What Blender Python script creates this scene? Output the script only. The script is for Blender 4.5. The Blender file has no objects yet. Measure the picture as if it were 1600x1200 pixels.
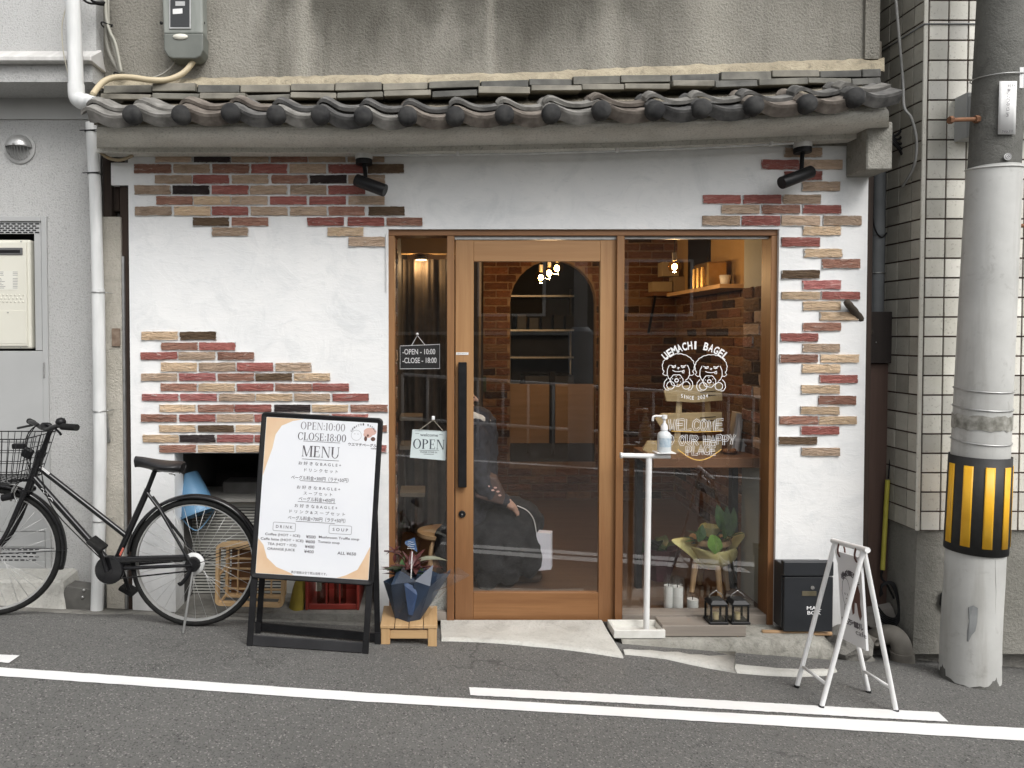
import bpy, math, random
from mathutils import Vector, Matrix
random.seed(11)
SC = bpy.context.scene
COL = SC.collection
# ------------------------------------------------------------------ camera
FPX, CX, CY = 1130.0, 675.0, 553.0          # focal length and optical centre in photograph pixels
PITCH = math.atan(0.025)
CAM = Vector((0.0, -4.04, 1.607))
cd = bpy.data.cameras.new('Camera'); cam = bpy.data.objects.new('Camera', cd); COL.objects.link(cam)
cd.sensor_width = 36.0; cd.lens = FPX/1600*36
cd.shift_x = (800-CX)/1600; cd.shift_y = -(600-CY)/1600
cd.clip_start = 0.05; cd.clip_end = 400
cam.location = CAM; cam.rotation_euler = (math.pi/2-PITCH, 0, 0)
SC.camera = cam
# ------------------------------------------------------------------ sky, sun, exposure (overcast)
SUN_EL, SUN_AZ = 48.0, 150.0      # azimuth clockwise from +Y: high, behind the photographer, a little right
w = bpy.data.worlds.new('World'); SC.world = w; w.use_nodes = True
nt = w.node_tree; nt.nodes.clear()
sky = nt.nodes.new('ShaderNodeTexSky'); sky.sky_type = 'NISHITA'; sky.sun_disc = False
sky.sun_elevation = math.radians(SUN_EL); sky.sun_rotation = math.radians(SUN_AZ)
sky.air_density = 1.0; sky.dust_density = 4.0; sky.ozone_density = 1.0
hs = nt.nodes.new('ShaderNodeHueSaturation'); hs.inputs['Saturation'].default_value = 0.13
bg = nt.nodes.new('ShaderNodeBackground'); bg.inputs[1].default_value = 0.14
wo = nt.nodes.new('ShaderNodeOutputWorld')
nt.links.new(sky.outputs[0], hs.inputs['Color']); nt.links.new(hs.outputs[0], bg.inputs[0]); nt.links.new(bg.outputs[0], wo.inputs[0])
sd = bpy.data.lights.new('Sun', 'SUN'); sd.energy = 0.9; sd.angle = math.radians(32); sd.color = (1.0, 0.97, 0.93)
sun = bpy.data.objects.new('Sun', sd); COL.objects.link(sun)
_a, _e = math.radians(SUN_AZ), math.radians(SUN_EL)
_sd = Vector((math.sin(_a)*math.cos(_e), math.cos(_a)*math.cos(_e), math.sin(_e)))
sun.rotation_euler = (-_sd).to_track_quat('-Z', 'Y').to_euler(); sun.location = _sd*20
SC.view_settings.view_transform = 'Standard'; SC.view_settings.look = 'None'
SC.view_settings.exposure = 0.60; SC.view_settings.gamma = 1.0; SC.view_settings.use_curve_mapping = False
SC.cycles.max_bounces = 8; SC.cycles.transparent_max_bounces = 16
SC.cycles.caustics_reflective = False; SC.cycles.caustics_refractive = False
# ------------------------------------------------------------------ measuring helpers
_F = Vector((0, math.cos(PITCH), -math.sin(PITCH))); _U = Vector((0, math.sin(PITCH), math.cos(PITCH))); _R = Vector((1, 0, 0))
def ray(px, py): return _F*FPX + _R*(px-CX) + _U*(CY-py)
def at(px, py, Y=0.0):
    d = ray(px, py); return CAM + d*((Y-CAM.y)/d.y)
def xat(px, Y=0.0): return at(px, 540, Y).x
def zat(py, Y=0.0): return at(675, py, Y).z
def sz(n, Y=0.0): return n*(Y-CAM.y)/FPX
def lerp_tab(tab, x):
    if x <= tab[0][0]: return tab[0][1]+(x-tab[0][0])*-0.065
    for (a, za), (b, zb) in zip(tab, tab[1:]):
        if x <= b: return za+(zb-za)*(x-a)/(b-a)
    return tab[-1][1]+(x-tab[-1][0])*-0.065
EDGE = [(-3.2, .205), (-2.2, .142), (-1.26, .092), (-.4, .048), (.51, .008), (1.6, -.075), (2.81, -.165), (3.6, -.22)]
def ground(x, y):
    s = -y
    e = lerp_tab(EDGE, x); l = .063-.0645*(x-.41)
    if s < .27: return e-.065*(1-max(0, s)/.27)
    if s < 1.03:
        t = (s-.27)/.76; t = t*t*(3-2*t)*.5+t*.5
        return e+(l-e)*t
    return l+.02*min(1, (s-1.03)/1.5)
def atg(px, py, dz=0.0):
    d = ray(px, py); t = 3.5/d.y
    for _ in range(40):
        p = CAM+d*t; h = p.z-ground(p.x, p.y)-dz
        t += h/(-d.z)*.8
    return CAM+d*t
# ------------------------------------------------------------------ object helpers
WM = {}
def wmat(o): return WM.get(o.name, Matrix.Identity(4))
def attach(o, p):
    o.parent = p; o.matrix_parent_inverse = wmat(p).inverted()
def props(o, label=None, cat=None, group=None, kind=None):
    for k, v in (('label', label), ('category', cat), ('group', group), ('kind', kind)):
        if v: o[k] = v
    return o
def thing(name, label, cat, loc=(0, 0, 0), group=None):
    o = bpy.data.objects.new(name, None); COL.objects.link(o); o.empty_display_size = .1
    o.location = loc; WM[o.name] = Matrix.Translation(Vector(loc))
    return props(o, label, cat, group)
def frame(o, u, v):
    u = Vector(u).normalized(); v = Vector(v); v = (v-u*v.dot(u)).normalized(); n = u.cross(v)
    return Matrix(((u.x, v.x, n.x, o[0]), (u.y, v.y, n.y, o[1]), (u.z, v.z, n.z, o[2]), (0, 0, 0, 1)))
def onplane(M, px, py):
    """photograph pixel -> local (a, b) on the plane of frame M"""
    n = M.col[2].xyz; o = M.col[3].xyz; d = ray(px, py)
    p = CAM+d*((o-CAM).dot(n)/d.dot(n)); q = M.inverted() @ p
    return q.x, q.y
class MB:
    def __init__(s, xf=None): s.v = []; s.f = []; s.xf = xf
    def add(s, vs, fs):
        k = len(s.v); s.v += [Vector(a) for a in vs]; s.f += [tuple(i+k for i in f) for f in fs]; return s
    def box(s, x0, x1, y0, y1, z0, z1):
        return s.add([(x0,y0,z0),(x1,y0,z0),(x1,y1,z0),(x0,y1,z0),(x0,y0,z1),(x1,y0,z1),(x1,y1,z1),(x0,y1,z1)],
            [(0,3,2,1),(4,5,6,7),(0,1,5,4),(1,2,6,5),(2,3,7,6),(3,0,4,7)])
    def obox(s, c, size, M=None):
        a, b, d = size[0]/2, size[1]/2, size[2]/2; c = Vector(c); M = M or Matrix.Identity(3)
        vs = [c+M @ Vector(p) for p in [(-a,-b,-d),(a,-b,-d),(a,b,-d),(-a,b,-d),(-a,-b,d),(a,-b,d),(a,b,d),(-a,b,d)]]
        return s.add(vs, [(0,3,2,1),(4,5,6,7),(0,1,5,4),(1,2,6,5),(2,3,7,6),(3,0,4,7)])
    def hexa(s, p):   # 8 corners: bottom 4 ccw, top 4 ccw
        return s.add(p, [(0,3,2,1),(4,5,6,7),(0,1,5,4),(1,2,6,5),(2,3,7,6),(3,0,4,7)])
    def bar(s, a, b, wd, dp, up=(0, 0, 1)):
        a, b = Vector(a), Vector(b); d = (b-a).normalized(); u = Vector(up); 
        if abs(d.dot(u)) > .98: u = Vector((0, 1, 0))
        r = d.cross(u).normalized(); t = r.cross(d)
        vs = []
        for p in (a, b):
            for i, j in ((-1,-1),(1,-1),(1,1),(-1,1)): vs.append(p+r*(i*wd/2)+t*(j*dp/2))
        return s.add(vs, [(0,3,2,1),(4,5,6,7),(0,1,5,4),(1,2,6,5),(2,3,7,6),(3,0,4,7)])
    def tube(s, pts, r, n=8, closed=False, cap=True):
        P = [Vector(p) for p in pts]; m = len(P); R = r if isinstance(r, (list, tuple)) else [r]*m
        k = len(s.v); prev = None
        for i in range(m):
            if closed: d = P[(i+1) % m]-P[i-1]
            else: d = P[min(i+1, m-1)]-P[max(i-1, 0)]
            d = d.normalized() if d.length > 1e-9 else Vector((0, 0, 1))
            if prev is None:
                u = d.orthogonal().normalized()
            else:
                u = prev-d*prev.dot(d); u = u.normalized() if u.length > 1e-6 else d.orthogonal().normalized()
            prev = u; w_ = d.cross(u)
            for j in range(n):
                a = 2*math.pi*j/n; s.v.append(P[i]+(u*math.cos(a)+w_*math.sin(a))*R[i])
        for i in range(m if closed else m-1):
            a = k+i*n; b = k+((i+1) % m)*n
            for j in range(n): s.f.append((a+j, a+(j+1) % n, b+(j+1) % n, b+j))
        if cap and not closed:
            s.f.append(tuple(k+j for j in reversed(range(n)))); s.f.append(tuple(k+(m-1)*n+j for j in range(n)))
        return s
    def cyl(s, a, b, r, r2=None, n=12): return s.tube([a, b], [r, r if r2 is None else r2], n)
    def lathe(s, prof, c=(0, 0, 0), n=20, M=None, close=True):
        c = Vector(c); M = M or Matrix.Identity(3); k = len(s.v); m = len(prof)
        for r, z in prof:
            for j in range(n):
                a = 2*math.pi*j/n; s.v.append(c+M @ Vector((r*math.cos(a), r*math.sin(a), z)))
        for i in range(m-1):
            for j in range(n): s.f.append((k+i*n+j, k+i*n+(j+1) % n, k+(i+1)*n+(j+1) % n, k+(i+1)*n+j))
        if close:
            if prof[0][0] > 1e-5: s.f.append(tuple(k+j for j in reversed(range(n))))
            if prof[-1][0] > 1e-5: s.f.append(tuple(k+(m-1)*n+j for j in range(n)))
        return s
    def sphere(s, c, r, n=14, m=8, sc=(1, 1, 1), M=None):
        pr = [(max(1e-6, r*math.sin(math.pi*i/m)), -r*math.cos(math.pi*i/m)) for i in range(m+1)]
        D = Matrix.Diagonal(Vector(sc)); return s.lathe(pr, c, n, (M or Matrix.Identity(3)) @ D, close=False)
    def prism(s, pts, z0, z1):     # outline in local xy (ccw), extruded along z
        n = len(pts); vs = [(a, b, z0) for a, b in pts]+[(a, b, z1) for a, b in pts]
        return s.add(vs, [tuple(reversed(range(n))), tuple(range(n, 2*n))]+[(i, (i+1) % n, n+(i+1) % n, n+i) for i in range(n)])
    def prism3(s, pts, off):       # 3d outline and an offset vector
        n = len(pts); off = Vector(off); vs = [Vector(p) for p in pts]+[Vector(p)+off for p in pts]
        return s.add(vs, [tuple(reversed(range(n))), tuple(range(n, 2*n))]+[(i, (i+1) % n, n+(i+1) % n, n+i) for i in range(n)])
    def ribbon(s, pts, wd, z=0.0, closed=False):      # flat line in local xy
        P = [Vector((p[0], p[1])) for p in pts]; n = len(P); k = len(s.v)
        for i in range(n):
            if closed: d = P[(i+1) % n]-P[i-1]
            else: d = P[min(i+1, n-1)]-P[max(i-1, 0)]
            d = d.normalized() if d.length > 1e-9 else Vector((1, 0)); q = Vector((-d.y, d.x))*wd/2
            for e in (P[i]+q, P[i]-q): s.v.append(Vector((e.x, e.y, z)))
        for i in range(n if closed else n-1):
            a = k+2*i; b = k+2*((i+1) % n); s.f.append((a, a+1, b+1, b))
        return s
    def mesh(s, me, M):
        k = len(s.v); s.v += [M @ v.co for v in me.vertices]; s.f += [tuple(i+k for i in p.vertices) for p in me.polygons]; return s
    def text(s, body, x0, x1, y0, y1, z=0.0, fit=True, bold=0.0):
        """lettering fitted to a rectangle in local xy"""
        c = bpy.data.curves.new('t', 'FONT'); c.body = body; c.size = 1; c.resolution_u = 3; c.offset = bold
        o = bpy.data.objects.new('t', c); me = bpy.data.meshes.new_from_object(o)
        if len(me.vertices):
            xs = [v.co.x for v in me.vertices]; ys = [v.co.y for v in me.vertices]
            a0, a1, b0, b1 = min(xs), max(xs), min(ys), max(ys)
            sx = (x1-x0)/max(a1-a0, 1e-6); sy = (y1-y0)/max(b1-b0, 1e-6)
            s.mesh(me, Matrix(((sx, 0, 0, x0-a0*sx), (0, sy, 0, y0-b0*sy), (0, 0, 1, z), (0, 0, 0, 1))))
        bpy.data.objects.remove(o); bpy.data.curves.remove(c); bpy.data.meshes.remove(me)
        return s
    def data(s, name, mat=None, smooth=False):
        me = bpy.data.meshes.new(name)
        vs = [tuple(s.xf @ v) for v in s.v] if s.xf else [tuple(v) for v in s.v]
        me.from_pydata(vs, [], s.f); me.validate(); me.update()
        if mat: me.materials.append(mat)
        if smooth:
            for p in me.polygons: p.use_smooth = True
        return me
    def build(s, name, mat, parent=None, smooth=False, bevel=0.0, seg=1, auto=None):
        o = bpy.data.objects.new(name, s.data(name, mat, smooth)); COL.objects.link(o)
        if parent: attach(o, parent)
        if smooth and auto is not None:
            o.data.set_sharp_from_angle(angle=math.radians(auto))
        if bevel:
            b = o.modifiers.new('b', 'BEVEL'); b.width = bevel; b.segments = seg; b.limit_method = 'ANGLE'; b.angle_limit = math.radians(40)
        return o
def copy_part(src, parent, M):
    """copy an object (own mesh in its own local space) with world matrix M under parent"""
    c = src.copy(); COL.objects.link(c); c.matrix_basis = M; attach(c, parent); return c
def arc(cx, cy, rx, ry, a0, a1, n): 
    return [(cx+rx*math.cos(math.radians(a0+(a1-a0)*i/n)), cy+ry*math.sin(math.radians(a0+(a1-a0)*i/n))) for i in range(n+1)]
def smooth_path(pts, n=6):
    P = [Vector(p) for p in pts]; out = []
    for i in range(len(P)-1):
        p0, p1, p2, p3 = P[max(i-1, 0)], P[i], P[i+1], P[min(i+2, len(P)-1)]
        for j in range(n):
            t = j/n
            out.append(.5*((2*p1)+(-p0+p2)*t+(2*p0-5*p1+4*p2-p3)*t*t+(-p0+3*p1-3*p2+p3)*t**3))
    out.append(P[-1]); return out
def JIT(a): return random.uniform(-a, a)
# ------------------------------------------------------------------ materials
def c4(c): return (c[0], c[1], c[2], 1.0)
class NT:
    def __init__(s, name):
        s.m = bpy.data.materials.new(name); s.m.use_nodes = True; s.t = s.m.node_tree
        s.b = s.t.nodes['Principled BSDF']; s.out = s.t.nodes['Material Output']
        tc = s.t.nodes.new('ShaderNodeTexCoord'); s.co = tc.outputs['Object']
    def n(s, k): return s.t.nodes.new(k)
    def l(s, a, b): s.t.links.new(a, b)
    def vec(s, scale=(1, 1, 1), rand=False):
        mp = s.n('ShaderNodeMapping'); mp.inputs['Scale'].default_value = scale
        if rand:
            oi = s.n('ShaderNodeObjectInfo'); ml = s.n('ShaderNodeMath'); ml.operation = 'MULTIPLY'; ml.inputs[1].default_value = 37.0
            s.l(oi.outputs['Random'], ml.inputs[0]); ad = s.n('ShaderNodeVectorMath'); ad.operation = 'ADD'
            s.l(s.co, ad.inputs[0]); s.l(ml.outputs[0], ad.inputs[1]); s.l(ad.outputs[0], mp.inputs[0])
        else: s.l(s.co, mp.inputs[0])
        return mp.outputs[0]
    def noise(s, v, scale, detail=5, rough=.55, dist=0):
        n = s.n('ShaderNodeTexNoise'); n.inputs['Scale'].default_value = scale; n.inputs['Detail'].default_value = detail
        n.inputs['Roughness'].default_value = rough; n.inputs['Distortion'].default_value = dist; s.l(v, n.inputs['Vector']); return n.outputs['Fac']
    def ramp(s, fac, stops):
        r = s.n('ShaderNodeValToRGB'); e = r.color_ramp.elements
        e[0].position, e[0].color = stops[0][0], c4(stops[0][1]); e[1].position, e[1].color = stops[-1][0], c4(stops[-1][1])
        for p, c in stops[1:-1]: q = e.new(p); q.color = c4(c)
        s.l(fac, r.inputs[0]); return r.outputs[0]
    def mask(s, fac, a, b): return s.ramp(fac, [(a, (0, 0, 0)), (b, (1, 1, 1))])
    def mix(s, fac, a, b, mode='MIX'):
        m = s.n('ShaderNodeMix'); m.data_type = 'RGBA'; m.blend_type = mode
        if isinstance(fac, (int, float)): m.inputs[0].default_value = fac
        else: s.l(fac, m.inputs[0])
        for i, x in ((6, a), (7, b)):
            if isinstance(x, tuple): m.inputs[i].default_value = c4(x)
            else: s.l(x, m.inputs[i])
        return m.outputs[2]
    def math(s, op, a, b):
        m = s.n('ShaderNodeMath'); m.operation = op
        for i, x in ((0, a), (1, b)):
            if isinstance(x, (int, float)): m.inputs[i].default_value = x
            else: s.l(x, m.inputs[i])
        return m.outputs[0]
    def bump(s, h, strength=.3, dist=.01, prev=None):
        b = s.n('ShaderNodeBump'); b.inputs['Strength'].default_value = strength; b.inputs['Distance'].default_value = dist
        s.l(h, b.inputs['Height'])
        if prev: s.l(prev, b.inputs['Normal'])
        s.l(b.outputs[0], s.b.inputs['Normal']); return b.outputs[0]
    def col(s, c):
        if isinstance(c, tuple): s.b.inputs['Base Color'].default_value = c4(c)
        else: s.l(c, s.b.inputs['Base Color'])
    def fin(s, rough=.6, metal=0, spec=.5):
        if isinstance(rough, (int, float)): s.b.inputs['Roughness'].default_value = rough
        else: s.l(rough, s.b.inputs['Roughness'])
        s.b.inputs['Metallic'].default_value = metal; s.b.inputs['Specular IOR Level'].default_value = spec; return s.m
MATS = {}
def mat(name, c1, c2=None, scale=6, rough=.6, metal=0, bump=0, bscale=60, stretch=(1, 1, 1), spec=.5, rand=False, bd=.004, lo=.35, hi=.68):
    if name in MATS: return MATS[name]
    q = NT(name); v = q.vec(stretch, rand)
    if c2: q.col(q.ramp(q.noise(v, scale, 6), [(lo, c1), (hi, c2)]))
    else: q.col(c1)
    if bump: q.bump(q.noise(v, bscale, 4), bump, bd)
    MATS[name] = q.fin(rough, metal, spec); return MATS[name]
def wood(name, c1, c2, axis='z', rough=.5, sc=1.0, rand=False, worn=False):
    if name in MATS: return MATS[name]
    q = NT(name); st = {'x': (1.2, 26, 26), 'y': (26, 1.2, 26), 'z': (26, 26, 1.2)}[axis]
    v = q.vec(tuple(a*sc for a in st), rand); n1 = q.noise(v, 1.0, 5, .6, .6)
    n2 = q.noise(v, 5.0, 3, .6); st2 = tuple(a*.16 for a in st); n3 = q.noise(q.vec(st2, rand), 1.0, 2)
    a = q.ramp(n1, [(.3, c1), (.72, c2)]); a = q.mix(q.math('MULTIPLY', n2, .35), a, tuple(x*.55 for x in c1)); a = q.mix(q.mask(n3, .45, .75), a, q.mix(.25, a, c1))
    if worn:     # tones the joinery darker and redder towards its foot
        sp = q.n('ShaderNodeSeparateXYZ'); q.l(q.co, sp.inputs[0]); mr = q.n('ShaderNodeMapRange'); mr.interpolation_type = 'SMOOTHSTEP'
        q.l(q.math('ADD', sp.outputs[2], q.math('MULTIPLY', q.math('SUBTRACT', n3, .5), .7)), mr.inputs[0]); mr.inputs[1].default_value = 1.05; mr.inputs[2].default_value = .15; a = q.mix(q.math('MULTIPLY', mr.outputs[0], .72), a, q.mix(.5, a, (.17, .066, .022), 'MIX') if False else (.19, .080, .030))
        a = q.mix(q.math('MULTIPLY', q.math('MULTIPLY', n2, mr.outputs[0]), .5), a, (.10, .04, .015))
    q.col(a); q.bump(n2, .12, .002); MATS[name] = q.fin(rough); return MATS[name]
def glass(name='window_glass', refl=.15, tint=(1, 1, 1), rough=0.0):
    if name in MATS: return MATS[name]
    q = NT(name); q.t.nodes.remove(q.b)
    g = q.n('ShaderNodeNewGeometry'); dt = q.n('ShaderNodeVectorMath'); dt.operation = 'DOT_PRODUCT'
    q.l(g.outputs['Normal'], dt.inputs[0]); q.l(g.outputs['Incoming'], dt.inputs[1])
    c = q.math('ABSOLUTE', dt.outputs['Value'], 0); p = q.math('POWER', q.math('SUBTRACT', 1.0, c), 5.0)
    f = q.math('ADD', q.math('MULTIPLY', p, 1-refl), refl); f = q.math('MULTIPLY', f, q.math('SUBTRACT', 1.0, g.outputs['Backfacing']))
    tr = q.n('ShaderNodeBsdfTransparent'); tr.inputs[0].default_value = c4(tint)
    gl = q.n('ShaderNodeBsdfGlossy'); gl.inputs['Roughness'].default_value = rough
    mx = q.n('ShaderNodeMixShader'); q.l(f, mx.inputs[0]); q.l(tr.outputs[0], mx.inputs[1]); q.l(gl.outputs[0], mx.inputs[2]); q.l(mx.outputs[0], q.out.inputs[0])
    MATS[name] = q.m; return q.m
def emit(name, c, e):
    if name in MATS: return MATS[name]
    q = NT(name); q.col(c); q.b.inputs['Emission Color'].default_value = c4(c); q.b.inputs['Emission Strength'].default_value = e
    MATS[name] = q.fin(.5); return q.m
# --- large surfaces
def m_asphalt():
    q = NT('asphalt'); v = q.vec(); big = q.noise(v, 1.3, 5, .6); fine = q.noise(v, 130, 4, .8)
    vo = q.n('ShaderNodeTexVoronoi'); vo.inputs['Scale'].default_value = 185; q.l(v, vo.inputs['Vector'])
    sp = q.n('ShaderNodeSeparateColor'); q.l(vo.outputs['Color'], sp.inputs[0])
    base = q.ramp(big, [(.3, (.140, .138, .131)), (.7, (.182, .180, .171))])
    base = q.mix(q.mask(fine, .38, .62), q.mix(.42, base, (.06, .06, .056)), base)
    base = q.mix(q.mask(sp.outputs[0], .90, .95), base, (.31, .30, .28))
    base = q.mix(q.mask(sp.outputs[1], .84, .90), base, (.05, .05, .048))
    pat = q.noise(q.vec((.5, 1.4, 1)), 1.6, 3); base = q.mix(q.math('MULTIPLY', q.mask(pat, .55, .75), .3), base, (.075, .073, .07))
    cr = q.n('ShaderNodeTexVoronoi'); cr.feature = 'DISTANCE_TO_EDGE'; cr.inputs['Scale'].default_value = .55
    wv = q.n('ShaderNodeVectorMath'); wv.operation = 'ADD'; nz_ = q.n('ShaderNodeTexNoise'); nz_.inputs['Scale'].default_value = 5; nz_.inputs['Detail'].default_value = 6; q.l(v, nz_.inputs['Vector']); sc_ = q.n('ShaderNodeVectorMath'); sc_.operation = 'SCALE'; sc_.inputs['Scale'].default_value = .35; q.l(nz_.outputs['Color'], sc_.inputs[0]); q.l(v, wv.inputs[0]); q.l(sc_.outputs[0], wv.inputs[1]); q.l(wv.outputs[0], cr.inputs['Vector'])
    ck = q.math('MULTIPLY', q.ramp(cr.outputs['Distance'], [(.0, (1, 1, 1)), (.006, (0, 0, 0))]), q.mask(q.noise(v, .9, 3), .55, .62)); base = q.mix(q.math('MULTIPLY', ck, .75), base, (.025, .025, .025))
    sm = q.noise(v, 4.5, 6, .7, .8); base = q.mix(q.math('MULTIPLY', q.mask(sm, .60, .72), .28), base, (.06, .058, .055)); base = q.mix(q.math('MULTIPLY', q.mask(sm, .40, .28), .25), base, (.22, .215, .205))
    q.col(base); q.bump(q.math('ADD', vo.outputs['Distance'], fine), .7, .007); return q.fin(.85, 0, .3)
def m_plaster():
    q = NT('white_plaster'); v = q.vec(); v2 = q.vec((3, 3, 9)); a = q.noise(v, 2.2, 6, .6, .5); tr = q.noise(v2, 3.0, 6, .65, 1.2); f = q.noise(v, 60, 3)
    c = q.ramp(a, [(.3, (.76, .77, .77)), (.62, (.84, .84, .83))]); c = q.mix(q.math('MULTIPLY', q.mask(tr, .58, .78), .4), c, (.60, .62, .63))
    dn = q.noise(q.vec((2, 2, 1)), 9, 5, .7); c = q.mix(q.math('MULTIPLY', q.mask(dn, .66, .8), .3), c, (.5, .51, .50))
    mo = q.noise(v, 5.5, 6, .68, .9); c = q.mix(q.math('MULTIPLY', q.mask(mo, .50, .70), .45), c, (.62, .64, .645))
    sc2 = q.noise(q.vec((7, 7, 26)), 1.6, 5, .7, 1.5); c = q.mix(q.math('MULTIPLY', q.mask(sc2, .63, .70), .4), c, (.55, .56, .56))
    sp = q.n('ShaderNodeSeparateXYZ'); q.l(q.co, sp.inputs[0]); mr = q.n('ShaderNodeMapRange'); q.l(q.math('ADD', sp.outputs[2], q.math('MULTIPLY', q.math('SUBTRACT', q.noise(q.vec((5, 5, 1.5)), 1.5, 6, .65), .5), .5)), mr.inputs[0]); mr.inputs[1].default_value = .30; mr.inputs[2].default_value = -.05
    c = q.mix(q.math('MULTIPLY', mr.outputs[0], .55), c, (.42, .41, .385))
    q.col(c); b = q.bump(q.math('ADD', tr, q.math('MULTIPLY', q.math('MULTIPLY', sc2, q.mask(mo, .45, .65)), .8)), .22, .010); q.bump(f, .08, .003, b); return q.fin(.75, 0, .3)
def m_stucco(name, c1, c2, stain, amt, bs=95, bst=.6):
    q = NT(name); v = q.vec(); n = q.noise(v, 1.1, 6, .6); grain = q.noise(v, bs, 4, .65)
    st = q.noise(q.vec((3.2, 3.2, .45)), 1.3, 6, .62, .4)
    c = q.ramp(n, [(.3, c1), (.7, c2)]); c = q.mix(q.math('MULTIPLY', q.mask(st, .45, .72), amt), c, stain)
    c = q.mix(q.math('MULTIPLY', q.mask(grain, .52, .72), .55), c, tuple(x*.35 for x in stain))
    q.col(c); q.bump(grain, bst, .008); return q.fin(.9, 0, .2)
def m_concrete(name, c1, c2, dark, amt=.5, bs=80, sc=3.0):
    q = NT(name); v = q.vec(); n = q.noise(v, sc, 7, .65); g = q.noise(v, bs, 4, .7); d = q.noise(v, sc*2.7, 5, .7, .6)
    c = q.ramp(n, [(.3, c1), (.7, c2)]); c = q.mix(q.math('MULTIPLY', q.mask(d, .52, .72), amt), c, dark); c = q.mix(q.math('MULTIPLY', q.mask(g, .55, .72), .35), c, tuple(x*.5 for x in dark))
    q.col(c); q.bump(q.math('ADD', g, q.math('MULTIPLY', d, 1.5)), .7, .012); return q.fin(.88, 0, .25)
def m_brick(name, c1, c2, c3, lime=.35, edge=True):
    q = NT(name); v = q.vec((9, 1, 40), True); v1 = q.vec((1, 1, 1), True)
    a = q.noise(v, 1.2, 5, .65, 1.0); b = q.noise(v1, 14, 5, .6); w_ = q.noise(q.vec((16, 16, 60), True), 1.0, 5, .7, .8)
    c = q.ramp(a, [(.3, c1), (.6, c2), (.78, c3)]); c = q.mix(q.math('MULTIPLY', q.mask(b, .55, .75), .5), c, tuple(x*.5 for x in c1))
    oi = q.n('ShaderNodeObjectInfo'); hv = q.n('ShaderNodeHueSaturation'); q.l(c, hv.inputs['Color']); q.l(q.math('ADD', q.math('MULTIPLY', oi.outputs['Random'], .45), .95), hv.inputs['Value']); c = hv.outputs[0]
    c = q.mix(q.math('MULTIPLY', q.mask(w_, .58, .70), lime), c, (.68, .64, .60))
    if edge:
        sp = q.n('ShaderNodeSeparateXYZ'); q.l(q.co, sp.inputs[0]); ex = q.math('MULTIPLY', q.math('ABSOLUTE', sp.outputs[0], 0), 1/.1025); ex = q.math('POWER', ex, 6.0); ez = q.math('POWER', q.math('MULTIPLY', q.math('ABSOLUTE', sp.outputs[2], 0), 1/.0245), 3.0)
        e = q.math('ADD', q.math('MAXIMUM', ex, ez), q.math('MULTIPLY', q.math('SUBTRACT', q.noise(q.vec((26, 26, 40), True), 1.0, 5, .7), .5), 1.8)); c = q.mix(q.math('MULTIPLY', q.mask(e, .95, 1.35), .85), c, (.72, .71, .69))
    q.col(c); q.bump(q.math('ADD', a, q.math('MULTIPLY', w_, 1.5)), 1.0, .016); return q.fin(.85, 0, .2)
def m_paint():
    q = NT('road_paint'); v = q.vec(); n = q.noise(v, 55, 5, .7); b = q.noise(v, 6, 4)
    c = q.ramp(b, [(.3, (.74, .74, .73)), (.7, (.82, .82, .81))]); c = q.mix(q.mask(n, .68, .76), c, (.32, .32, .31)); q.col(c); q.bump(n, .3, .003); return q.fin(.7)
ASPHALT, PLASTER, PAINT = m_asphalt(), m_plaster(), m_paint()
def m_oldwall():
    q = NT('old_stucco'); v = q.vec(); n = q.noise(v, 1.3, 6, .6); gr = q.noise(v, 75, 4, .65); st = q.noise(q.vec((4.5, 4.5, .4)), 1.5, 6, .62, .3)
    c = q.ramp(n, [(.3, (.19, .180, .155)), (.7, (.335, .32, .28))]); c = q.mix(q.math('MULTIPLY', q.mask(st, .5, .72), .45), c, (.10, .092, .075))
    sep = q.n('ShaderNodeSeparateXYZ'); q.l(q.co, sep.inputs[0]); wob = q.math('MULTIPLY', q.math('SUBTRACT', q.noise(q.vec((2, 2, 1)), 2.0, 5), .5), .9)
    hi = q.mask(q.math('ADD', sep.outputs[2], wob), 3.02/1, 3.42) if False else None
    def sstep(x, a, b):
        m = q.n('ShaderNodeMapRange'); m.interpolation_type = 'SMOOTHSTEP'; q.l(x, m.inputs[0]); m.inputs[1].default_value = a; m.inputs[2].default_value = b; return m.outputs[0]
    zz = q.math('ADD', sep.outputs[2], wob); xx = q.math('ADD', sep.outputs[0], wob)
    dark = q.math('MULTIPLY', sstep(zz, 3.05, 3.5), q.math('MULTIPLY', sstep(xx, -1.1, -.6), q.math('SUBTRACT', 1.0, sstep(xx, .95, 1.5))))
    c = q.mix(q.math('MULTIPLY', dark, .8), c, (.075, .07, .058))
    for cx, wd, s in ((-.71, .07, .55), (.32, .05, .4), (1.55, .22, .5), (.98, .12, .3)):
        d = q.math('ABSOLUTE', q.math('SUBTRACT', q.math('ADD', sep.outputs[0], q.math('MULTIPLY', wob, .12)), cx), 0.0); m = q.math('MULTIPLY', q.math('SUBTRACT', 1.0, sstep(d, 0.0, wd)), s); c = q.mix(m, c, (.42, .40, .345))
    c = q.mix(q.math('MULTIPLY', q.mask(gr, .54, .72), .5), c, (.055, .05, .042))
    q.col(c); q.bump(gr, .9, .012); return q.fin(.9, 0, .2)
STUCCO_D = m_oldwall()
STUCCO_G = m_stucco('grey_stucco', (.47, .47, .46), (.54, .54, .53), (.42, .42, .41), .35, 110, .75)
STUCCO_S = m_stucco('cove_stucco', (.60, .585, .53), (.72, .705, .65), (.42, .41, .36), .5, 90, .4)
CONC = m_concrete('concrete', (.33, .32, .29), (.46, .45, .41), (.17, .165, .145), .5)
CONC_L = m_concrete('pale_concrete', (.50, .49, .45), (.64, .63, .585), (.30, .29, .26), .45)
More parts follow.
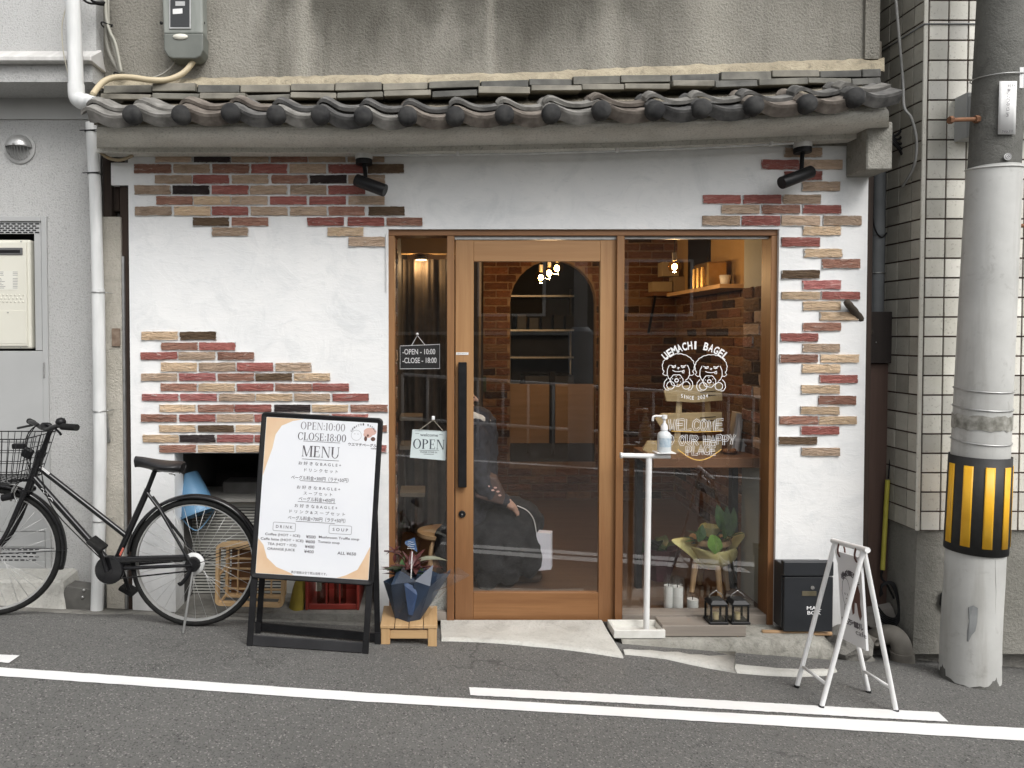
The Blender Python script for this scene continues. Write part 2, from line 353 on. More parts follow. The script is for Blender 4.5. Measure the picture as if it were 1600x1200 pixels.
CONC_D = m_concrete('dark_concrete', (.16, .155, .14), (.27, .26, .235), (.07, .068, .06), .6)
CONC_P = m_concrete('pillar_concrete', (.40, .375, .32), (.52, .49, .43), (.25, .235, .2), .4)
MORTAR = m_concrete('roof_mortar', (.17, .15, .115), (.32, .285, .22), (.075, .068, .055), .7, 60, 8)
BR = {'r': m_brick('brick_red', (.30, .100, .082), (.39, .150, .128), (.50, .26, .225), .55),
      'p': m_brick('brick_pink', (.33, .105, .098), (.43, .18, .165), (.58, .36, .33), .85),
      'm': m_brick('brick_mixed', (.26, .125, .090), (.345, .19, .14), (.46, .32, .25), .55),
      't': m_brick('brick_tan', (.40, .285, .20), (.52, .39, .29), (.27, .185, .125), .45),
      'y': m_brick('brick_sand', (.55, .39, .245), (.64, .48, .33), (.24, .165, .11), .5),
      'b': m_brick('brick_brown', (.095, .062, .040), (.145, .098, .062), (.19, .135, .09), .1),
      'd': m_brick('brick_dark', (.035, .026, .026), (.055, .042, .041), (.085, .065, .06), .05)}
BLACK = mat('black_metal', (.008, .008, .009), (.014, .014, .015), 20, .42, .0, .05, spec=.25)
BLACKP = mat('black_plastic', (.010, .010, .011), (.018, .018, .019), 30, .55, spec=.25)
RUBBER = mat('rubber', (.009, .009, .009), (.018, .018, .017), 40, .8, spec=.25)
WHITEP = mat('white_paint_metal', (.72, .72, .71), (.80, .80, .79), 8, .45)
CHROME = mat('chrome', (.55, .55, .54), (.7, .7, .69), 30, .25, 1.0)
RIM = mat('alloy_rim', (.50, .50, .49), (.58, .58, .57), 30, .38, .55)
STEEL = mat('dull_steel', (.42, .42, .41), (.55, .55, .54), 25, .42, .85)
PVCW = mat('white_pvc', (.60, .61, .60), (.74, .745, .735), 4, .5, 0, .05, 20, (6, 6, 1))
PVCG = mat('grey_pvc', (.17, .18, .185), (.23, .24, .245), 5, .55)
CREAM = mat('cream_enamel', (.66, .645, .56), (.70, .685, .60), 3, .45)
LETW = mat('white_lettering', (.85, .85, .85), None, rough=.6)
INK = mat('grey_ink', (.10, .09, .10), None, rough=.7)
INK2 = mat('pale_ink', (.22, .21, .22), None, rough=.7)
INKB = mat('brown_ink', (.12, .055, .04), None, rough=.7)
FW = wood('frame_wood', (.23, .105, .036), (.36, .185, .075), 'z', .5, worn=True)
FWX = wood('frame_wood_across', (.19, .080, .026), (.31, .150, .058), 'x', .5)
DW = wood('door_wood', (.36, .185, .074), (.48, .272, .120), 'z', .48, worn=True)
DWX = wood('door_wood_across', (.36, .185, .074), (.48, .272, .120), 'x', .48)
GREYW = wood('weathered_wood', (.21, .18, .15), (.34, .30, .26), 'x', .8)
PALEW = wood('pale_wood', (.50, .32, .16), (.62, .43, .24), 'x', .55)
PALEWZ = wood('pale_wood_up', (.50, .32, .16), (.62, .43, .24), 'z', .55)
OLDW = wood('old_dark_wood', (.022, .014, .010), (.055, .034, .024), 'z', .85)
BOARDW = wood('brown_board', (.105, .064, .050), (.145, .092, .074), 'z', .7)
GLASS = glass()
# ================================================================== ground and road
def grid_mesh(xs, ys, fn):
    b = MB(); n = len(ys)
    b.v = [Vector((x, y, fn(x, y))) for x in xs for y in ys]
    for i in range(len(xs)-1):
        for j in range(n-1): b.f.append((i*n+j, (i+1)*n+j, (i+1)*n+j+1, i*n+j+1))
    return b
def gfun(x, y):
    if y > 0.04: return -.55
    return ground(x, y)
_xs = [-60, -30, -15, -9, -6, -4.5]+[-3.6+.2*i for i in range(37)]+[4.5, 6, 9, 15, 30, 60]
_ys = [-60, -30, -15, -10, -8, -6.5, -5, -4, -3.2, -2.5, -2, -1.6, -1.3, -1.1]+[-1.03+.095*i for i in range(9)]+[-.15, -.05, .03, .046, .3, 2, 8, 30, 60]
props(grid_mesh(_xs, sorted(set(_ys)), gfun).build('road', ASPHALT, smooth=True), 'grey asphalt road sloping gently down to the right', kind='structure')
def ground_strip(name, top, bot, label, dz=.004, kind='structure'):
    n = 170; b = MB()
    def samp(poly, t):
        x = poly[0][0]+(poly[-1][0]-poly[0][0])*t
        for (x0, y0), (x1, y1) in zip(poly, poly[1:]):
            if x <= x1+1e-6: return x, y0+(y1-y0)*(x-x0)/(x1-x0)
        return poly[-1]
    for i in range(n+1):
        for poly in (top, bot):
            p = atg(*samp(poly, i/n)); b.v.append(Vector((p.x, p.y+JIT(.0016), ground(p.x, p.y)+dz)))
    for i in range(n): b.f.append((2*i, 2*i+1, 2*i+3, 2*i+2))
    return props(b.build(name, PAINT), label, kind=kind)
ground_strip('road_marking', [(-900, 985), (0, 1044), (560, 1083), (960, 1106), (1600, 1139), (2400, 1180)],
             [(-900, 997), (0, 1057.5), (560, 1097), (960, 1120), (1600, 1158.5), (2400, 1202)], 'long white edge line painted along the whole road')
ground_strip('road_marking', [(733, 1075), (960, 1086), (1340, 1107.5), (1466, 1114)], [(735, 1087.5), (960, 1099), (1340, 1121.5), (1482, 1129)],
             'shorter white line painted just above the long edge line')
ground_strip('road_marking', [(-500, 1002), (0, 1024), (31, 1025.3)], [(-500, 1013), (0, 1036), (14, 1037)], 'end of a white painted line at the left edge of the road')
# far side of the street, behind the photographer (seen only mirrored in the glass)
ground_strip_far = MB()
for i in range(13):
    x = -6+i; 
    for y in (-4.72, -4.60): ground_strip_far.v.append(Vector((x, y, ground(x, y)+.004)))
for i in range(12): ground_strip_far.f.append((2*i, 2*i+2, 2*i+3, 2*i+1))
props(ground_strip_far.build('road_marking', PAINT), 'white edge line on the far side of the road', kind='structure')

# ================================================================== shop building
shop = thing('shop_building', 'white plastered shop front with patches of brick slips under a tiled pent roof', 'building', (.35, .1, 0))
ZT, ZL, ZO = 2.66, zat(358), zat(708)
X0, X1 = xat(203), xat(1353)
b = MB()
b.box(X0, X1, 0, .14, ZL, ZT)
b.box(X0, xat(607), 0, .14, ZO, ZL); b.box(X0, xat(271), 0, .14, -.12, ZO); b.box(xat(590), xat(607), 0, .14, -.12, ZO)
b.box(xat(1215.5), X1, 0, .14, -.14, ZL)
b.box(xat(176), X0, .004, .1, zat(289), zat(254))
wall = b.build('wall', PLASTER, shop)
# bricks: slips stuck on the plaster, each one an object
def brick_mesh(k, L=.205, H=.049, T=.013):
    rnd = random.Random(100+k); nx, nz = 7, 2; b = MB(); fr = []
    for i in range(nx+1):
        col = []
        for j in range(nz+1):
            x = -L/2+L*i/nx; z = -H/2+H*j/nz
            ex = rnd.uniform(-.0022, .0022) if j in (0, nz) else 0
            if i in (0, nx): x += rnd.uniform(-.002, .002)
            y = -T+rnd.uniform(-.003, .003)
            if i in (0, nx) or j in (0, nz): y += .0035
            b.v.append(Vector((x, y, z+ex))); col.append(len(b.v)-1)
        fr.append(col)
    for i in range(nx):
        for j in range(nz): b.f.append((fr[i][j], fr[i+1][j], fr[i+1][j+1], fr[i][j+1]))
    ring = [fr[i][0] for i in range(nx+1)]+[fr[nx][j] for j in range(1, nz+1)]+[fr[i][nz] for i in range(nx-1, -1, -1)]+[fr[0][j] for j in range(nz-1, 0, -1)]
    k0 = len(b.v)
    for r in ring: v = b.v[r]; b.v.append(Vector((v.x, .002, v.z)))
    n = len(ring)
    for i in range(n): b.f.append((ring[i], k0+i, k0+(i+1) % n, ring[(i+1) % n]))
    me = b.data('brick', BR['r'], True); me.set_sharp_from_angle(angle=math.radians(50)); return me
BMESH = [brick_mesh(k) for k in range(10)]
def put_brick(parent, pos, sx=1, szz=1, kind='r', rot=0, roty=0):
    o = bpy.data.objects.new('brick', random.choice(BMESH)); COL.objects.link(o)
    o.location = pos; o.scale = (sx*random.choice((1, 1)), 1, szz); o.rotation_euler = (0, roty, rot)
    o.material_slots[0].link = 'OBJECT'; o.material_slots[0].material = BR[kind]; attach(o, parent); return o
ROWS = [ # y0, y1, [(x, colour)...] in photograph pixels on the facade plane
 (240, 254, '243t 303d 362t 423m 482t 543t'), (257, 271, '210m 271t 332m 392r 452t 513r 574b'), (274, 287, '242t 301r 362t 424m 484d 544t'),
 (290, 304, '210t 270d 331r 391t 453t 513r'), (307, 320, '244m 303y 361t 422r 483r 544t'), (323, 337, '211t 272y 331r 392t 453t 513m 575b'),
 (340, 353, '301b 362m 480r 543r 603m'), (355.5, 369, '331t 511y'), (370.5, 385, '544t'),
 (518, 531, '221y 281b'), (535, 547, '252m 311r'), (550, 562, '220r 279t 340m'), (566.5, 580, '251y 311t 370r 430t'),
 (583, 595, '220t 280p 340m 399b 459y'), (599, 611, '251m 310y 370r 430m 488r'), (615, 626.5, '222p 282p 342t 400y 459t 519r'),
 (632, 643.5, '249y 309m 367r 428d 487y 548m'), (647, 659, '220m 280r 339t 398r 458t 518r'), (664, 675, '249y 309b 368y 428m 487t 547m'),
 (679, 691, '223y 280d 339p 398r 458y 518t'), (695, 706.5, '249m 309y 368y 428r 487t 547r'),
 (231.5, 246, '1224t'), (250, 265, '1189r 1255t'), (268, 281.5, '1224r'), (284.5, 298.5, '1252t'), (304.7, 318.4, '1097r 1160r 1222t'),
 (320.6, 334, '1126t 1189m 1253r'), (337.5, 352.5, '1096t 1158r 1220t 1285t'), (354, 368, '1253y'), (371, 385.5, '1220r'), (389, 402, '1255y'),
 (405, 419, '1283m'), (422, 435.5, '1220b'), (438, 452, '1253p'), (455.6, 468, '1220y 1282r'), (471, 484.5, '1253y'), (487.5, 501, '1280y'),
 (504, 517, '1253m'), (520.5, 533.5, '1218r'), (537, 550, '1252t'), (553.5, 566.5, '1217m 1281y'), (569, 582.5, '1252y'), (585.7, 598.6, '1279r'),
 (601.5, 614.6, '1251y'), (618, 632, '1277m'), (635, 647, '1250y'), (650, 663, '1217m 1278y'), (665.5, 679, '1250r'), (682, 694.5, '1216b'), (699, 712, '1251t')]
for y0, y1, items in ROWS:
    for it in items.split():
        px, kd = float(it[:-1])+.5, it[-1]; wd = 57.0 if px < 700 else 59.5
        p = at(px+wd/2, (y0+y1)/2, 0)
        put_brick(wall, p, sz(wd)/.205*random.uniform(.985, 1.01), sz(y1-y0)/.049*random.uniform(.97, 1.03), kd, 0, JIT(.008))
# raised plaster smears around the brick patches (rough trowel edges)
# storage recess behind the low opening
rx0, rx1, rz0, rz1 = xat(271), xat(590), -.10, ZO
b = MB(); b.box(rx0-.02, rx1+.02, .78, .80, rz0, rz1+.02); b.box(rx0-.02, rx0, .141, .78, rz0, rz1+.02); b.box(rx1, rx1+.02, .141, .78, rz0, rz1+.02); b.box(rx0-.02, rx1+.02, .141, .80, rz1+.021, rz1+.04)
b.build('storage_lining', mat('dark_lining', (.05, .048, .045), (.085, .08, .075), 4, .9), shop)  # lining boards simply dark in tone all over
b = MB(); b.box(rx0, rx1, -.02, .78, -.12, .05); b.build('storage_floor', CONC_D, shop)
# upper wall
b = MB(); b.box(xat(160), xat(1363), -.012, .14, ZT, 6.2); b.box(xat(1340), xat(1362), -.03, -.0125, zat(95), zat(-40)); b.build('upper_wall', STUCCO_D, shop)
# side and back of the building so that it stands as a volume
b = MB(); b.box(xat(160), xat(160)+.14, .141, 6.0, -.5, 6.2); b.box(xat(1353)-.02, xat(1353)+.10, .141, 6.0, -.5, 6.2); b.box(xat(160)+.141, xat(1353)-.021, 5.86, 6, -.5, 6.2); b.box(xat(160), xat(1353)+.1, -.012, 6, 6.201, 6.3)
b.build('side_wall', CONC_D, shop)
# ---- pent roof
DISC = [(208, 180), (284, 180), (361, 177), (432, 180), (501, 180), (568, 182), (637, 182), (711, 182), (788, 180), (861, 178), (939, 173), (1023, 173), (1096, 170), (1177, 166), (1260, 163), (1335, 153)]
YE = -.47; SL = math.radians(26)
dpos = [at(x, y, YE) for x, y in DISC]
dfull = [at(138, 181, YE)]+dpos+[at(1408, 147, YE)]
TILE_G = [mat('roof_tile_%s' % k, a, c, 14, .7, 0, .6, 45, rand=True, spec=.25) for k, a, c in (('grey', (.075, .074, .072), (.20, .195, .185)), ('brown', (.095, .080, .068), (.25, .22, .19)), ('dark', (.048, .048, .048), (.135, .132, .128)), ('pale', (.12, .115, .105), (.29, .28, .26)))]
PROF = [(-.03, .006), (-.016, .022), (0, .029), (.022, .026), (.045, .016), (.068, .004), (.092, -.006), (.118, -.012), (.15, -.014), (.18, -.012), (.21, -.007), (.238, .0)]
def tile_mesh(P, length, apron):
    k = P/.24; pr = [(x*k if x > 0 else x, z) for x, z in PROF]; b = MB(); n = len(pr); T = .017
    for y in (0, length):
        for x, z in pr: b.v.append(Vector((x, y, z)))
        for x, z in pr: b.v.append(Vector((x, y, z-T)))
    for i in range(n-1):
        b.f += [(i, i+1, 2*n+i+1, 2*n+i), (n+i, 3*n+i, 3*n+i+1, n+i+1), (i, n+i, n+i+1, i+1)]
    b.f += [(0, 2*n, 3*n, n), (n-1, 2*n-1, 4*n-1, 3*n-1)]
    if apron:
        m0 = len(b.v); A = [(x, z) for x, z in pr if x > -.005]; q = len(A)
        for y in (-.003, .014):
            for x, z in A: b.v.append(Vector((x, y, z-.012)))
            for x, z in A: b.v.append(Vector((x, y+.012, z-.062 if x > .03 else z-.075)))
        for i in range(q-1): b.f += [(m0+i, m0+q+i, m0+q+i+1, m0+i+1), (m0+2*q+i, m0+2*q+i+1, m0+3*q+i+1, m0+3*q+i), (m0+q+i, m0+3*q+i, m0+3*q+i+1, m0+q+i+1), (m0+i, m0+i+1, m0+2*q+i+1, m0+2*q+i)]
    return b
vs = Vector((0, math.cos(SL), math.sin(SL)))
b = MB()
zr = lambda x: 2.90+.055*(x-X0)/(X1-X0)
# bed under the tiles
for i in range(len(dfull)-1):
    p, q = dfull[i], dfull[i+1]
    a0 = [p+vs*.03+Vector((0, .03, -.012)), q+vs*.03+Vector((0, .03, -.012)), Vector((q.x, -.0125, q.z+.225)), Vector((p.x, -.0125, p.z+.225))]
    b.hexa([a-Vector((0, 0, .03)) for a in a0]+a0)
roof = b.build('roof', MORTAR, shop)
for i in range(len(dfull)-1):
    p, q = dfull[i], dfull[i+1]; u = q-p; P = (Vector((u.x, 0, u.z))).length
    up = Vector((0, -math.sin(SL), math.cos(SL)))
    M = frame(p+up*.012+Vector((0, JIT(.008), JIT(.0025))), (u.x, JIT(.012), u.z+JIT(.003)), vs); M2 = frame(p+vs*.085+up*.036+Vector((JIT(.006), JIT(.01), JIT(.004))), (u.x, JIT(.012), u.z), vs)
    t = tile_mesh(P, .27, True); t.xf = M; t.build('roof_tile', random.choice(TILE_G), roof, True, auto=28)
    t = tile_mesh(P, .085, False); t.xf = M2; t.build('roof_tile', random.choice(TILE_G), roof, True, auto=28)
for p in dpos:
    t = MB(); t.lathe([(.0001, -.017), (.02, -.015), (.036, -.008), (.045, .002), (.0475, .012), (.0475, .04)], p+Vector((0, -.024, 0)), 20, Matrix.Rotation(math.radians(-90), 3, 'X'))
    t.build('roof_tile_end', mat('tile_end_dark', (.024, .024, .025), (.062, .061, .059), 16, .8, 0, .5, 50, rand=True, spec=.2), roof, True, auto=50)
# flat tiles stacked along the wall above the pan tiles
NOSHI = [mat('flat_tile_%d' % k, a, c, 8, .75, 0, .3, 60, rand=True) for k, (a, c) in enumerate((((.10, .096, .082), (.21, .20, .168)), ((.15, .14, .115), (.27, .25, .205)), ((.065, .064, .058), (.15, .146, .13))))]
def noshi(px0, px1, yfun, Y, hpx, depth):
    px = px0
    while px < px1:
        L = random.uniform(66, 82); e = min(px+L, px1); y = yfun((px+e)/2)+JIT(2.2)
        p, q = at(px+.6, y, Y), at(e-.6, yfun(e)+JIT(1), Y); h = sz(hpx, Y)*random.uniform(.85, 1.1)
        dy = JIT(.016); t = MB()
        t.hexa([Vector((p.x, Y+dy, p.z-h/2)), Vector((q.x, Y+dy+JIT(.006), q.z-h/2)), Vector((q.x, Y+depth, q.z-h/2+.02)), Vector((p.x, Y+depth, p.z-h/2+.02)),
                Vector((p.x, Y+dy+.004, p.z+h/2)), Vector((q.x, Y+dy+.004, q.z+h/2)), Vector((q.x, Y+depth, q.z+h/2+.022)), Vector((p.x, Y+depth, p.z+h/2+.022))])
        t.build('flat_tile', random.choice(NOSHI), roof, False, .003); px = e+.8
ytab = lambda tab: (lambda x: [y0+(y1-y0)*(x-x0)/(x1-x0) for (x0, y0), (x1, y1) in zip(tab, tab[1:]) if x0 <= x <= x1][0] if tab[0][0] <= x <= tab[-1][0] else (tab[0][1] if x < tab[0][0] else tab[-1][1]))
noshi(155, 1380, ytab([(150, 150.5), (560, 149), (800, 142), (1000, 134), (1380, 124)]), -.165, 10, .13)
noshi(160, 1378, ytab([(150, 138.5), (560, 136), (800, 130), (1000, 124), (1380, 113)]), -.115, 12, .095)
# mortar fillet above
b = MB(); top = ytab([(150, 126), (395, 121), (800, 115), (1000, 105), (1380, 92)]); bot = ytab([(150, 134), (395, 131), (800, 125), (1000, 119), (1380, 108)])
px = 150.0; pts = []
while px <= 1382: pts.append(px); px += 11
k = 0
for x in pts:
    yb, yt = bot(x)+JIT(1.6), top(x)+JIT(1.5)
    for p in (at(x, yb+3, -.075+JIT(.012)), at(x, (yb+yt)/2+JIT(1.5), -.062+JIT(.012)), at(x, yt, -.02), at(x, yt-1, -.0125)): b.v.append(p)
for i in range(len(pts)-1):
    for j in range(3): b.f.append((4*i+j, 4*i+4+j, 4*i+5+j, 4*i+1+j))
b.build('mortar_fillet', m_concrete('pale_mortar', (.27, .235, .17), (.47, .41, .30), (.12, .108, .085), .6, 60, 6), roof, True)
# cove soffit and lip board
lipy = ytab([(130, 238), (580, 238), (1000, 230), (1250, 220), (1390, 214)]); covy = ytab([(130, 199), (700, 199), (940, 193), (1180, 187), (1400, 174)])
b = MB(); lb = MB(); xs = [151+ (1389-151)*i/40 for i in range(41)]
for x in xs:
    a = at(x, lipy(x)-7, -.10); c = at(x, covy(x), -.40); m = at(x, (lipy(x)*.45+covy(x)*.55), -.28)
    for p in (a, m, c, Vector((c.x, c.y+.05, c.z+.06))): b.v.append(p)
    d = at(x, lipy(x), -.105); lz = a.z-d.z+.012
    for p in (d, Vector((d.x, -.004, d.z)), Vector((d.x, -.004, d.z+lz)), Vector((d.x, d.y, d.z+lz))): lb.v.append(p)
for i in range(40):
    for j in range(3): b.f.append((4*i+j, 4*i+4+j, 4*i+5+j, 4*i+1+j))
    for j in range(4): lb.f.append((4*i+j, 4*i+(j+1) % 4, 4*i+4+(j+1) % 4, 4*i+4+j))
lb.f += [(0, 1, 2, 3), (160, 163, 162, 161)]
b.build('soffit', STUCCO_S, shop, True); lb.build('eave_board', STUCCO_S, shop)
# end bracket of the eave beam
b = MB(); b.box(xat(1350, -.2), xat(1390, -.2), -.2, .0-.005, zat(265, -.2), zat(190, -.2)); b.build('eave_bracket', m_concrete('bracket_concrete', (.20, .195, .17), (.34, .33, .295), (.10, .098, .085), .6, 60, 5), shop, False, .006)
# gutter hook and old timber at the left edge
b = MB()
for x0, x1, y0, y1, Y in ((163, 177, 245, 345, .02), (177, 189, 245, 330, .05), (189, 203, 290, 967, .03)): b.box(xat(x0, Y)+.001, xat(x1, Y)-.001, Y, Y+.08, zat(y1, Y), zat(y0, Y))
b.build('corner_timber', OLDW, shop, False, .003)
b = MB(); b.box(xat(160, .0), xat(189, .0), .012, .2, -.1, zat(338)); b.build('corner_pillar', CONC_P, shop, False, .004)
b = MB(); b.box(xat(190, 0), xat(193.5, 0), .012, .028, -.05, zat(400)); b.build('corner_trim', STEEL, shop)
b = MB(); b.tube(smooth_path([at(157, 238, -.08), at(170, 247, -.06), at(188, 250, -.05), at(208, 243, -.05)], 5), .009, 8); b.build('eave_cable', mat('tan_cable', (.30, .24, .15), (.36, .29, .19), 10, .6), shop, True)
b = MB(); b.box(xat(174.5), xat(187), .002, .0115, zat(541), zat(513)); b.build('rusty_plate', mat('rust_plate', (.16, .11, .08), (.26, .20, .15), 30, .9), shop)
# right edge: ragged strip
b = MB(); b.box(X1+.001, X1+.035, .01, .12, -.14, ZT-.06); b.build('edge_timber', OLDW, shop)
# steel door stop plate on the wall edge beside the frame
b = MB(); b.tube(smooth_path([at(603.5, 365, -.012), at(604, 430, -.014), at(603.5, 455, -.006)], 4), [.004]*9, 6); b.build('edge_wire', WHITEP, shop)

# ---- shopfront joinery: frame, door, windows
YF = .03
def jbox(b, px0, px1, py0, py1, ya, yb): return b.box(xat(px0, ya), xat(px1, ya), ya, yb, zat(py1, ya), zat(py0, ya))
def jpart(name, m, par, px0, px1, py0, py1, ya, yb, bev=.0015): return jbox(MB(), px0, px1, py0, py1, ya, yb).build(name, m, par, False, bev)
fr = jpart('door_frame', FWX, shop, 606, 1216.5, 357, 368, YF-.012, .14)
jpart('post', FW, fr, 606, 616.5, 368.2, 970, YF-.01, .14); jpart('post', FW, fr, 698.5, 710, 368.2, 985, YF-.008, .139)
jpart('post', FW, fr, 963.5, 975, 368.2, 985, YF-.014, .139); jpart('post', FW, fr, 1203.5, 1216.5, 368.2, 985, YF-.01, .14)
jpart('track', STEEL, fr, 710.2, 963.3, 368.2, 374.5, YF+.012, .12)
jpart('sill', mat('dark_sill', (.035, .03, .027), (.06, .05, .045), 20, .6), fr, 710.2, 963.3, 972, 983, YF+.005, .139)
jpart('edge_strip', STEEL, fr, 1217, 1219.5, 358, 985, .006, .03)
# left sidelight
wl = jpart('window', GREYW, shop, 616.7, 698.3, 957, 970, YF, .138); props(wl, 'narrow sidelight left of the door')
b = MB(); jbox(b, 617, 698.2, 368.3, 956.8, .072, .076); b.build('pane', GLASS, wl)
b = MB(); jbox(b, 617, 698.2, 905, 956.5, .0765, .0785); b.build('frosted_strip', mat('frosted_film', (.25, .27, .25), (.5, .52, .5), 160, .5), wl)
# right window
wr = jpart('window', GREYW, shop, 975.2, 1203.3, 961, 985, YF, .138); props(wr, 'wide shop window right of the door with white lettering')
b = MB(); jbox(b, 975.2, 1203.3, 368.3, 960.8, .072, .076); b.build('pane', GLASS, wr)
jpart('top_bar', STEEL, wr, 975.2, 1203.3, 368.3, 373.5, .05, .0715)
# sliding door
YD = .045
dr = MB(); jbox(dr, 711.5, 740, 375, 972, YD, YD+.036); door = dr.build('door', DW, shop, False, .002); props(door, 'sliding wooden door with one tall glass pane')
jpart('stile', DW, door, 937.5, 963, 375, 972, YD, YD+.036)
jpart('rail', DWX, door, 740.15, 937.3, 375.4, 408.5, YD+.001, YD+.035); jpart('rail', FWX, door, 740.15, 937.3, 926, 971.7, YD+.001, YD+.035)
b = MB(); jbox(b, 740.2, 937.3, 408.7, 925.8, YD+.016, YD+.020); b.build('pane', GLASS, door)
jpart('handle', BLACK, door, 716, 729.5, 566, 762, YD-.036, YD-.014, .003)
for y in (600, 730): b = MB(); b.cyl(at(723, y, YD-.015), at(723, y, YD+.001), .008, n=10); b.build('handle_bracket', BLACK, door, True, auto=40)
b = MB(); c = at(722, 803, YD); b.lathe([(.020, 0), (.020, .008), (.014, .010), (.009, .008), (.009, .012), (.0001, .012)], c, 20, Matrix.Rotation(math.radians(90), 3, 'X')); b.build('lock', BLACK, door, True, auto=40)
b = MB(); b.lathe([(.0055, .0), (.0055, .0135), (.0001, .0135)], c, 12, Matrix.Rotation(math.radians(90), 3, 'X')); b.build('keyhole', CHROME, door, True, auto=40)
st = jpart('sticker', WHITEP, door, 712.5, 732, 550.5, 554.5, YD-.002, YD-.0002, 0)
b = MB(frame(at(722, 552.5, YD-.0023), (1, 0, 0), (0, 0, 1))); b.text('SECURITY', -.026, .026, -.0028, .0028); b.build('lettering', INK2, st)

# ---- lettering on the right pane (front face of glass)
GM = frame(at(1089, 620, .0705), (1, 0, 0), (0, 0, 1))
def gpx(px, py): return onplane(GM, px, py)
def seg(points): return [gpx(x, y) for x, y in points]
def outline_text(b, word, x0, x1, y0, y1, bold):
    c0, c1 = gpx(x0, y1), gpx(x1, y0); b.text(word, c0[0], c1[0], c0[1], c1[1], 0, bold=bold)
b = MB(GM); hb = MB(GM)
# hollow hand-drawn capitals: two passes, stroke outlines
STROKE = {'W': [[(0,1),(.22,0),(.45,.75),(.72,0),(1,1)]], 'E': [[(1,1),(.08,1),(0,0),(.95,0)],[(.05,.52),(.8,.54)]], 'L': [[(.1,1),(0,0),(.95,.04)]], 'C': [[(1,.85),(.6,1),(.15,.8),(0,.4),(.25,.04),(.7,0),(1,.18)]],
  'O': [[(.5,1),(.1,.8),(0,.4),(.25,.02),(.7,.0),(1,.4),(.92,.8),(.5,1)]], 'M': [[(0,0),(.12,1),(.5,.3),(.88,1),(1,0)]], 'T': [[(0,1),(1,1)],[(.5,1),(.5,0)]], 'U': [[(0,1),(.08,.2),(.5,0),(.92,.2),(1,1)]], 'R': [[(0,0),(.08,1),(.8,1),(1,.75),(.75,.5),(.05,.48)],[(.45,.48),(1,0)]],
  'H': [[(0,1),(.05,0)],[(1,1),(.95,0)],[(0,.52),(1,.5)]], 'A': [[(0,0),(.5,1),(1,0)],[(.2,.38),(.8,.36)]], 'P': [[(.05,0),(0,1),(.75,1),(1,.75),(.75,.48),(.03,.46)]], 'Y': [[(0,1),(.5,.5),(1,1)],[(.5,.5),(.3,0)]]}
def bubble(bb, word, x0, x1, y0, y1, gap=.28):
    n = len(word); cw = (x1-x0)/(n-gap*(1 if ' ' not in word else 0)); step = (x1-x0)/(n-gap)
    x = x0
    for ch in word:
        if ch == ' ': x += step*.8; continue
        dy = JIT(1.0)
        for line in STROKE[ch]:
            pts = seg([(x+u*step*(1-gap), y1+dy-(y1-y0)*v) for u, v in line]); m = len(pts)
            # outline of a fat stroke: offset both sides
            L, R = [], []
            for i in range(m):
                d = Vector(pts[min(i+1, m-1)])-Vector(pts[max(i-1, 0)]); d.normalize(); nn = Vector((-d.y, d.x))*.0056; e = d*(.004 if i == m-1 else (-.004 if i == 0 else 0))
                L.append(Vector(pts[i])+nn+e); R.append(Vector(pts[i])-nn+e)
            bb.ribbon(L+R[::-1], .0026, JIT(.0002), closed=True)
        x += step
for args in (('WELCOME', 1046, 1129, 656, 672), ('TO OUR HAPPY', 1034, 1152, 681, 694, .24), ('PLACE', 1073, 1117, 697, 710)): b = MB(GM); bubble(b, *args); b.build('lettering', LETW, wr)
b = MB(GM); b.ribbon(seg([(1059+68*i/16, 702+17*math.sin(math.pi*i/16)) for i in range(17)]), .005, 0); b.ribbon(seg([(1049, 673.5), (1088, 675), (1128, 673.5)]), .004, .0004)
b.build('smile_line', mat('yellow_line', (.80, .50, .13), None, rough=.6), wr)
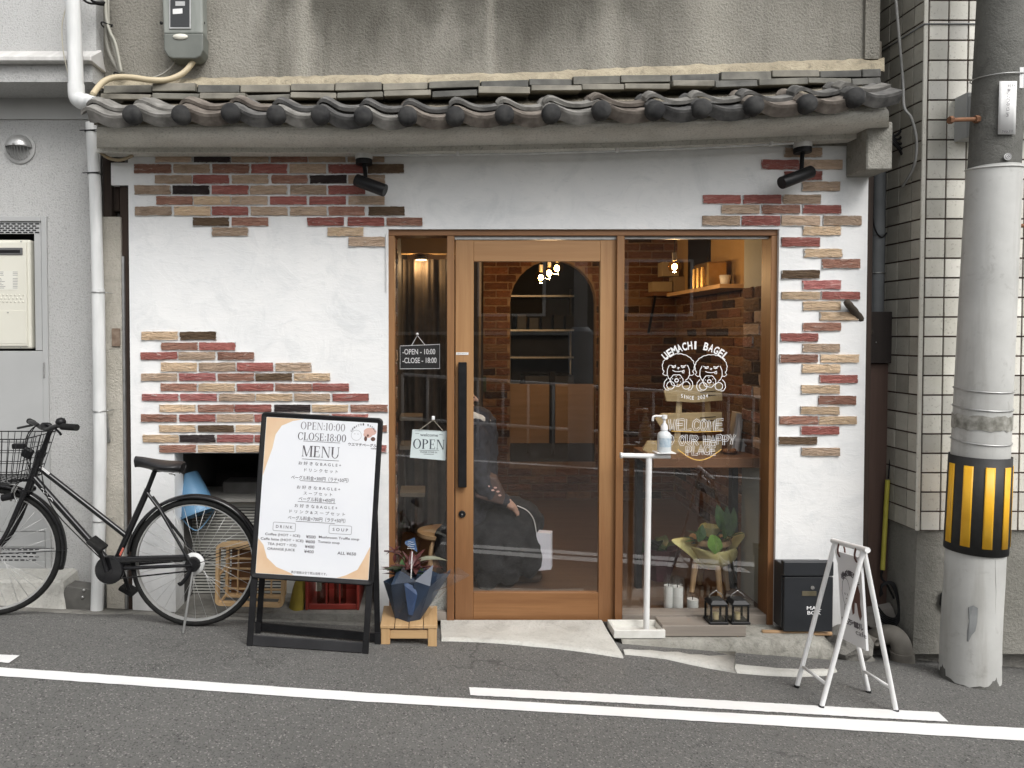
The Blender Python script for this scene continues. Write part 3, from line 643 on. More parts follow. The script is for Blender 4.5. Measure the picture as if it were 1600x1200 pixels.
# emblem: arched name over two curly dogs holding bagels
def arched(bb, word, cx, cy, r, a0, a1, h, bold=.03):
    n = len(word)
    for i, ch in enumerate(word):
        if ch == ' ': continue
        a = math.radians(a0+(a1-a0)*i/(n-1)); p = gpx(cx+r*math.cos(a), cy-r*math.sin(a)); s_ = h*(4.11/1130); wdt = s_*(.26 if ch in 'I1' else (.72 if ch == 'M' else .58))
        t = MB(); t.text(ch, -wdt/2, wdt/2, -s_/2, s_/2, 0, bold=bold); R = Matrix.Rotation(a-math.pi/2, 4, 'Z'); R.translation = (p[0], p[1], JIT(.0002))
        k = len(bb.v); bb.v += [R @ v for v in t.v]; bb.f += [tuple(j+k for j in f) for f in t.f]
def dog(bb, ox, oy, wd=.0042, put=seg):
    s_ = 1/5.717
    P = lambda pts: put([(ox+x*s_, oy+y*s_) for x, y in pts])
    hair = []
    for i in range(73):
        a = math.radians(205-230*i/72); r = 1+.035*abs(math.sin(i*math.pi/6)); hair.append((140*r*math.cos(a), -108*r*math.sin(a)))
    bb.ribbon(P(hair), wd, JIT(.0003))
    for sx in (-1, 1):
        bb.ribbon(P([(sx*127, 46), (sx*140, 70), (sx*120, 84), (sx*96, 80)]), wd, JIT(.0003))
        bb.ribbon(P([(sx*80, -10), (sx*98, 30), (sx*100, 75), (sx*86, 110), (sx*62, 128)]), wd, JIT(.0003))
        bb.ribbon(P([(sx*70, 0-8), (sx*45, 2), (sx*22, -6), (sx*26, 8), (sx*40, 14), (sx*58, 8)]), wd*1.2, JIT(.0003))
        c = [(sx*70+34*math.cos(t*.35)*(1+.06*math.sin(t*3)), 172+34*math.sin(t*.35)) for t in range(18)]
        bb.ribbon(P(c), wd, JIT(.0003), closed=True)
        bb.ribbon(P([(sx*100, 112), (sx*124, 140), (sx*130, 180), (sx*112, 212), (sx*85, 214)]), wd, JIT(.0003))
    bb.ribbon(P([(-52, 38), (-30, 48), (0, 50), (30, 46), (52, 36)]), wd, JIT(.0003)); bb.ribbon(P([(-8, 14), (8, 14), (0, 24), (-8, 14)]), wd*1.6, JIT(.0003)); bb.ribbon(P([(36, 46), (34, 60), (48, 62), (52, 42)]), wd, JIT(.0003))
    ring = [((58+4*math.sin(t*1.9))*math.cos(t*.3)-16, (52+4*math.sin(t*1.9))*math.sin(t*.3)+128) for t in range(21)]; bb.ribbon(P(ring), wd, JIT(.0003), closed=True)
    bb.ribbon(P([(16*math.cos(t*.5)-16, 15*math.sin(t*.5)+128) for t in range(13)]), wd*1.3, JIT(.0003), closed=True)
    for a in range(6): q = (38*math.cos(a*1.05+.4)-16, 34*math.sin(a*1.05+.4)+128); bb.ribbon(P([(q[0]-3, q[1]), (q[0]+3, q[1])]), wd*1.3, JIT(.0003))
b = MB(GM); arched(b, 'UEMACHI BAGEL', 1086.5, 612.5, 73, 130, 50, 12.5); dog(b, 1060, 572); dog(b, 1111, 573.5); arched(b, 'SINCE 2024', 1085, 560, -60, 112+0, 65, 6.5, .015) if False else None
for i, ch in enumerate('SINCE 2024'):
    if ch == ' ': continue
    t = (i-4.5)/4.5; c = gpx(1085+19.5*t, 618.5+3.2*(1-t*t)); wdt, hh = .0125*(.35 if ch == 'I' else .9), .021
    b.text(ch, c[0]-wdt/2, c[0]+wdt/2, c[1]-hh/2, c[1]+hh/2, JIT(.0002), bold=.012)
b.build('emblem', LETW, wr)
# ================================================================== interior of the shop
IX0, IX1, IY1, IZ = -.24, 2.38, 3.0, 2.72
floor_m = wood('dark_floor', (.085, .050, .030), (.14, .085, .052), 'x', .45)
b = MB(); b.box(IX0-.1, IX1+.1, .1395, 4.9, -.06, .0); props(b.build('floor', floor_m), 'dark brown wooden floor inside the shop', kind='structure')
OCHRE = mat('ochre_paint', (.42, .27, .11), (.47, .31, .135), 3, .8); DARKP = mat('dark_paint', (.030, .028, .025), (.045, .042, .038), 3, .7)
b = MB(); b.box(IX0-.1, IX1+.1, .1405, 4.9, IZ, IZ+.06); props(b.build('ceiling', mat('ceiling_paint', (.30, .25, .18), None, rough=.9)), 'plain ceiling inside the shop', kind='structure')
GROUT = mat('tan_grout', (.20, .135, .085), (.27, .185, .12), 20, .9, 0, .3)
b = MB(); b.box(IX0-.1, IX0, .1405, 4.9, .0, IZ); props(b.build('wall_left', DARKP), 'dark inner side wall', kind='structure')
# back wall with an arched opening to the kitchen
ax0, ax1 = xat(797, IY1), xat(931, IY1); acx, ar = (ax0+ax1)/2, (ax1-ax0)/2; asp = zat(474, IY1); abot = zat(722, IY1)
outl = [(IX0, 0), (IX1, 0), (IX1, IZ), (IX0, IZ)]
b = MB()
b.box(IX0, ax0, IY1, IY1+.1, .0, IZ); b.box(ax1, IX1, IY1, IY1+.1, .0, IZ); b.box(ax0, ax1, IY1, IY1+.1, .0, abot)
A = arc(acx, asp, ar, ar, 180, 0, 14)
for (xa, za), (xb, zb) in zip(A, A[1:]): b.hexa([(xa, IY1, za), (xb, IY1, zb), (xb, IY1+.1, zb), (xa, IY1+.1, za), (xa, IY1, IZ), (xb, IY1, IZ), (xb, IY1+.1, IZ), (xa, IY1+.1, IZ)])
wback = props(b.build('wall_back', GROUT), 'brown brick back wall inside the shop with an arched opening', kind='structure')
for k, c1, c2, c3 in (('i1', (.12, .055, .030), (.17, .082, .045), (.21, .115, .07)), ('i2', (.085, .040, .024), (.125, .06, .035), (.15, .08, .05)), ('i3', (.155, .088, .046), (.20, .12, .066), (.24, .155, .095)), ('i4', (.032, .019, .014), (.05, .03, .02), (.07, .045, .03))):
    BR[k] = m_brick('inner_brick_'+k, c1, c2, c3, .12, False)
ROWH, BW = .0755, .232
def inner(kinds='i1 i1 i2 i1 i3 i2 i4'): return random.choice(kinds.split())
r = 0; z = .05
while z < 2.62:
    x = .28+(.0 if r % 2 else -BW/2)
    while x < IX1-.03:
        a0, a1 = x, min(x+BW-.012, IX1-.004); cuts = [(a0, a1)]
        if z > abot-.03:
            if z-.031 < asp: h0, h1 = ax0, ax1
            else:
                dz = max(0, z-.031-asp); hw = math.sqrt(max(0, ar*ar-min(dz, ar)**2)); h0, h1 = acx-hw, acx+hw
            if h1-h0 > .02:
                cuts = []
                if a0 < h0-.004: cuts.append((a0, min(a1, h0-.004)))
                if a1 > h1+.004: cuts.append((max(a0, h1+.004), a1))
        for c0, c1 in cuts:
            if c1-c0 > .03: put_brick(wback, ((c0+c1)/2, IY1, z), (c1-c0)/.205, .062/.049, inner())
        x += BW
    z += ROWH; r += 1
# right wall: bricks below, ochre paint above the shelf
zsh = 1.99
b = MB(); b.box(IX1, IX1+.1, .1405, IY1+.1, .0, zsh); wright = props(b.build('wall_right', GROUT), 'brown brick side wall inside the shop', kind='structure')
b = MB(); b.box(IX1, IX1+.1, .1405, IY1+.1, zsh+.0005, IZ); props(b.build('wall_right_upper', OCHRE), 'ochre painted band of wall above the bricks', kind='structure')
r = 0; z = .05
while z < zsh-.02:
    y = .95+(BW/2 if r % 2 else 0)
    while y < IY1-.05:
        L = min(BW-.012, IY1-.015-y); put_brick(wright, (IX1, y+L/2, z), L/.205, .062/.049, inner('i1 i3 i3 i1 i2 i4'), -math.pi/2); y += BW
    z += ROWH; r += 1
# brick return behind the right jamb and the left jamb
rt = MB(); rt.box(1.955, 2.05, .15, .50, .0, IZ); wret = props(rt.build('wall_return', GROUT), 'short brick return wall behind the right window jamb', kind='structure')
z = zat(715, .2); r = 0
while z < zat(455, .3):
    for yy, L in (((.245, .17), (.425, .13)) if r % 2 else ((.21, .10), (.375, .21))): put_brick(wret, (1.955, yy, z), L/.205, .062/.049, inner('i1 m i3 t i4 i1'), -math.pi/2)
    z += ROWH; r += 1
b = MB(); b.box(1.9535, 1.9548, .152, .50, .0, zat(722, .2)); b.box(1.9535, 1.9548, .152, .5, zat(450, .3), IZ-.002); b.build('painted_panel', mat('pale_green_paint', (.33, .34, .29), (.38, .39, .34), 3, .7), wret)
rt = MB(); rt.box(-.2395, -.225, .15, .6, .0, IZ); wre2 = props(rt.build('wall_return', GROUT), 'short brick return wall behind the left sidelight jamb', kind='structure')
z = .05; r = 0
while z < 2.4:
    for yy, L in (((.245, .17), (.425, .17)) if r % 2 else ((.20, .08), (.35, .19))): put_brick(wre2, (-.225, yy, z), L/.205, .062/.049, inner('i1 m i3 t i4 i1'), math.pi/2)
    z += ROWH; r += 1
# bulkhead with curtain behind the sidelight
b = MB(); b.box(IX0, .42, 1.6, 1.7, zat(396, 1.6), IZ); props(b.build('bulkhead', OCHRE), 'ochre bulkhead above the dark curtain', kind='structure')
b = MB(); n = 60; zc = zat(404, 1.65)
for i in range(n+1):
    x = IX0+.01+(.40-IX0)*i/n; y = 1.72+.022*math.sin(i*.55)+.010*math.sin(i*1.3)
    b.v += [Vector((x, y, .03)), Vector((x, y+.01*math.sin(i), 1.2)), Vector((x, y-.01, zc))]
for i in range(n):
    for j in range(2): b.f.append((3*i+j, 3*i+3+j, 3*i+4+j, 3*i+1+j))
props(b.build('curtain', mat('dark_curtain', (.075, .06, .045), (.11, .09, .07), 10, .9), smooth=True), 'dark brown pleated curtain hanging behind the narrow sidelight', 'curtain')
def lamp(name, loc, e, col=(1, .66, .34), r=.03):
    l = bpy.data.lights.new(name, 'POINT'); l.energy = e; l.color = col; l.shadow_soft_size = r
    o = bpy.data.objects.new(name, l); COL.objects.link(o); o.location = loc; return o
FIL = emit('filament', (1.0, .62, .25), 60); AMB = glass('amber_glass', .06, (1.0, .82, .55))
def pendant(px, py, Y, label, e, rb=.054):
    p = at(px, py, Y); t = thing('pendant_bulb', label, 'lamp', p, 'bare pendant bulbs'); b = MB()
    b.sphere(p, rb, 16, 10); b.build('bulb', AMB, t, True)
    b = MB(); b.sphere(p+Vector((0, 0, -.004)), rb*.40, 12, 8, (1, 1, 1.2)); b.build('filament', FIL, t, True)
    b = MB(); b.cyl(p+Vector((0, 0, rb*.85)), p+Vector((0, 0, rb+.05)), .017, n=12); b.build('socket', mat('socket_grey', (.35, .34, .3), None, rough=.5), t, True, auto=40)
    b = MB(); b.cyl(p+Vector((0, 0, rb+.05)), Vector((p.x, p.y, IZ)), .003, n=6); b.build('cord', BLACKP, t)
    l = lamp('bulb_light', p+Vector((0, 0, -rb-.02)), e); attach(l, t)
pendant(845, 433, 2.1, 'lowest and leftmost of the three glowing bulbs at the arch', 5); pendant(858, 426, 1.9, 'middle one of the three glowing bulbs at the arch', 5); pendant(870, 418.5, 1.7, 'highest of the three glowing bulbs, nearest the door', 5)
pendant(1054, 416, 1.1, 'single glowing amber bulb hanging inside the right window', 6, .046)
dl = thing('downlight', 'small lit ceiling spot in front of the dark curtain', 'lamp', at(658, 405, 1.62)); p = at(658, 406, 1.66)
b = MB(); b.lathe([(.05, 0), (.05, .03), (.02, .04)], p, 16); b.build('housing', DARKP, dl, True, auto=40)
b = MB(); b.lathe([(.0001, -.003), (.042, -.003), (.042, .0)], p, 16); b.build('lens', emit('lamp_face', (1, .72, .4), 6), dl)
attach(lamp('spot_light', p+Vector((-.01, -.02, -.05)), 2.2), dl)
# ---- kitchen seen through the arch
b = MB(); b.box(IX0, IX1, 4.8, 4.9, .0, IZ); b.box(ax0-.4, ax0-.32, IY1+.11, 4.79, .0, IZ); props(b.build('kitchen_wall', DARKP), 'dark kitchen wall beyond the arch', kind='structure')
rk = thing('kitchen_rack', 'steel wire rack with trays in the dark kitchen beyond the arch', 'rack', (acx-.1, 4.3, 0))
for x in (acx-.28, acx+.42):
    b = MB(); b.cyl((x, 4.3, 0), (x, 4.3, 2.15), .014, n=8); b.build('post', STEEL, rk, True)
for z in (1.05, 1.35, 1.66, 2.05):
    b = MB(); b.box(acx-.3, acx+.44, 4.2, 4.6, z, z+.02); b.build('shelf', STEEL, rk)
for i in range(5): b = MB(); x = acx-.2+.14*i; b.box(x, x+.10, 4.25, 4.4, 1.681, 1.681+.1+.14*random.random()); b.build('tin', random.choice((mat('dim_tin', (.10, .10, .095), None, rough=.5), DARKP)), rk)
ov = thing('oven', 'dark steel oven standing in the kitchen beyond the arch', 'oven', (acx+.1, 3.9, 0))
b = MB(); b.box(acx-.18, acx+.36, 3.75, 4.15, .02, 1.18); b.build('body', mat('oven_steel', (.10, .10, .10), (.14, .14, .14), 10, .35, .8), ov, False, .01)
b = MB(); b.box(acx-.12, acx+.30, 3.735, 3.75, .55, .95); b.build('glass_door', BLACK, ov); b = MB(); b.cyl((acx-.12, 3.70, 1.0), (acx+.3, 3.70, 1.0), .01); b.build('handle', CHROME, ov, True)
# half doors in the arch
hd = thing('half_door', 'pair of low plywood panels with a black centre post in the arch', 'door', (acx, IY1+.05, abot)); zt = zat(600, IY1+.04); zp = zat(692, IY1+.04)
PLY = mat('plywood', (.24, .155, .08), (.29, .19, .105), 2, .6, stretch=(1, 1, 8))
mx = xat(863, IY1+.04)
b = MB(); b.box(ax0+.006, mx-.03, IY1+.03, IY1+.055, zp, zt); b.build('panel', PLY, hd); b = MB(); b.box(mx+.03, ax1-.006, IY1+.03, IY1+.055, zp, zt); b.build('panel', PLY, hd)
b = MB(); b.box(mx-.028, mx+.028, IY1+.028, IY1+.06, abot+.003, zt+.12); b.build('post', BLACK, hd); b = MB(); b.box(ax0+.006, ax1-.006, IY1+.02, IY1+.0275, abot+.002, zp-.002); b.build('kick_board', DARKP, hd)
# small notice on the brick wall
nb = MB(); nb.box(xat(743, 2.97), xat(760, 2.97), 2.965, 2.975, zat(612, 2.97), zat(588, 2.97)); ntc = props(nb.build('notice', mat('green_card', (.035, .05, .03), (.06, .085, .05), 30, .6)), 'small dark green notice fixed to the inner brick wall', 'notice')
# ---- shelf board in the right window with its display
ys0, ys1 = .20, .62; zb = zat(722, ys0)
sh = thing('window_counter', 'thick brown wooden counter board behind the right window', 'counter', (1.4, .4, zb))
CW = wood('counter_wood', (.16, .075, .035), (.25, .125, .06), 'x', .45)
b = MB(); b.box(xat(1022, ys0), 1.952, ys0, ys1, zat(731, ys0), zat(715.5, ys0)); b.build('board', CW, sh, False, .003)
b = MB(); b.box(xat(1021, ys0), xat(1031, ys0), .52, .57, .0, zat(731, ys0)-.001); b.build('leg', BLACK, sh); b = MB(); b.box(1.90, 1.94, .52, .57, .0, zat(731, ys0)-.001); b.build('leg', BLACK, sh)
zc = zat(715.5, ys0)+.0005
sg = thing('arrow_sign', 'pale wooden signpost of three arrow boards standing on the window counter', 'sign', (xat(1080, .42), .42, zc))
PL2 = wood('olive_wood', (.48, .36, .18), (.60, .47, .26), 'x', .6, rand=True); PL2Z = wood('olive_wood_up', (.48, .36, .18), (.60, .47, .26), 'z', .6)
for (pts) in ([(1038, 612), (1043, 605), (1128, 599), (1129, 626), (1085, 629), (1041, 627)], [(1024, 655), (1035, 646), (1128, 644), (1129, 673), (1075, 674), (1034, 670)], [(1004, 703), (1012, 689), (1060, 690), (1128, 690), (1128, 713), (1020, 712)]):
    o = MB(); o.prism3([at(x, y, .40) for x, y in reversed(pts)], (0, .02, 0)); o.build('arrow_board', PL2, sg, False, .002)
b = MB(); b.hexa([at(1052, 714, .425), at(1062, 714, .425), at(1062, 714, .45), at(1052, 714, .45), at(1058, 600, .425), at(1067, 600, .425), at(1067, 600, .45), at(1058, 600, .45)]); b.build('post', PL2Z, sg)
b = MB(); b.bar(at(1110, 714, .55), at(1104, 600, .43), .03, .02); b.build('prop', PL2Z, sg)
for y in (612, 618, 652, 657): b = MB(); b.bar(at(1094, y+1, .398), at(1118, y-1, .398), .006, .003); b.build('slot', OLDW, sg)
sk = thing('skewer_bundle', 'bundle of thin brown sticks leaning beside the arrow sign', 'sticks', at(1136, 700, .5))
for i in range(6): b = MB(); b.cyl(at(1131+i*2.2, 713, .5), at(1118+i*4, 615+i*3, .56), .0035, n=6); b.build('stick', CW, sk)
for i, (a, wd, lab) in enumerate(((1141, 13, 'left one of two grey books leaning on the window counter'), (1157, 17, 'right one of two grey books leaning on the window counter'))):
    bk = thing('book', lab, 'book', at(a+8, 712, .45), 'books on the window counter')
    q0, q1 = at(a+1, 713, .42), at(a+wd, 713, .42); q2, q3 = at(a+wd+9, 647, .50), at(a+10, 645, .50)
    o = MB(); o.prism3([q0, q1, q2, q3], (0.02, .12, .0)); o.build('cover', mat('book_grey_%d' % i, (.42+.05*i, .415+.05*i, .40+.05*i), None, rough=.6), bk, False, .003)
    o = MB(); e = (q1-q0)*.28; o.prism3([q0+e*1.2+Vector((0, -.002, .004)), q1-e*.9+Vector((0, -.002, .004)), q2-e*.9+Vector((0, -.002, -.01)), q3+e*1.2+Vector((0, -.002, -.01))], (0, .0012, 0)); o.build('spine_label', mat('book_pale', (.75, .75, .73), None, rough=.6), bk)
pl = thing('egg_plate', 'brown plate of small round buns on the window counter', 'plate', at(1140, 716, .36)); c = at(1140, 716, .36); c.z = zc
b = MB(); b.lathe([(.03, .0), (.055, .012), (.056, .014), (.03, .004)], c, 20); b.build('plate', CW, pl, True)
for dx, dy in ((-.025, 0), (.01, -.012), (.03, .01)): b = MB(); b.sphere(c+Vector((dx, dy, .018)), .016, 10, 6, (1, 1, .75)); b.build('bun', mat('bun_crust', (.30, .13, .05), (.42, .2, .08), 40, .5), pl, True)
# ---- wall shelf at the back right with machine and boxes
ws = MB(); ws.hexa([(IX1-.26, 1.3, zsh-.03), (IX1-.002, 1.3, zsh-.03), (IX1-.002, 2.5, zsh-.03), (IX1-.26, 2.5, zsh-.03), (IX1-.26, 1.3, zsh), (IX1-.002, 1.3, zsh), (IX1-.002, 2.5, zsh), (IX1-.26, 2.5, zsh)])
props(ws.build('wall_shelf', PALEW), 'pale wooden shelf on the inner side wall', 'shelf')
ma = thing('coffee_machine', 'small brass and steel machine on the wall shelf', 'machine', (IX1-.13, 1.75, zsh))
b = MB(); b.box(IX1-.22, IX1-.06, 1.65, 1.95, zsh+.001, zsh+.2); b.build('body', mat('brass', (.55, .38, .14), (.62, .45, .2), 20, .3, .9), ma, False, .012)
for i in range(3): b = MB(); b.cyl((IX1-.24, 1.7+.09*i, zsh+.001), (IX1-.24, 1.7+.09*i, zsh+.16), .015, n=10); b.build('column', mat('brass', (.55, .38, .14)), ma, True, auto=40)
mg = thing('white_cup', 'white cup standing on the wall shelf beside the machine', 'cup', (IX1-.14, 1.5, zsh)); b = MB(); b.lathe([(.03, .001), (.042, .08), (.038, .08), (.027, .006)], (IX1-.14, 1.5, zsh), 16); b.build('cup', WHITEP, mg, True)
pc = MB(); pc.box(IX1-.02, IX1-.001, 2.15, 2.65, zsh+.02, 2.6); props(pc.build('picture', BLACK), 'dark picture hanging on the ochre wall', 'picture')
sb2 = thing('hanging_shelf', 'dark bracket shelf on the back wall carrying boxes', 'shelf', (xat(1050, 2.8), 2.8, zat(455, 2.8)))
b = MB(); b.box(xat(1018, 2.75), xat(1082, 2.75), 2.72, 2.98, zat(462, 2.75), zat(456, 2.75)); b.build('board', CW, sb2)
for x in (1024, 1076): b = MB(); b.bar(at(x, 462, 2.74), Vector((xat(x, 2.74), 2.96, zat(520, 2.9))), .02, .02); b.build('bracket', BLACK, sb2)
for i, (x0, x1, y0, y1, c) in enumerate(((1019, 1050, 440, 455.5, (.42, .33, .2)), (1052, 1080, 432, 455.5, (.34, .25, .15)), (1034, 1060, 409, 431.5, (.46, .37, .24)))):
    b = MB(); b.box(xat(x0, 2.78), xat(x1, 2.78), 2.78, 2.92, zat(y1, 2.78), zat(y0, 2.78)); props(b.build('cardboard_box', mat('card_%d' % i, c, tuple(k*.8 for k in c), 5, .8), bevel=.003), ['low tan box at the left end of the bracket shelf', 'brown box at the right end of the bracket shelf', 'tan box stacked on top of the bracket shelf boxes'][i], 'box', 'boxes on the bracket shelf')
# ---- under the counter: stools, candles, bouquet
def round_stool(name, label, c, R, H, legs=3, tilt=.22):
    t = thing(name, label, 'stool', c); c = Vector(c)
    b = MB(); b.lathe([(R*.97, H-.035), (R, H-.03), (R, H-.006), (R*.96, H)], c, 28); b.build('seat', PALEW, t, True, auto=40)
    for k in range(legs):
        a = 2*math.pi*k/legs-math.pi/2+.15; d = Vector((math.cos(a), math.sin(a), 0)); b = MB(); b.tube([c+d*R*.62+Vector((0, 0, H-.036)), c+d*R*(.62+tilt*1.6)], [.021, .016], 10); b.build('leg', PALEWZ, t, True, auto=40)
    return t
cs = at(1114, 976, .42); cs.z = .001
round_stool('round_stool', 'round pale wooden stool carrying the yellow wrapped plant', (cs.x, .48, .001), .125, .34, 4)
# candle jars
CANDLE = mat('wax', (.72, .71, .67), (.78, .77, .74), 6, .5); JAR = glass('jar_glass', .07, (.96, .97, .97))
for x, y1, y0, w_, lab in ((1044, 959, 921, 15, 'left tall white candle in a clear glass jar'), (1058, 961, 925, 19, 'middle white candle in a square-cut glass jar'), (1082, 961, 946, 19, 'short white candle in a low glass jar')):
    Yc = .19; p = at(x, y1, Yc); rr = sz(w_/2, Yc); h = sz(y1-y0, Yc); t = thing('candle', lab, 'candle', (p.x, Yc, .001), 'candles in the window'); c = Vector((p.x, Yc, .001))
    b = MB(); b.lathe([(rr*.9, .002), (rr*.9, h*.95), (rr*.5, h*.93), (.0001, h*.9)], c, 18); b.build('wax', CANDLE, t, True, auto=40)
    b = MB(); b.lathe([(rr, 0), (rr, h*1.35), (rr*.95, h*1.35), (rr*.95, .001)], c, 18); b.build('jar', JAR, t, True, auto=40)
    b = MB(); b.cyl(c+Vector((0, 0, h*.9)), c+Vector((0, 0, h*.9+.02)), .0025, n=6); b.build('wick', BLACKP, t)
def leafmesh(b, p, d, L, wd, curl=.25, up=Vector((0, 0, 1))):
    d = Vector(d).normalized(); s_ = d.cross(up); s_ = s_.normalized() if s_.length > .1 else Vector((1, 0, 0)); nrm = s_.cross(d); k = len(b.v); n = 5
    for i in range(n+1):
        t = i/n; q = Vector(p)+d*(L*t)-nrm*(curl*L*t*t); h = wd*.5*math.sin(math.pi*min(1, t*.93+.05))**.8
        b.v += [q+s_*h+nrm*h*.25, q, q-s_*h+nrm*h*.25]
    for i in range(n): b.f += [(k+3*i, k+3*i+1, k+3*i+4, k+3*i+3), (k+3*i+1, k+3*i+2, k+3*i+5, k+3*i+4)]
LEAFG = mat('leaf_green', (.02, .05, .018), (.05, .11, .03), 25, .4, rand=True); LEAFB = mat('leaf_bright', (.10, .22, .03), (.18, .34, .05), 25, .45); LEAFR = mat('leaf_maroon', (.05, .012, .014), (.10, .03, .028), 25, .35, rand=True)
YPAP = mat('yellow_paper', (.62, .56, .22), (.68, .62, .28), 5, .55)
pt = thing('wrapped_plant', 'green plant in a pale yellow paper wrap on the round stool', 'plant', (cs.x, .48, .342)); base = Vector((cs.x, .48, .342))
b = MB(); b.lathe([(.05, 0), (.062, .07), (.057, .07), (.046, .008)], base, 18); b.build('pot', YPAP, pt, True, auto=40)
def sheet(pts, m, par, name='wrap', th=.0015):
    b = MB(); n = len(pts[0])
    for row in pts: b.v += [Vector(p) for p in row]
    for i in range(len(pts)-1):
        for j in range(n-1): b.f.append((i*n+j, i*n+j+1, (i+1)*n+j+1, (i+1)*n+j))
    o = b.build(name, m, par, True); sd_ = o.modifiers.new('s', 'SUBSURF'); sd_.levels = 2; sd_.render_levels = 2; so = o.modifiers.new('t', 'SOLIDIFY'); so.thickness = th; return o
A_ = lambda x, y, Y: at(x, y, Y)
def paper(par, m, pts, faces, Y, name='wrap', th=.0012, sub=0):
    b = MB(); b.v = [at(x, y, Y+d) for x, y, d in pts]; b.f = [tuple(f) for f in faces]; o = b.build(name, m, par, sub > 0)
    if sub: ss = o.modifiers.new('u', 'SUBSURF'); ss.levels = sub; ss.render_levels = sub
    so = o.modifiers.new('t', 'SOLIDIFY'); so.thickness = th; return o
paper(pt, YPAP, [(1076, 853, -.05), (1092, 857, -.10), (1115, 863, -.13), (1138, 862, -.12), (1153, 852, -.06), (1082, 858, -.04), (1096, 865, -.09), (1118, 877, -.13), (1140, 885, -.13), (1154, 876, -.06), (1098, 885, .0), (1104, 889, -.03), (1114, 891, -.05), (1124, 890, -.03), (1130, 884, .0)],
      [(0, 1, 6, 5), (1, 2, 7, 6), (2, 3, 8, 7), (3, 4, 9, 8), (5, 6, 11, 10), (6, 7, 12, 11), (7, 8, 13, 12), (8, 9, 14, 13)], .46, sub=2)
paper(pt, YPAP, [(1044, 842, -.03), (1062, 841, .0), (1084, 836, .06), (1058, 853, -.05), (1078, 852, -.03), (1096, 850, .04), (1076, 866, -.04), (1090, 868, -.03), (1102, 870, .02), (1096, 888, .0), (1102, 889, .0), (1108, 889, .02)], [(0, 1, 4, 3), (1, 2, 5, 4), (3, 4, 7, 6), (4, 5, 8, 7), (6, 7, 10, 9), (7, 8, 11, 10)], .46, sub=2)
paper(pt, YPAP, [(1090, 822, .06), (1102, 812, .09), (1114, 826, .1), (1086, 845, .05), (1104, 848, .08), (1120, 850, .08), (1100, 885, .03), (1110, 888, .04), (1120, 886, .03)], [(0, 1, 4, 3), (1, 2, 5, 4), (3, 4, 7, 6), (4, 5, 8, 7)], .46, sub=1)
paper(pt, YPAP, [(1148, 831, .0), (1160, 830, -.03), (1167, 837, -.05), (1140, 850, .02), (1152, 850, -.02), (1156, 848, -.05), (1122, 884, .03), (1128, 884, .0), (1132, 884, -.02)], [(0, 1, 4, 3), (1, 2, 5, 4), (3, 4, 7, 6), (4, 5, 8, 7)], .46, sub=1)
for i in range(16):
    b = MB(); a = random.uniform(0, 6.28); p = at(1112+JIT(14), 855, .44)
    leafmesh(b, p, (math.cos(a)*.6, math.sin(a)*.35-.1, random.uniform(.5, 1.3)), random.uniform(.09, .19), random.uniform(.05, .08), .5); b.build('leaf', LEAFB if i in (0, 1, 2) else LEAFG, pt, True)
for (x, y, L, wd, m) in ((1112, 836, .11, .09, LEAFB), (1118, 842, .09, .08, LEAFB), (1128, 828, .15, .07, LEAFG), (1140, 838, .17, .055, LEAFG), (1132, 842, .19, .06, LEAFG), (1092, 846, .10, .06, LEAFG)):
    b = MB(); leafmesh(b, at(x, y, .33), (JIT(.3), -.25, -1 if m is LEAFB else 1), L, wd, .3, Vector((0, -1, .1))); b.build('leaf', m, pt, True)
# a second plant, plum coloured wrap, left behind the stand
p2 = thing('plum_wrapped_plant', 'leafy plant in a dark plum wrap on a white stool behind the white stand', 'plant', at(1030, 905, .7)); c = at(1030, 908, .7)
PLUM = mat('plum_paper', (.07, .02, .03), (.11, .035, .05), 8, .5)
b = MB(); b.lathe([(.06, 0), (.10, .12), (.15, .24), (.14, .24), (.09, .12), (.05, .01)], c, 9); b.build('wrap', PLUM, p2)
for i in range(14): b = MB(); a = random.uniform(0, 6.28); leafmesh(b, c+Vector((JIT(.05), JIT(.05), .2)), (math.cos(a), math.sin(a), random.uniform(.5, 1.6)), random.uniform(.12, .22), .08, .5); b.build('leaf', LEAFG, p2, True)
ws2 = thing('white_stool', 'low white stool under the plum wrapped plant', 'stool', (c.x, .7, .001))
b = MB(); b.lathe([(.15, c.z-.02), (.15, c.z-.002)], (c.x, .7, 0), 20); b.build('seat', WHITEP, ws2)
for dx, dy in ((-.1, -.1), (.1, -.1), (0, .11)): b = MB(); b.cyl((c.x+dx, .7+dy, c.z-.021), (c.x+dx*1.1, .7+dy*1.1, .001), .012, n=8); b.build('leg', WHITEP, ws2, True)
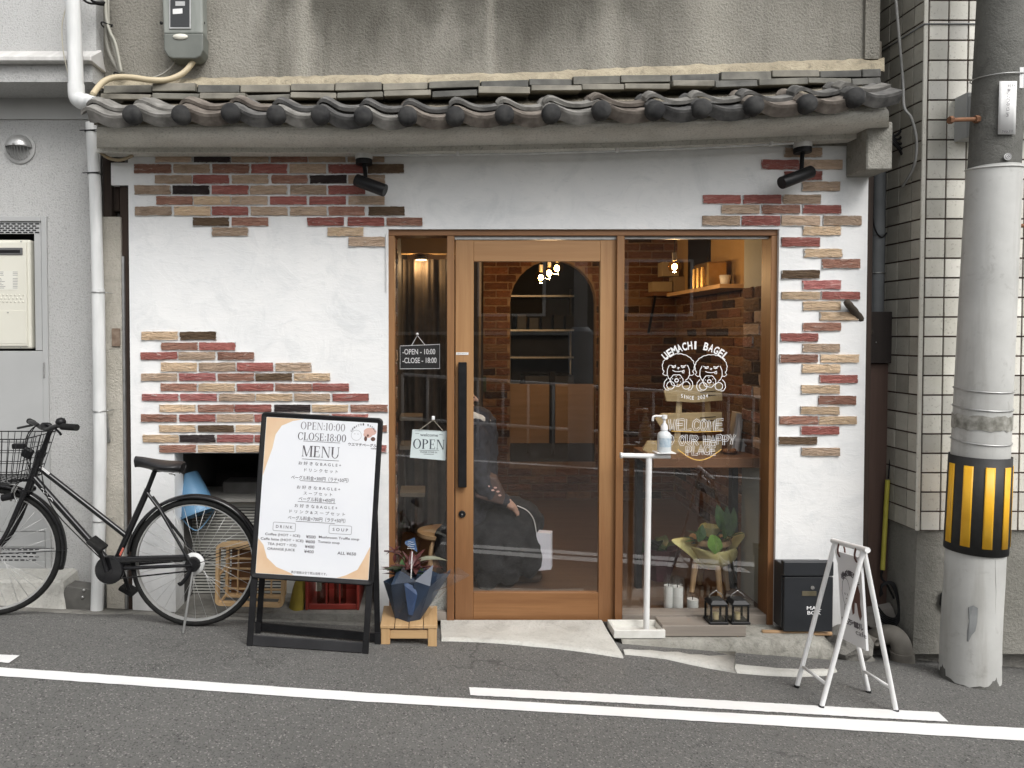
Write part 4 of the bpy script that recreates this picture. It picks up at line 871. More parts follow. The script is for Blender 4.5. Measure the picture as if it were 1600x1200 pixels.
# ---- stool and shelves behind the left sidelight
bs = thing('bentwood_stool', 'pale bentwood stool standing behind the left sidelight', 'stool', (xat(690, .8), .85, .001)); c = Vector((xat(690, .8), .85, 0)); H = zat(832, .8)
b = MB(); b.lathe([(.165, H-.03), (.17, H-.02), (.165, H)], c, 28); b.build('seat', PALEW, bs, True, auto=40)
for a in (2.7, 5.9, 4.3): d = Vector((math.cos(a), math.sin(a), 0)); b = MB(); b.tube(smooth_path([c+d*.06+Vector((0, 0, H-.045)), c+d*.14+Vector((0, 0, H-.05)), c+d*.185+Vector((0, 0, H-.12)), c+d*.19+Vector((0, 0, .003))], 5), .017, 8); b.build('leg', PALEWZ, bs, True)
for i, y in enumerate((650, 695, 768)):
    s_ = MB(); s_.box(-.224, xat((660, 655, 664)[i], 1.0), .95, 1.2, zat(y+6, 1.0), zat(y, 1.0)); props(s_.build('side_shelf', mat('dim_shelf', (.16, .13, .09), (.2, .165, .12), 6, .7)), ['upper', 'middle', 'lower'][i]+' wooden wall shelf behind the left sidelight', 'shelf', 'shelves behind the sidelight')
# ---- seated customer
pr = thing('person', 'seated person in a black coat with a cream collar behind the door glass', 'person', (xat(770, .75), .75, .001))
YP = .74
def caps(b, pts, rs, n=14): 
    b.tube(smooth_path(pts, 4), [rs[0]+(rs[-1]-rs[0])*0 if False else None for _ in []] or [rs[min(len(rs)-1, i//4)]*(1-(i % 4)/4)+rs[min(len(rs)-1, i//4+1)]*((i % 4)/4) for i in range((len(pts)-1)*4+1)], n)
    b.sphere(pts[0], rs[0], n, 8); b.sphere(pts[-1], rs[-1], n, 8)
def remesh(o, v=.012, it=6):
    r_ = o.modifiers.new('r', 'REMESH'); r_.mode = 'VOXEL'; r_.voxel_size = v; r_.use_smooth_shade = True
    s_ = o.modifiers.new('s', 'SMOOTH'); s_.factor = .5; s_.iterations = it; return o
hip = at(735, 838, YP); sh_ = at(742, 668, YP); hd_ = at(719, 622, YP); kneeR = at(822, 822, YP-.1); kneeL = at(812, 826, YP+.12)
SKIN = mat('skin', (.50, .30, .22), (.56, .35, .26), 20, .5); DEN = mat('denim', (.10, .14, .16), (.16, .21, .23), 60, .85); COAT = mat('black_coat', (.010, .010, .011), (.018, .018, .019), 30, .9); JACK = mat('charcoal_jacket', (.022, .022, .024), (.036, .036, .046), 40, .85)
b = MB(); caps(b, [hip, (hip+sh_)/2, sh_], [.15, .135, .12]); b.sphere(hd_, .098, 16, 12, (.92, 1, 1.15)); caps(b, [hd_+Vector((.085, 0, .02)), hd_+Vector((.112, 0, -.015))], [.009, .014], 8); b.sphere(hd_+Vector((.06, 0, -.075)), .045, 12, 8); b.sphere(hd_+Vector((.085, 0, -.055)), .014, 8, 6, (1, 1.8, .6))
for s_ in (-1, 1): b.sphere(hd_+Vector((.0, .098*s_, .0)), .02, 8, 6, (1, .5, 1.5))
caps(b, [sh_+Vector((-.01, 0, .06)), hd_+Vector((0, 0, -.06))], [.055, .05])
for kn, s_ in ((kneeR, -1), (kneeL, 1)):
    hp = hip+Vector((.02, .09*s_, 0)); ft = Vector((kn.x-.04, kn.y, .07)); caps(b, [hp, (hp+kn)/2, kn], [.095, .085, .065]); caps(b, [kn, (kn+ft)/2, ft], [.062, .055, .042]); caps(b, [ft+Vector((0, 0, -.02)), ft+Vector((.12, 0, -.03))], [.036, .028])
shd = {}
hand = at(789, 783, YP-.19)
for s_, el, ha in ((-1, at(752, 757, YP-.20), hand), (1, at(752, 757, YP+.20), at(792, 790, YP+.1))):
    so = sh_+Vector((0, .15*s_, -.05)); caps(b, [so, el], [.06, .05]); caps(b, [el, ha], [.046, .03])
    u = (ha-el).normalized(); caps(b, [ha, ha+u*.05], [.03, .028])
    for k in range(4): q0 = ha+u*.05+Vector((0, 0, .022-.014*k)); caps(b, [q0, q0+u*(.035, .042, .04, .03)[k]+Vector((0, 0, -.006)), q0+u*(.052, .064, .06, .046)[k]+Vector((0, 0, -.022))], [.009, .008, .007], 8)
    caps(b, [ha+u*.01+Vector((0, -.012, .024)), ha+u*.045+Vector((0, -.02, .036))], [.01, .008], 8)
remesh(b.build('body', SKIN, pr, True), .009, 4)
b = MB(); b.sphere(hd_+Vector((-.030, 0, .022)), .105, 16, 12, (1.0, 1.05, 1.12)); caps(b, [hd_+Vector((-.06, 0, -.02)), hd_+Vector((-.075, 0, -.13))], [.075, .06]); remesh(b.build('hair', mat('dark_hair', (.014, .010, .008), (.03, .022, .017), 60, .5), pr, True), .01, 4)
b = MB(); caps(b, [hip+Vector((-.01, 0, -.02)), (hip+sh_)/2, sh_], [.175, .165, .15]); 
for s_, el, ha in ((-1, at(752, 757, YP-.20), hand), (1, at(752, 757, YP+.20), at(792, 790, YP+.1))):
    caps(b, [sh_+Vector((0, .15*s_, -.05)), el, el+(ha-el)*.95], [.085, .075, .046])
jk_ = remesh(b.build('jacket', JACK, pr, True), .012, 5); fj_ = bpy.data.textures.new('jacket_folds', 'CLOUDS'); fj_.noise_scale = .06; fj_.noise_depth = 2
dm = jk_.modifiers.new('d', 'DISPLACE'); dm.texture = fj_; dm.strength = .028; dm.mid_level = .5; dm.texture_coords = 'GLOBAL'
for s_ in (-1, 1): b = MB(); b.sphere(hd_+Vector((.088, .034*s_, .008)), .0095, 10, 6, (.6, 1.2, .7)); b.build('eye', BLACKP, pr, True); b = MB(); b.tube([hd_+Vector((.086, .018*s_, .030)), hd_+Vector((.080, .052*s_, .032))], .004, 6); b.build('eyebrow', mat('dark_hair', (.014, .010, .008)), pr, True)
b = MB(); c0 = sh_+Vector((.005, 0, .055)); b.tube([c0+Vector((.085*math.cos(t*.5), .095*math.sin(t*.5), .035*math.cos(t*.5+2.8))) for t in range(13)], .042, 10, closed=True); remesh(b.build('collar', mat('cream_fleece', (.58, .54, .47), (.68, .64, .57), 40, .95, 0, .5, 80), pr, True), .01, 3)
# coat laid over lap and legs
b = MB(); caps(b, [hip+Vector((-.05, -.02, -.06)), at(790, 815, YP-.03), at(818, 815, YP-.04)], [.20, .165, .135])
for Y_ in (-.16, -.05, .06, .16):
    caps(b, [at(822, 832, YP+Y_), at(828, 868, YP+Y_*1.05), at(826, 888, YP+Y_*1.1)], [.075, .085, .07]); caps(b, [at(770, 850, YP+Y_), at(765, 888, YP+Y_*1.1), at(760, 905, YP+Y_*1.15)], [.12, .105, .08]); caps(b, [at(795, 850, YP+Y_), at(797, 880, YP+Y_*1.1), at(795, 898, YP+Y_*1.15)], [.12, .10, .075])
co_ = remesh(b.build('coat', COAT, pr, True), .014, 5)
ft_ = bpy.data.textures.new('cloth_folds', 'CLOUDS'); ft_.noise_scale = .10; ft_.noise_depth = 2
dm = co_.modifiers.new('d', 'DISPLACE'); dm.texture = ft_; dm.strength = .05; dm.mid_level = .5; dm.texture_coords = 'GLOBAL'
sh2 = MB()
for s_ in (-.1, .12): kx = xat(800, YP); caps(sh2, [Vector((kx+.02, YP+s_, .052)), Vector((kx+.15, YP+s_, .044))], [.052, .042])
remesh(sh2.build('shoes', mat('tan_shoe', (.07, .045, .028), (.10, .065, .04), 20, .7), pr, True), .01, 2)
b = MB()
for s_ in (-.1, .12): kx = xat(800, YP); caps(b, [Vector((kx+.02, YP+s_, .26)), Vector((kx+.01, YP+s_, .09))], [.075, .066])
remesh(b.build('jeans', DEN, pr, True), .012, 3)
hb_ = thing('shoulder_bag', 'brown bag printed with pink shapes resting on the person\'s lap', 'bag', at(768, 784, YP-.24))
b = MB(); b.prism3([at(742, 778, YP-.26), at(786, 790, YP-.26), at(789, 776, YP-.26), at(775, 748, YP-.24), at(752, 738, YP-.23), at(743, 750, YP-.24)], (.01, .10, .01)); b.build('body', mat('brown_bag', (.06, .035, .028), (.085, .05, .04), 20, .7), hb_, False, .012, 2)
for i, (x, y) in enumerate(((756, 752), (763, 760), (770, 766), (778, 768), (766, 772), (774, 762), (781, 774))): b = MB(); b.sphere(at(x, y, YP-.262+.004*(i % 2)), .009, 8, 5, (1.2, .25, .7)); b.build('print', mat('pink_print', (.62, .40, .34), None, rough=.7), hb_)
b = MB(); b.tube(smooth_path([at(743, 752, YP-.22), at(744, 740, YP-.23), at(750, 730, YP-.22), at(757, 745, YP-.22)], 4), .005, 6); b.build('strap', CANDLE, hb_, True)
pb = thing('paper_bag', 'small white paper bag hanging at the person\'s knee', 'bag', at(849, 893, YP-.2))
b = MB(); b.prism3([at(839, 892, YP-.2), at(861, 890, YP-.2), at(861, 834, YP-.19), at(836, 832, YP-.19)], (.02, .07, .0)); b.build('body', mat('white_paper', (.72, .72, .78), (.78, .78, .83), 4, .7), pb)
b = MB(); b.tube(smooth_path([at(838, 832, YP-.19), at(834, 812, YP-.2), at(824, 798, YP-.22), at(808, 790, YP-.22)], 5), .0035, 6); b.build('handle', CANDLE, pb, True)
cst = round_stool('round_stool', 'pale wooden stool under the seated person', (xat(742, YP), YP+.02, .001), .15, hip.z-.16, 4, .1)
pp = MB(); pp.prism3([at(893, 765, .13), at(936, 765, .13), at(936, 782, .13), at(906, 782, .13)], (0, .001, 0)); 
# ================================================================== concrete steps in front of the shop
ap = MB(); n = 20
for i in range(n+1):
    px = 690+(974-690)*i/n; fy = 1002+ (0 if px < 700 else (px-700)*.024+ (px-700)**2*.00027)
    f = atg(px, fy); bk = at(px, 973, .03); bk.z = min(-.004, bk.z); X = f.x
    g = ground(f.x, f.y)
    for p in (Vector((X, f.y-.012, g-.06)), Vector((X, f.y, g+.006)), Vector((X, f.y+.03, g+.6*max(.01, (-.012-g))*.5+.010)), Vector((X, -.10, -.012)), Vector((X, .028, -.006))): ap.v.append(p)
for i in range(n):
    for j in range(4): ap.f.append((5*i+j, 5*i+5+j, 5*i+6+j, 5*i+1+j))
b0 = len(ap.v); e = [ap.v[5*n+j] for j in range(5)]; ap.v += [Vector(q) for q in e]+[Vector((e[4].x, e[4].y, -.3)), Vector((e[0].x, e[0].y, -.3))]; ap.f.append((b0, b0+1, b0+2, b0+3, b0+4, b0+5, b0+6))
e = [ap.v[j] for j in range(5)]; b0 = len(ap.v); ap.v += [Vector(q) for q in e]+[Vector((e[4].x, e[4].y, -.3)), Vector((e[0].x, e[0].y, -.3))]; ap.f.append((b0+6, b0+5, b0+4, b0+3, b0+2, b0+1, b0))
props(ap.build('door_step', CONC_L, smooth=True), 'pale worn concrete ramp in front of the sliding door', 'step')
b = MB(); xa, xb = xat(975, -.2)+.004, xat(1312, -.2); zt_ = zat(991, -.1); ns = 26
for i in range(ns+1):
    X = xa+(xb-xa)*i/ns; jz = JIT(.004); jy = JIT(.006); drop = 0 if i < ns-1 else -.03
    for p in ((X, -.205+jy, -.3), (X, -.195+jy, zt_-.05), (X, -.18+jy, zt_-.008+jz+drop), (X, -.165, zt_+drop), (X, .029, zt_+.004)): b.v.append(Vector(p))
for i in range(ns):
    for j in range(4): b.f.append((5*i+j, 5*i+5+j, 5*i+6+j, 5*i+1+j))
b.f.append(tuple(5*ns+j for j in range(5))); b.f.append(tuple(reversed(range(5))))
props(b.build('window_step', m_concrete('ledge_concrete', (.24, .23, .20), (.37, .36, .32), (.10, .098, .085), .65, 60, 6), smooth=True), 'rough grey concrete ledge below the right window', 'step')
def lump(name, top, m, label, cat, dz=.02, Yb=-.18):
    """low concrete strip: front edge follows the road, back edge against the ledge"""
    b = MB(); n = len(top)
    for x, yf, yt in top:
        f = atg(x, yf); g = ground(f.x, f.y); k = at(x, yt, Yb)
        for p in (Vector((f.x, f.y-.01, g-.05)), Vector((f.x, f.y, g+.004)), Vector((f.x, f.y+.025, g+dz*.8)), Vector((k.x, Yb, k.z)), Vector((k.x, Yb, k.z-.25))): b.v.append(p)
    for i in range(n-1):
        for j in range(4): b.f.append((5*i+j, 5*i+5+j, 5*i+6+j, 5*i+1+j))
    b.f += [tuple(reversed(range(5))), tuple(5*(n-1)+j for j in range(5))]
    return props(b.build(name, m, smooth=True), label, cat)
lump('concrete_patch', [(976, 1023, 1014), (1000, 1025, 1013), (1040, 1030, 1013.5), (1080, 1039, 1014.5), (1110, 1045, 1016), (1150, 1052, 1017)], CONC_L, 'smeared pale concrete strip between ledge and road', 'step')
lump('concrete_patch', [(1151, 1052, 1026), (1200, 1056, 1031), (1250, 1058, 1036), (1290, 1056, 1038), (1308, 1050, 1042)], CONC_L, 'pale concrete lump at the right end of the ledge', 'step')
b = MB()
rs_ = random.Random(5)
for cxp, cyp, r_ in ((1325, 1012, .13), (1338, 1035, .10), (1318, 1040, .07)):
    c = at(cxp, cyp, -.10); M = Matrix.Diagonal(Vector((1, .8, .9))); k = len(b.v); b.sphere(c, r_, 12, 8, (1, .8, .9))
    for v in b.v[k:]: d = (v-c); v += d*rs_.uniform(-.18, .14)
props(b.build('rubble_stone', CONC_D, smooth=False), 'dark rough stone at the end of the ledge beside the alley', 'stone')
b = MB(); ns = 20
for i in range(ns+1):
    X = -3.4+(xat(600)+3.4)*i/ns; w_ = .15 if X < -1.75 else .07
    jj = JIT(.008); g = ground(X, -w_+jj); gb = ground(X, 0)
    for p in ((X, -w_-.012+jj, g-.03), (X, -w_+jj, g+.006), (X, .0105, gb+.012), (X, .0105, gb-.2)): b.v.append(Vector(p))
for i in range(ns):
    for j in range(3): b.f.append((4*i+j, 4*i+4+j, 4*i+5+j, 4*i+1+j))
props(b.build('gutter_edge', CONC_D, smooth=True), 'dark mossy concrete edging between road and walls', kind='structure')

# ================================================================== left neighbour
lb_ = thing('neighbour_building', 'grey stuccoed neighbouring house with a projecting upper floor on the left', 'building', (-2.6, .12, .1))
YL = .12; xr = xat(160, YL)-.0; xl = -6.5
zov = zat(128, -.15)
# lower wall with a recess for the heater
hx1, hz0, hz1 = xat(73, YL), zat(893, YL), zat(340, YL)
b = MB(); b.box(xl, xr, YL, YL+.2, hz1, zov+.1); b.box(hx1, xr, YL, YL+.2, -.1, hz1); b.box(xl, hx1-.9, YL, YL+.2, -.1, hz1); b.box(hx1-.9, hx1, YL, YL+.2, -.1, hz0); lw = b.build('wall', STUCCO_G, lb_)
xe = xat(147.5, -.20); z0_ = zat(95, -.20); xw_ = xat(149, -.15)
b = MB(); b.box(xl, xw_, -.10, .4, z0_+.03, 6.0); b.build('upper_wall', STUCCO_G, lb_)
b = MB(); b.box(xl, xw_, -.15, -.015, zov, z0_+.029); b.box(xl, xw_, -.0145, .4, zov, z0_+.029); b.build('band', STUCCO_G, lb_)
b = MB(); b.box(xl, xr-.002, YL-.012, YL-.0005, zat(187, YL), zov-.001); b.build('lintel_band', mat('smooth_grey', (.44, .44, .43), (.49, .49, .48), 3, .8), lb_)
b = MB(); b.hexa([(xl, -.20, z0_), (xe, -.20, z0_), (xe, -.02, z0_), (xl, -.02, z0_), (xl, -.20, z0_+.025), (xe, -.20, z0_+.025), (xe, -.075, z0_+.105), (xl, -.075, z0_+.105)]); b.build('ledge', mat('ledge_sheet', (.52, .51, .49), (.66, .65, .63), 4, .6, stretch=(6, 1, 1)), lb_, False, .004)
b = MB(); b.box(xl, xr-.2, .35, 5, -.3, 6.0); b.build('core', STUCCO_G, lb_)
# heater niche: frame, louvres, doors
GP = mat('grey_panel', (.40, .405, .40), (.44, .445, .44), 3, .5)
nich = jpart('niche_frame', GP, lb_, 66.5, 75, 338, 893, YL-.012, YL+.15); props(nich, 'grey metal niche housing a water heater')
jpart('frame_top', GP, nich, -180, 66.3, 338, 345.5, YL-.0115, YL+.15)
def louvre(py0, py1, rows, xs_):
    b = MB(); ya = YL-.004
    jbox(b, -180, 66.3, py0, py1, ya+.004, ya+.02); p_ = b.build('louvre_panel', GP, nich)
    hb2 = MB()
    for r_ in range(rows):
        y = py0+4+(py1-py0-6)*r_/(rows-1); 
        for i in range(24):
            x = 58-i*9.2-(4.6 if r_ % 2 else 0); a = at(x, y, ya+.003); hb2.box(a.x-sz(3.2), a.x+sz(3.2), ya+.002, ya+.0035, a.z-sz(.9), a.z+sz(.9))
    o = hb2.build('louvre_slots', BLACK, nich); o['kind'] = 'stuff'
louvre(345.8, 365, 5, None); louvre(855, 877, 4, None)
jpart('frame_post', GP, nich, -190, -180.3, 338, 893, YL-.012, YL+.15); jpart('side_strip', GP, nich, -180, -122, 365.3, 547.5, YL-.003, YL+.02); jpart('side_strip', GP, nich, 55.5, 66.3, 365.3, 547.5, YL-.003, YL+.02); jpart('door', GP, nich, -180, 67, 548.5, 830, YL-.008, YL+.02); jpart('door', GP, nich, -180, 66.3, 830.5, 854.5, YL-.004, YL+.02); jpart('door', GP, nich, -180, 66.3, 877.5, 893, YL-.003, YL+.02)
jpart('hinge', STEEL, nich, 66.5, 68.5, 566, 590, YL-.02, YL-.0125)
b = MB(); b.box(hx1-.9, hx1, YL+.19, YL+.195, hz0, hz1); b.build('niche_back', BLACKP, nich)
hh = thing('water_heater', 'cream enamelled gas water heater inside the grey niche', 'heater', at(0, 547, YL+.05))
b = MB(); jbox(b, -120, 49, 374.5, 545, YL-.01, YL+.12); b.build('body', CREAM, hh, False, .012, 3); b = MB(); jbox(b, -110, 43, 378, 541, YL-.018, YL-.0105); b.build('front_cover', CREAM, hh, False, .006, 2)
b = MB(); jbox(b, -80, 37, 387, 398, YL-.024, YL-.0185); b.build('flue_rim', mat('flue_grey', (.12, .12, .12), None, rough=.5), hh, False, .0055, 3); b = MB(); jbox(b, -78, 33, 390.5, 395, YL-.026, YL-.0245); b.build('flue_slot', BLACK, hh)
b = MB(); jbox(b, -90, 41, 485, 537, YL-.020, YL-.0185); b.build('access_panel', CREAM, hh, False, .001)
for x, y in ((33, 377), (12.5, 488), (33, 543)): b = MB(); b.sphere(at(x, y, YL-.0195), .0045, 8, 5); b.build('screw', STEEL, hh, True)
lab = MB(); jbox(lab, -60, 29, 423, 453, YL-.0192, YL-.0185); lo_ = lab.build('label', mat('label_cream', (.70, .69, .62), None, rough=.6), hh)
b = MB(frame(at(0, 440, YL-.0194), (1, 0, 0), (0, 0, 1)))
for cx_ in (0, 19):
    for r_ in range(11):
        if r_ in (3,): continue
        y = 425+r_*2.5; x0_ = cx_+1-8*(cx_ == 0); x1_ = x0_+random.uniform(8, 17); A0, A1 = onplane(b.xf, x0_, y), onplane(b.xf, min(x1_, cx_+8.5 if cx_ else 8.5), y); b.ribbon([A0, A1], .0028, .0)
b.build('print', INK2, lo_)
db = MB()
for r_ in range(3):
    for i in range(9): db.sphere(at(36-i*6.2-(3 if r_ % 2 else 0), 461+r_*5.2, YL-.0185), .0062, 8, 4, (1, .35, 1))
o = db.build('dimples', CREAM, hh, True); o['kind'] = 'stuff'
# vent cap
vc = thing('vent_cap', 'round stainless steel vent hood on the grey stucco wall', 'vent', at(32, 232, YL)); c = at(32, 232, YL); Rx = Matrix.Rotation(math.radians(90), 3, 'X')
b = MB(); b.lathe([(.088, 0), (.088, .008), (.078, .012)], c, 28, Rx); b.build('flange', mat('vent_flange', (.42, .42, .41), None, rough=.5), vc, True, auto=40)
b = MB(); nn = 18
for i in range(9):
    t = i/8*math.pi/2; 
    for j in range(nn+1):
        a = math.pi*j/nn; b.v.append(c+Vector((.074*math.cos(a)*math.cos(t*.98), -.012-.062*math.sin(t), .074*math.sin(a)*math.cos(t*.98))))
for i in range(8):
    for j in range(nn): b.f.append((i*(nn+1)+j, i*(nn+1)+j+1, (i+1)*(nn+1)+j+1, (i+1)*(nn+1)+j))
o = b.build('hood', mat('brushed_hood', (.46, .46, .45), (.54, .54, .53), 40, .35, .6), vc, True); so = o.modifiers.new('s', 'SOLIDIFY'); so.thickness = .002
b = MB(); b.lathe([(.0001, .010), (.074, .010)], c, 28, Rx, close=False); b.build('duct', BLACK, vc)
for i in range(9): x = -.06+.015*i; h = math.sqrt(max(0, .07**2-x*x)); b = MB(); b.tube(smooth_path([c+Vector((x, -.064*math.sqrt(max(.05, 1-(x/.075)**2)), 0)), c+Vector((x, -.05*math.sqrt(max(.05, 1-(x/.075)**2)), -h*.6)), c+Vector((x, -.012, -h))], 4), .0022, 6); b.build('louvre', STEEL, vc, True)
# base kerb and metal plate
b = MB(); xk = xat(92, -.06); b.hexa([(xl, -.10, .0), (xk+.04, -.10, .0), (xk+.06, .119, .0), (xl, .119, .0), (xl, -.06, zat(906, -.06)), (xk, -.06, zat(907, -.06)), (xk, .119, zat(903, -.06)), (xl, .119, zat(903, -.06))]); props(b.build('concrete_plinth', CONC_L, bevel=.012), 'low pale concrete plinth along the grey stucco wall', 'plinth')
b = MB(); b.prism3([at(92, 958, -.07), at(141, 961, -.07), at(142, 921, -.06), at(103, 916, -.06), at(97, 930, -.06)], (0, .1, 0)); pm = props(b.build('metal_plate', mat('dark_plate', (.07, .068, .062), (.13, .125, .115), 8, .6), bevel=.003), 'dark dented metal plate at the foot of the downpipe', 'plate')
for x, y in ((131, 922), (129, 933)): b = MB(); b.sphere(at(x, y, -.07), .008, 8, 5); b.build('bolt', STEEL, pm, True)
# downpipes
dp = thing('downpipe', 'long white downpipe running down beside the shop wall', 'pipe', (xat(152, -.05), -.05, .12)); P0, P1, P2 = at(143, 192, -.06), at(153, 450, -.06), at(152, 963, -.06); P3 = at(156, 700, -.06)
b = MB(); b.tube([P0, at(149, 300, -.06), at(153, 452, -.06)], .031, 16); b.build('upper_pipe', PVCW, dp, True, auto=40); b = MB(); b.tube([at(153.5, 452, -.06), at(156.5, 700, -.06), at(154, 870, -.06), at(151, 963, -.06)], [.034, .034, .034, .033], 16); b.build('lower_pipe', PVCW, dp, True, auto=40)
for y, x in ((457, 153.5), (642, 155.5), (813, 155.5)): b = MB(); c = at(x, y, -.06); b.tube([c+Vector((.037*math.cos(t*.4), .037*math.sin(t*.4), 0)) for t in range(16)], .003, 6, closed=True); b.cyl(c+Vector((.035, .01, 0)), c+Vector((.05, .06, 0)), .003, n=6); b.build('clamp', STEEL, dp, True)
for y, x in ((206, 143), (272, 147.5)): b = MB(); c = at(x, y, -.06); b.tube([c+Vector((.033*math.cos(t*.4), .033*math.sin(t*.4), 0)) for t in range(16)], .003, 6, closed=True); b.cyl(c+Vector((-.05, -.03, 0)), c+Vector((.045, -.03, .004)), .0028, n=6); b.build('wire_tie', BLACKP, dp, True)
b = MB(); b.prism3([at(167, 645, .0), at(172, 690, .0), at(166, 692, .0)], (0, .01, 0)); b.build('strap_plate', STEEL, dp)
up = thing('rain_pipe', 'thick white rain pipe with an elbow above the roof corner', 'pipe', at(120, 150, -.52))
b = MB(); b.tube([at(112, -60, -.27), at(114, 0, -.27), at(119, 133, -.27)], .037, 18); b.build('pipe', PVCW, up, True, auto=40); b = MB(); b.tube([at(119, 132, -.27), at(119.5, 146, -.27)], .041, 18); b.build('collar', PVCW, up, True, auto=40)
b = MB(); b.tube(smooth_path([at(119.5, 143, -.27), at(121, 153, -.27), at(129, 159, -.28), at(141, 159.5, -.31), at(149, 162, -.34)], 5), [.041]*14+[.034]*7, 18); b.build('elbow', PVCW, up, True, auto=40)
wr_ = MB(); wr_.tube(smooth_path([at(106, -40, -.24), at(104, 5, -.24), at(97, 40, -.24), at(99, 80, -.24), at(107, 118, -.24)], 6), .0028, 6); props(wr_.build('thin_wire', mat('cream_wire', (.5, .47, .38), None, rough=.5), smooth=True), 'thin pale wire hanging left of the rain pipe', 'wire')
# service cables
TANC = mat('beige_conduit', (.48, .40, .26), (.56, .475, .325), 6, .5)
cb = thing('cable_bundle', 'bundle of grey service cables tied together above the roof corner', 'cable', at(170, 60, -.1))
for k, pts in enumerate(([(166, -40), (167, 20), (166, 45), (170, 80), (188, 116)], [(170, -40), (169, 30), (175, 60), (184, 95), (189, 118)], [(163, -40), (166, 25), (172, 50), (181, 70), (190, 114)])):
    b = MB(); b.tube(smooth_path([at(x, y, -.06-.02*k) for x, y in pts], 6), (.011, .009, .008)[k], 8); b.build('cable', mat('cable_grey_%d' % k, (.26+.05*k, .25+.05*k, .22+.04*k), None, rough=.6), cb, True)
for (x, y) in ((167, 39), (187, 117)): b = MB(); c = at(x, y, -.08); b.tube([c+Vector((.028*math.cos(t*.5), .03*math.sin(t*.5), .006*math.sin(t))) for t in range(13)], .004, 6, closed=True); b.build('tie', BLACKP, cb, True)
b = MB(); b.tube(smooth_path([at(118, -15, -.2), at(135, 3, -.2), at(150, 6, -.15), at(163, 8, -.1)], 5), .006, 6); b.tube(smooth_path([at(130, -20, -.2), at(145, 2, -.2), at(164, 4, -.1)], 5), .007, 6); b.build('top_wires', BLACKP, cb, True)
cd_ = MB(); cd_.tube(smooth_path([at(306, 86, -.06), at(300, 99, -.07), at(285, 115, -.09), at(262, 124.5, -.12), at(235, 125, -.15), at(205, 121, -.17), at(180, 121, -.19), at(163, 127, -.22), at(152, 138, -.26), at(145, 148, -.30)], 6), .0155, 12); props(cd_.build('beige_conduit', TANC, smooth=True), 'beige conduit curving from the meter to the roof corner', 'conduit')
c2 = MB(); c2.tube(smooth_path([at(276, 90, -.05), at(270, 102, -.05), at(255, 115, -.06), at(235, 123, -.1)], 5), .005, 8); props(c2.build('meter_cable', mat('cable_grey_0', (.2, .2, .2)), smooth=True), 'thin grey cable below the electricity meter', 'cable')
em = thing('electricity_meter', 'grey green electricity meter box on the stained upper wall', 'meter', at(285, 60, -.013)); MG = mat('meter_grey', (.21, .225, .205), (.29, .305, .28), 5, .5, stretch=(3, 1, .6)); MGL = mat('meter_dark', (.13, .14, .125), (.18, .19, .17), 6, .5)
def quadslab(b, tl, tr, br, bl, ya, yb): b.prism3([at(*bl, ya), at(*br, ya), at(*tr, ya), at(*tl, ya)], (0, yb-ya, 0))
b = MB(); quadslab(b, (252, -30), (316, -30), (317, 53), (255, 53), -.10, -.0125); b.build('upper_case', MG, em, False, .012, 3)
b = MB(); b.prism3([at(x, y, -.11) for x, y in ((256, 78), (262, 88), (270, 91.5), (305, 91.5), (313, 88), (317.5, 78), (317.5, 52), (255, 52))], (0, .095, 0)); b.build('lower_case', MGL, em, False, .008, 3)
b = MB(); quadslab(b, (264, -20), (298, -20), (298, 45), (264, 45), -.106, -.1005); b.build('window_rim', STEEL, em, False, .002); b = MB(); quadslab(b, (266, -20), (296, -20), (296, 42), (266, 42), -.108, -.1065); b.build('window', mat('dark_window', (.03, .032, .033), None, rough=.08), em)
b = MB(); quadslab(b, (270, 14), (285, 13), (285, 21), (270, 22), -.1095, -.1085); b.build('tag', WHITEP, em); b = MB(); quadslab(b, (274, 2), (289, 2), (289, 9), (274, 9), -.1095, -.1085); b.build('dial', STEEL, em)
b = MB(); b.lathe([(.0001, .004), (.04, .004), (.041, 0)], at(282, 57.5, -.1105), 20, Matrix.Rotation(math.radians(90), 3, 'X') @ Matrix.Diagonal(Vector((1, .38, 1)))); b.build('seal', CREAM, em, True)
for x in (252, 318): b = MB(); b.sphere(at(x, 36, -.07), .009, 8, 5); b.build('side_screw', BLACKP, em)
b = MB(); b.cyl(at(306, 88, -.06), at(302, 97, -.065), .02, n=12); b.build('gland', MGL, em, True)

# ================================================================== alley on the right of the shop
xA0, xA1 = X1+.036, xat(1441, -.12)
al = MB(); al.box(xA0, xA1+.25, .62, .7, -.5, 4.6); props(al.build('alley_screen', OLDW), 'dark timber boarding closing the narrow alley', 'screen')
def slab(name, px0, px1, py0, py1, Y, th, m, label, cat, bev=.003):
    return props(jbox(MB(), px0, px1, py0, py1, Y, Y+th).build(name, m, None, False, bev), label, cat)
BOARDW2 = wood('dark_board', (.022, .016, .014), (.034, .025, .021), 'z', .6)
slab('alley_board', 1350, 1401, 568, 1010, .14, .03, BOARDW, 'tall brown board closing the lower alley', 'board')
b = MB(); b.prism3([at(1352, 567.5, .11), at(1405, 567.5, .11), at(1411, 487, .11), at(1359, 487, .11)], (0, .025, 0)); bo = props(b.build('dark_board', BOARDW2, bevel=.002), 'near black square panel above the brown board', 'board')
for x, y in ((1369, 535), (1396.5, 557.5)): b = MB(); b.sphere(at(x, y, .109), .004, 6, 4); b.build('screw', STEEL, bo)
gp = thing('grey_pipe', 'grey drainpipe standing in the dark alley above the panel', 'pipe', at(1369, 490, .22)); b = MB(); b.tube([at(1374, 225, .2), at(1372, 368, .2)], .036, 16); b.build('upper_pipe', PVCG, gp, True, auto=40); b = MB(); b.tube([at(1371.5, 369, .2), at(1368.5, 500, .2)], .039, 16); b.build('lower_pipe', PVCG, gp, True, auto=40)
